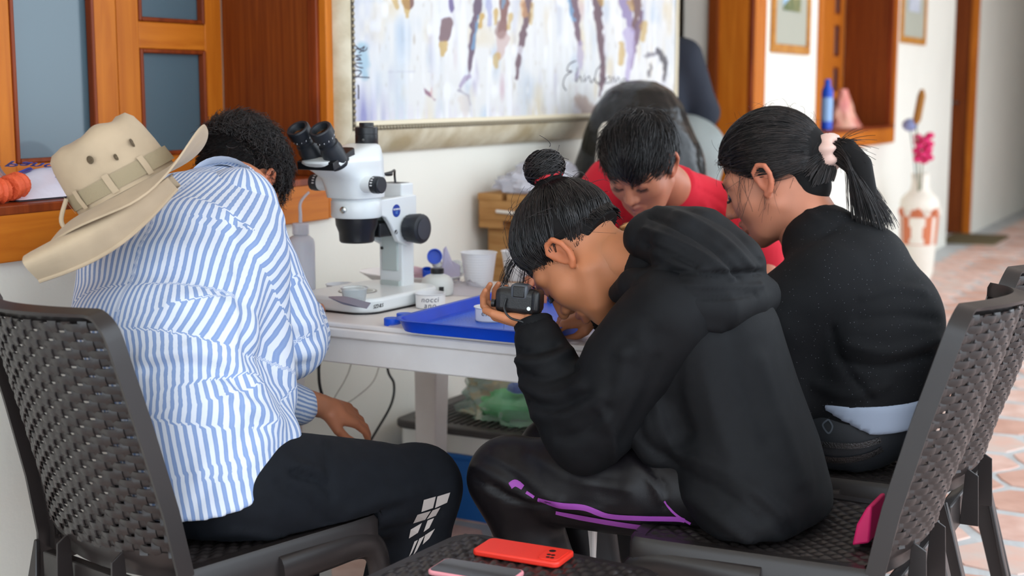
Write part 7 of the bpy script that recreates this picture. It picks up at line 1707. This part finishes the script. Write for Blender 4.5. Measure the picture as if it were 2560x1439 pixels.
    for k in range(n):
        a = RNG.random() * 2 * PI; q = math.sqrt(RNG.random()); dy, dx = math.cos(a) * q, math.sin(a) * q; ts = np.linspace(0, 1, 14)[:, None]; L = 0.72 + 0.42 * RNG.random()
        c0 = tw + np.array([0.016 * dx, 0, 0.016 * dy]); c1 = tw + np.array([0.040 * dx, -0.055, 0.008 + 0.050 * dy]); c2 = tw + np.array([0.050 * dx, -0.085 + 0.045 * dy, -0.055 + 0.05 * dy]); c3 = tw + np.array([0.036 * dx, -0.105 + 0.048 * dy, -0.150 + 0.01 * dx])
        t_ = ts * min(L, 1.05); b = (1 - t_) ** 3 * c0 + 3 * (1 - t_) ** 2 * t_ * c1 + 3 * (1 - t_) * t_ ** 2 * c2 + t_ ** 3 * c3
        rows.append(b + RNG.standard_normal(3) * 0.004 * ts + np.array([0, 0.003, 0.002]) * np.sin(ts * 7 + k) * RNG.random())
    for k in range(40):
        ts = np.linspace(0, 1, 14)[:, None]; d = nrm(RNG.standard_normal(3) * 0.5 + (0, -1, 0.25)); rows.append(tw + np.array([0, -0.02, 0.015]) + d * ts * (0.04 + 0.06 * RNG.random()) + np.array([0, 0, -0.02]) * ts ** 2)
    S2_ = strands(np.array(rows), .0009, .0004)
    VT, FT = surf_nets(lambda P: d_chain(P, [tw, tw + (0, -.042, .004), tw + (0, -.070, -.03), tw + (0, -.088, -.085), tw + (0, -.094, -.115)], [.018, .026, .030, .024, .010]), tw - (.07, .17, .17), tw + (.06, .04, .05), 0.005)
    rows = []
    for k in range(150):
        p = scalp(1, ok)[0]; n_ = nrm((p - SKC) / SKR ** 2); t2 = nrm(np.cross(n_, RNG.standard_normal(3))); ts = np.linspace(0, 1, 14)[:, None]; rows.append(Hw(p + n_ * 0.012 + t2 * ts * (0.015 + 0.04 * RNG.random()) + n_ * 0.014 * np.sin(ts * 2.2) * RNG.random()))
    for k in range(26):            # loose wisps in front of and behind the ear
        y0 = 0.030 if k < 10 else -0.035; p0 = Hw(np.array([0.070, y0 + 0.006 * RNG.standard_normal(), 0.022])); ts = np.linspace(0, 1, 14)[:, None]; rows.append(p0 + np.array([-0.006, 0.012 * RNG.standard_normal() + 0.01, -0.07 - 0.06 * RNG.random()]) * ts + np.array([-0.004, 0.010, 0]) * np.sin(ts * 3 + k))
    S3 = strands(np.array(rows), .0004, .0002)
    V, Fc = join([S1, S2_, S3, SB, strands(Hw(nape_strands(900, tie)), .0009, .0005)]); raw_obj('hair', V, Fc, M_hairb, root); V, Fc = join([(Hw(VC), FC), (VT, FT)]); raw_obj('hair_base', V, Fc, M_base, root); shoes(root, [hips[0][2], hips[1][2]], [(0, 1, 0)] * 2, mat('black_shoe', (26, 25, 27), 0.5))
    # scrunchie
    ax = nrm(np.array([0, -1.0, 0.15])); u_, v_, _ = frame_of(ax); P_ = []
    for i in range(40):
        a = 2 * PI * i / 40; ru = 0.028; tr_ = 0.0125 * (1 + 0.25 * math.sin(a * 7)); e = u_ * math.cos(a) + v_ * math.sin(a)
        P_.append([tw + ax * 0.006 + e * (ru + tr_ * math.cos(b)) + ax * tr_ * 1.5 * math.sin(b) for b in np.arange(12) * 2 * PI / 12])
    MB().grid(np.array(P_), closed_u=True, closed_v=True).obj('scrunchie', mat('pink_satin', (226, 186, 172), 0.35, sheen=0.3), root, 180)
    brows_lashes(Hw, root, M_hair)
    for s in (1, -1): MB().ball(Hw(np.array([[s * 0.031, 0.0775, -0.001]]))[0], 0.0138 * sc, 14, 10).obj('eye', mat('eye_dark', (46, 36, 32), 0.1, coat=0.8), root)
ponytail_girl()

# ================================================================== person in the red shirt (faces -X, head bowed)
def red_boy():
    root = thing('person', 'person in a red shirt with short black hair, head bowed across the table', 'person', (3.58, 1.3, 0))
    skin = (184, 116, 88); Ms = skin_mat('skin_d', skin); Mr = mat('red_cotton', (206, 40, 56), 0.85, spec=0.2, bump=0.3, bscale=600, bdist=0.0006)
    Hc = np.array([3.18, 1.365, 1.068]); fw = nrm((-0.80, 0.02, -0.60)); up = nrm((-0.60, 0.02, 0.80)); R = head_frame(fw, up); sc = 0.99
    Hw = lambda p: (p * sc) @ R.T + Hc
    Hl = lambda w: ((w - Hc) @ R) / sc
    nb = np.array([3.345, 1.36, 1.005]); nl = Hl(nb); V1, F1 = surf_nets(lambda P: head_field(P, nl, 0.054, 1.05), (-0.10, -0.25, -0.2), (0.10, 0.13, 0.15), 0.0034)
    wL, wR = np.array([3.14, 1.22, 0.785]), np.array([3.12, 1.60, 0.785])
    VL, FL = hand_mesh(wL, (-0.9, 0.2, 0), (0, 0, -1), 1, [(0.4, 0.5, 0.4)] * 4, [(0.045, 0.045, -0.012), (0.072, 0.052, -0.02), (0.10, 0.05, -0.02)], 0.9, 0.004)
    VR, FR = hand_mesh(wR, (-0.9, -0.2, 0), (0, 0, -1), -1, [(0.4, 0.5, 0.4)] * 4, [(0.045, 0.045, -0.012), (0.072, 0.052, -0.02), (0.10, 0.05, -0.02)], 0.9, 0.004)
    S = [(3.62, 1.30, 0.50), (3.63, 1.31, 0.65), (3.59, 1.33, 0.80), (3.50, 1.37, 0.93), (3.40, 1.38, 0.99)]; sd = [nrm((-.06, 1, 0)), nrm((-.06, 1, 0)), nrm((-.08, 1, .05)), nrm((-.12, 1, .2)), nrm((-.12, 1, .2))]
    shL, shR = np.array([3.475, 1.215, 0.935]), np.array([3.42, 1.545, 1.005]); elL, elR = np.array([3.36, 1.10, 0.76]), np.array([3.34, 1.68, 0.79])
    legs = (((3.58, 1.21, 0.51), (3.20, 1.08, 0.50), (3.28, 1.10, 0.09)), ((3.58, 1.39, 0.51), (3.20, 1.46, 0.50), (3.30, 1.46, 0.09)))
    legs = (((3.58, 1.22, 0.51), (3.36, 1.16, 0.51), (3.42, 1.17, 0.09)), ((3.58, 1.39, 0.51), (3.14, 1.52, 0.50), (3.22, 1.52, 0.09)))
    def inner(P):
        d = d_tube(P, S, [.14, .135, .15, .15, .07], [.10, .09, .095, .085, .06], sd)
        for c in legs: d = smin(d, d_chain(P, c, [.08, .055, .036]), .03)
        for c in ((shL, elL, wL), (shR, elR, wR)): d = smin(d, d_chain(P, c, [.05, .04, .028]), .03)
        d = smin(d, d_cone(P, S[-1], Hc, .055, .06), .03); return np.where(P[:, 0] > 3.4, np.maximum(d, 0.47 - P[:, 2]), d)
    V0, F0 = surf_nets(inner, (3.0, 0.98, 0.0), (3.78, 1.78, 1.12), 0.013)
    V, Fc = join([(Hw(V1), F1), (VL, FL), (VR, FR), (V0, F0)]); skin_obj('body', V, Fc, Ms, root, skin, Hl)
    def top(P):
        d = d_tube(P, [(3.62, 1.30, 0.47)] + S[1:4] + [(3.405, 1.375, 0.985)], [.165, .165, .175, .165, .085], [.125, .12, .12, .105, .075], sd)
        for s_, e_ in ((shL, elL), (shR, elR)): d = smin(d, d_chain(P, [s_ + (0.02, 0.01, -0.01), s_ + (e_ - s_) * 0.55], [.082, .078]), .04)
        d = smax(d, -d_cone(P, nb + (-.03, 0, .01), Hc, .060, .062), .006)
        return smax(d, 0.45 - P[:, 2], .006)
    VB, FB = surf_nets(top, (3.20, 1.0, 0.43), (3.80, 1.76, 1.14), 0.008); VB = wrinkle(VB, FB, .003, (8, 8, 8), 81.0)
    VB = sculpt(VB, FB, [([(1720, 420), (1735, 460), (1700, 490), (1660, 510)], 5, .004), ([(1745, 470), (1800, 500), (1840, 540)], 5, -.003), ([(1790, 530), (1815, 560), (1830, 620)], 8, -.005), ([(1760, 510), (1790, 560), (1800, 600)], 8, .005)])
    raw_obj('red_shirt', VB, FB, Mr, root)
    def pants(P):
        d = d_ell(P, (3.61, 1.30, 0.52), (.13, .165, .10))
        for c in legs: d = smin(d, d_chain(P, c, [.10, .078, .058]), .03)
        return d
    VP, FP = surf_nets(pants, (3.02, 1.0, 0.03), (3.80, 1.66, 0.66), 0.012); raw_obj('trousers', VP, FP, mat('grey_trousers', (60, 60, 66), 0.8), root)
    # hair: thick, straight, falling forward from the crown
    ok = lambda p: (p[:, 2] > 0.0 + np.where(p[:, 1] > 0.0, p[:, 1] * 0.80, p[:, 1] * 0.45)) & ~((np.abs(p[:, 0]) > 0.062) & (np.abs(p[:, 1] + 0.004) < 0.024) & (p[:, 2] < 0.032))
    def cap(P):
        hz = np.where(P[:, 1] > 0, P[:, 1] * 0.80, P[:, 1] * 0.45); d = d_ell(P, SKC + (0, 0.004, 0.004), SKR) - 0.012 * sstep((P[:, 2] - hz) / 0.035) + 0.001; cut = np.where(P[:, 1] > 0, P[:, 1] * 0.80, P[:, 1] * 0.45) - P[:, 2]; e = np.maximum(np.hypot(P[:, 1] + 0.004, P[:, 2] * 0.85) - 0.028, np.abs(np.abs(P[:, 0]) - 0.078) - .022)
        return smax(smax(d, cut, .008), -e, .004)
    VC, FC = surf_nets(cap, (-0.11, -0.13, -0.06), (0.11, 0.12, 0.17), 0.0036)
    crown = np.array([0.012, -0.060, 0.115]); r = scalp(3400, ok)
    def fld(p, t):
        d = nrm3(p - crown) + np.array([0.25, 0.55, 0.0]); n_ = nrm3((p - SKC) / SKR ** 2); d = d - n_ * np.einsum('ij,ij->i', d, n_)[:, None]; w = np.stack([np.sin(p[:, 1] * 70 + p[:, 2] * 40), 0 * p[:, 0], np.sin(p[:, 0] * 60)], 1) * 0.25; return nrm3(d) + w + n_ * (0.35 - 0.55 * t)
    P1 = comb(r, fld, 9, 0.0062 + 0.0035 * RNG.random(len(r)), .010, .020, .10); S1 = strands(Hw(P1), .0011, .0004)
    raw_obj('hair_base', Hw(VC), FC, M_base, root); raw_obj('hair', S1[0], S1[1], M_hair, root); shoes(root, [legs[0][2], legs[1][2]], [(-1, 0, 0)] * 2, mat('black_shoe', (26, 25, 27), 0.5)); brows_lashes(Hw, root, M_hair)
red_boy()

# ================================================================== person standing in the doorway, mostly hidden by the painting
def standing():
    root = thing('person', 'person in a dark sweater and grey trousers standing in the doorway beyond the painting', 'person', (6.19, 2.615, 0))
    Ms = skin_mat('skin_e', (150, 100, 76)); c = np.array([6.19, 2.615, 0.0]); skin = (150, 100, 76)
    sd = nrm((0.55, -0.83, 0))
    S = [c + (0, 0, 0.92), c + (0, 0, 1.10), c + (0.0, 0, 1.28), c + (-.02, 0, 1.42), c + (-.03, 0, 1.50)]
    shA = c + sd * 0.17 + (-.03, 0, 1.40); elA = c + sd * 0.27 + np.array([.02, .02, 1.14]); wA = c + sd * 0.14 + np.array([.12, .20, 1.05])
    shB = c - sd * 0.19 + (-.03, 0, 1.40); elB = c - sd * 0.27 + (0, 0, 1.13); wB = c - sd * 0.22 + (.05, .03, 0.92)
    Hc = c + np.array([-.03, 0.0, 1.60])
    hd = head_frame((0.2, 0.95, -0.1), (0, 0, 1)); nl = (c + np.array([-.03, 0, 1.42]) - Hc) @ hd
    V1, F1 = surf_nets(lambda P: head_field(P, nl), (-.1, -.16, -.26), (.1, .13, .15), .006)
    def inner(P):
        d = d_tube(P, S, [.14, .13, .15, .15, .06], [.09, .085, .095, .08, .055], [sd] * 5)
        for s in (1, -1): d = smin(d, d_chain(P, [c + sd * .09 * s + (0, 0, .9), c + sd * .1 * s + (0, 0, .48), c + sd * .1 * s + (0, 0, .07)], [.08, .055, .04]), .03); d = smin(d, d_cone(P, c + sd * .1 * s + (0, 0, .05), c + sd * .1 * s + (.03, .14, .04), .04, .035), .02)
        for ch in ((shA, elA, wA), (shB, elB, wB)): d = smin(d, d_chain(P, ch, [.05, .04, .03]), .03); d = smin(d, d_cone(P, ch[2], ch[2] + np.array([.0, .02, -.13]), .032, .02), .02)
        return d
    V0, F0 = surf_nets(inner, c + (-.35, -.4, 0), c + (.35, .4, 1.62), .016)
    V, Fc = join([(V1 @ hd.T + Hc, F1), (V0, F0)]); skin_obj('body', V, Fc, Ms, root, skin)
    def top(P):
        d = d_tube(P, S, [.175, .165, .18, .17, .07], [.125, .12, .125, .10, .065], [sd] * 5)
        for ch in ((shA, elA, wA), (shB, elB, wB)): d = smin(d, d_chain(P, ch, [.085, .075, .055]), .04)
        return smax(d, 1.03 - P[:, 2], .01)
    V, Fc = surf_nets(top, c + (-.4, -.45, .85), c + (.4, .45, 1.6), .012); raw_obj('sweater', wrinkle(V, Fc, .006, (7, 7, 7)), Fc, mat('navy_knit', (38, 44, 56), 0.9), root)
    def pants(P):
        d = d_ell(P, c + sd * .15 + (0, 0, .97), (.20, .21, .17))
        for s in (1, -1): d = smin(d, d_chain(P, [c + sd * (.12 + .10 * s) + (0, 0, .90), c + sd * (.08 + .105 * s) + (0, 0, .48), c + sd * .105 * s + (0, 0, .10)], [.135, .09, .075]), .03)
        return d
    V, Fc = surf_nets(pants, c + (-.4, -.6, 0.02), c + (.5, .4, 1.16), .014); raw_obj('trousers', wrinkle(V, Fc, .005, (7, 7, 7)), Fc, mat('grey_green_cotton', (146, 154, 152), 0.85), root)
    r = scalp(1500, lambda p: p[:, 2] > -0.03 + np.where(p[:, 1] > 0, p[:, 1], 0)); n = len(r); nn = nrm3((r - SKC) / SKR ** 2); tg = nrm3(np.cross(nn, RNG.standard_normal((n, 3)))); bt = np.cross(nn, tg); ts = np.linspace(0, 1, 10)[None, :, None]; ph = RNG.random((n, 1, 1)) * 6
    P1 = r[:, None, :] + nn[:, None, :] * (.004 + .04 * ts) + tg[:, None, :] * .012 * np.cos(7 * ts + ph) + bt[:, None, :] * .012 * np.sin(7 * ts + ph)
    VC, FC = surf_nets(lambda P: smax(d_ell(P, SKC, SKR + .022) + .006 * np.sin(P[:, 0] * 120) * np.sin(P[:, 1] * 120 + P[:, 2] * 90), -0.04 + np.maximum(P[:, 1], 0) - P[:, 2], .01), (-.13, -.15, -.08), (.13, .13, .18), .006)
    raw_obj('hair_base', VC @ hd.T + Hc, FC, M_base, root); V, Fc = strands(P1 @ hd.T + Hc, .0014, .0006); raw_obj('hair', V, Fc, M_hairb, root)
standing()
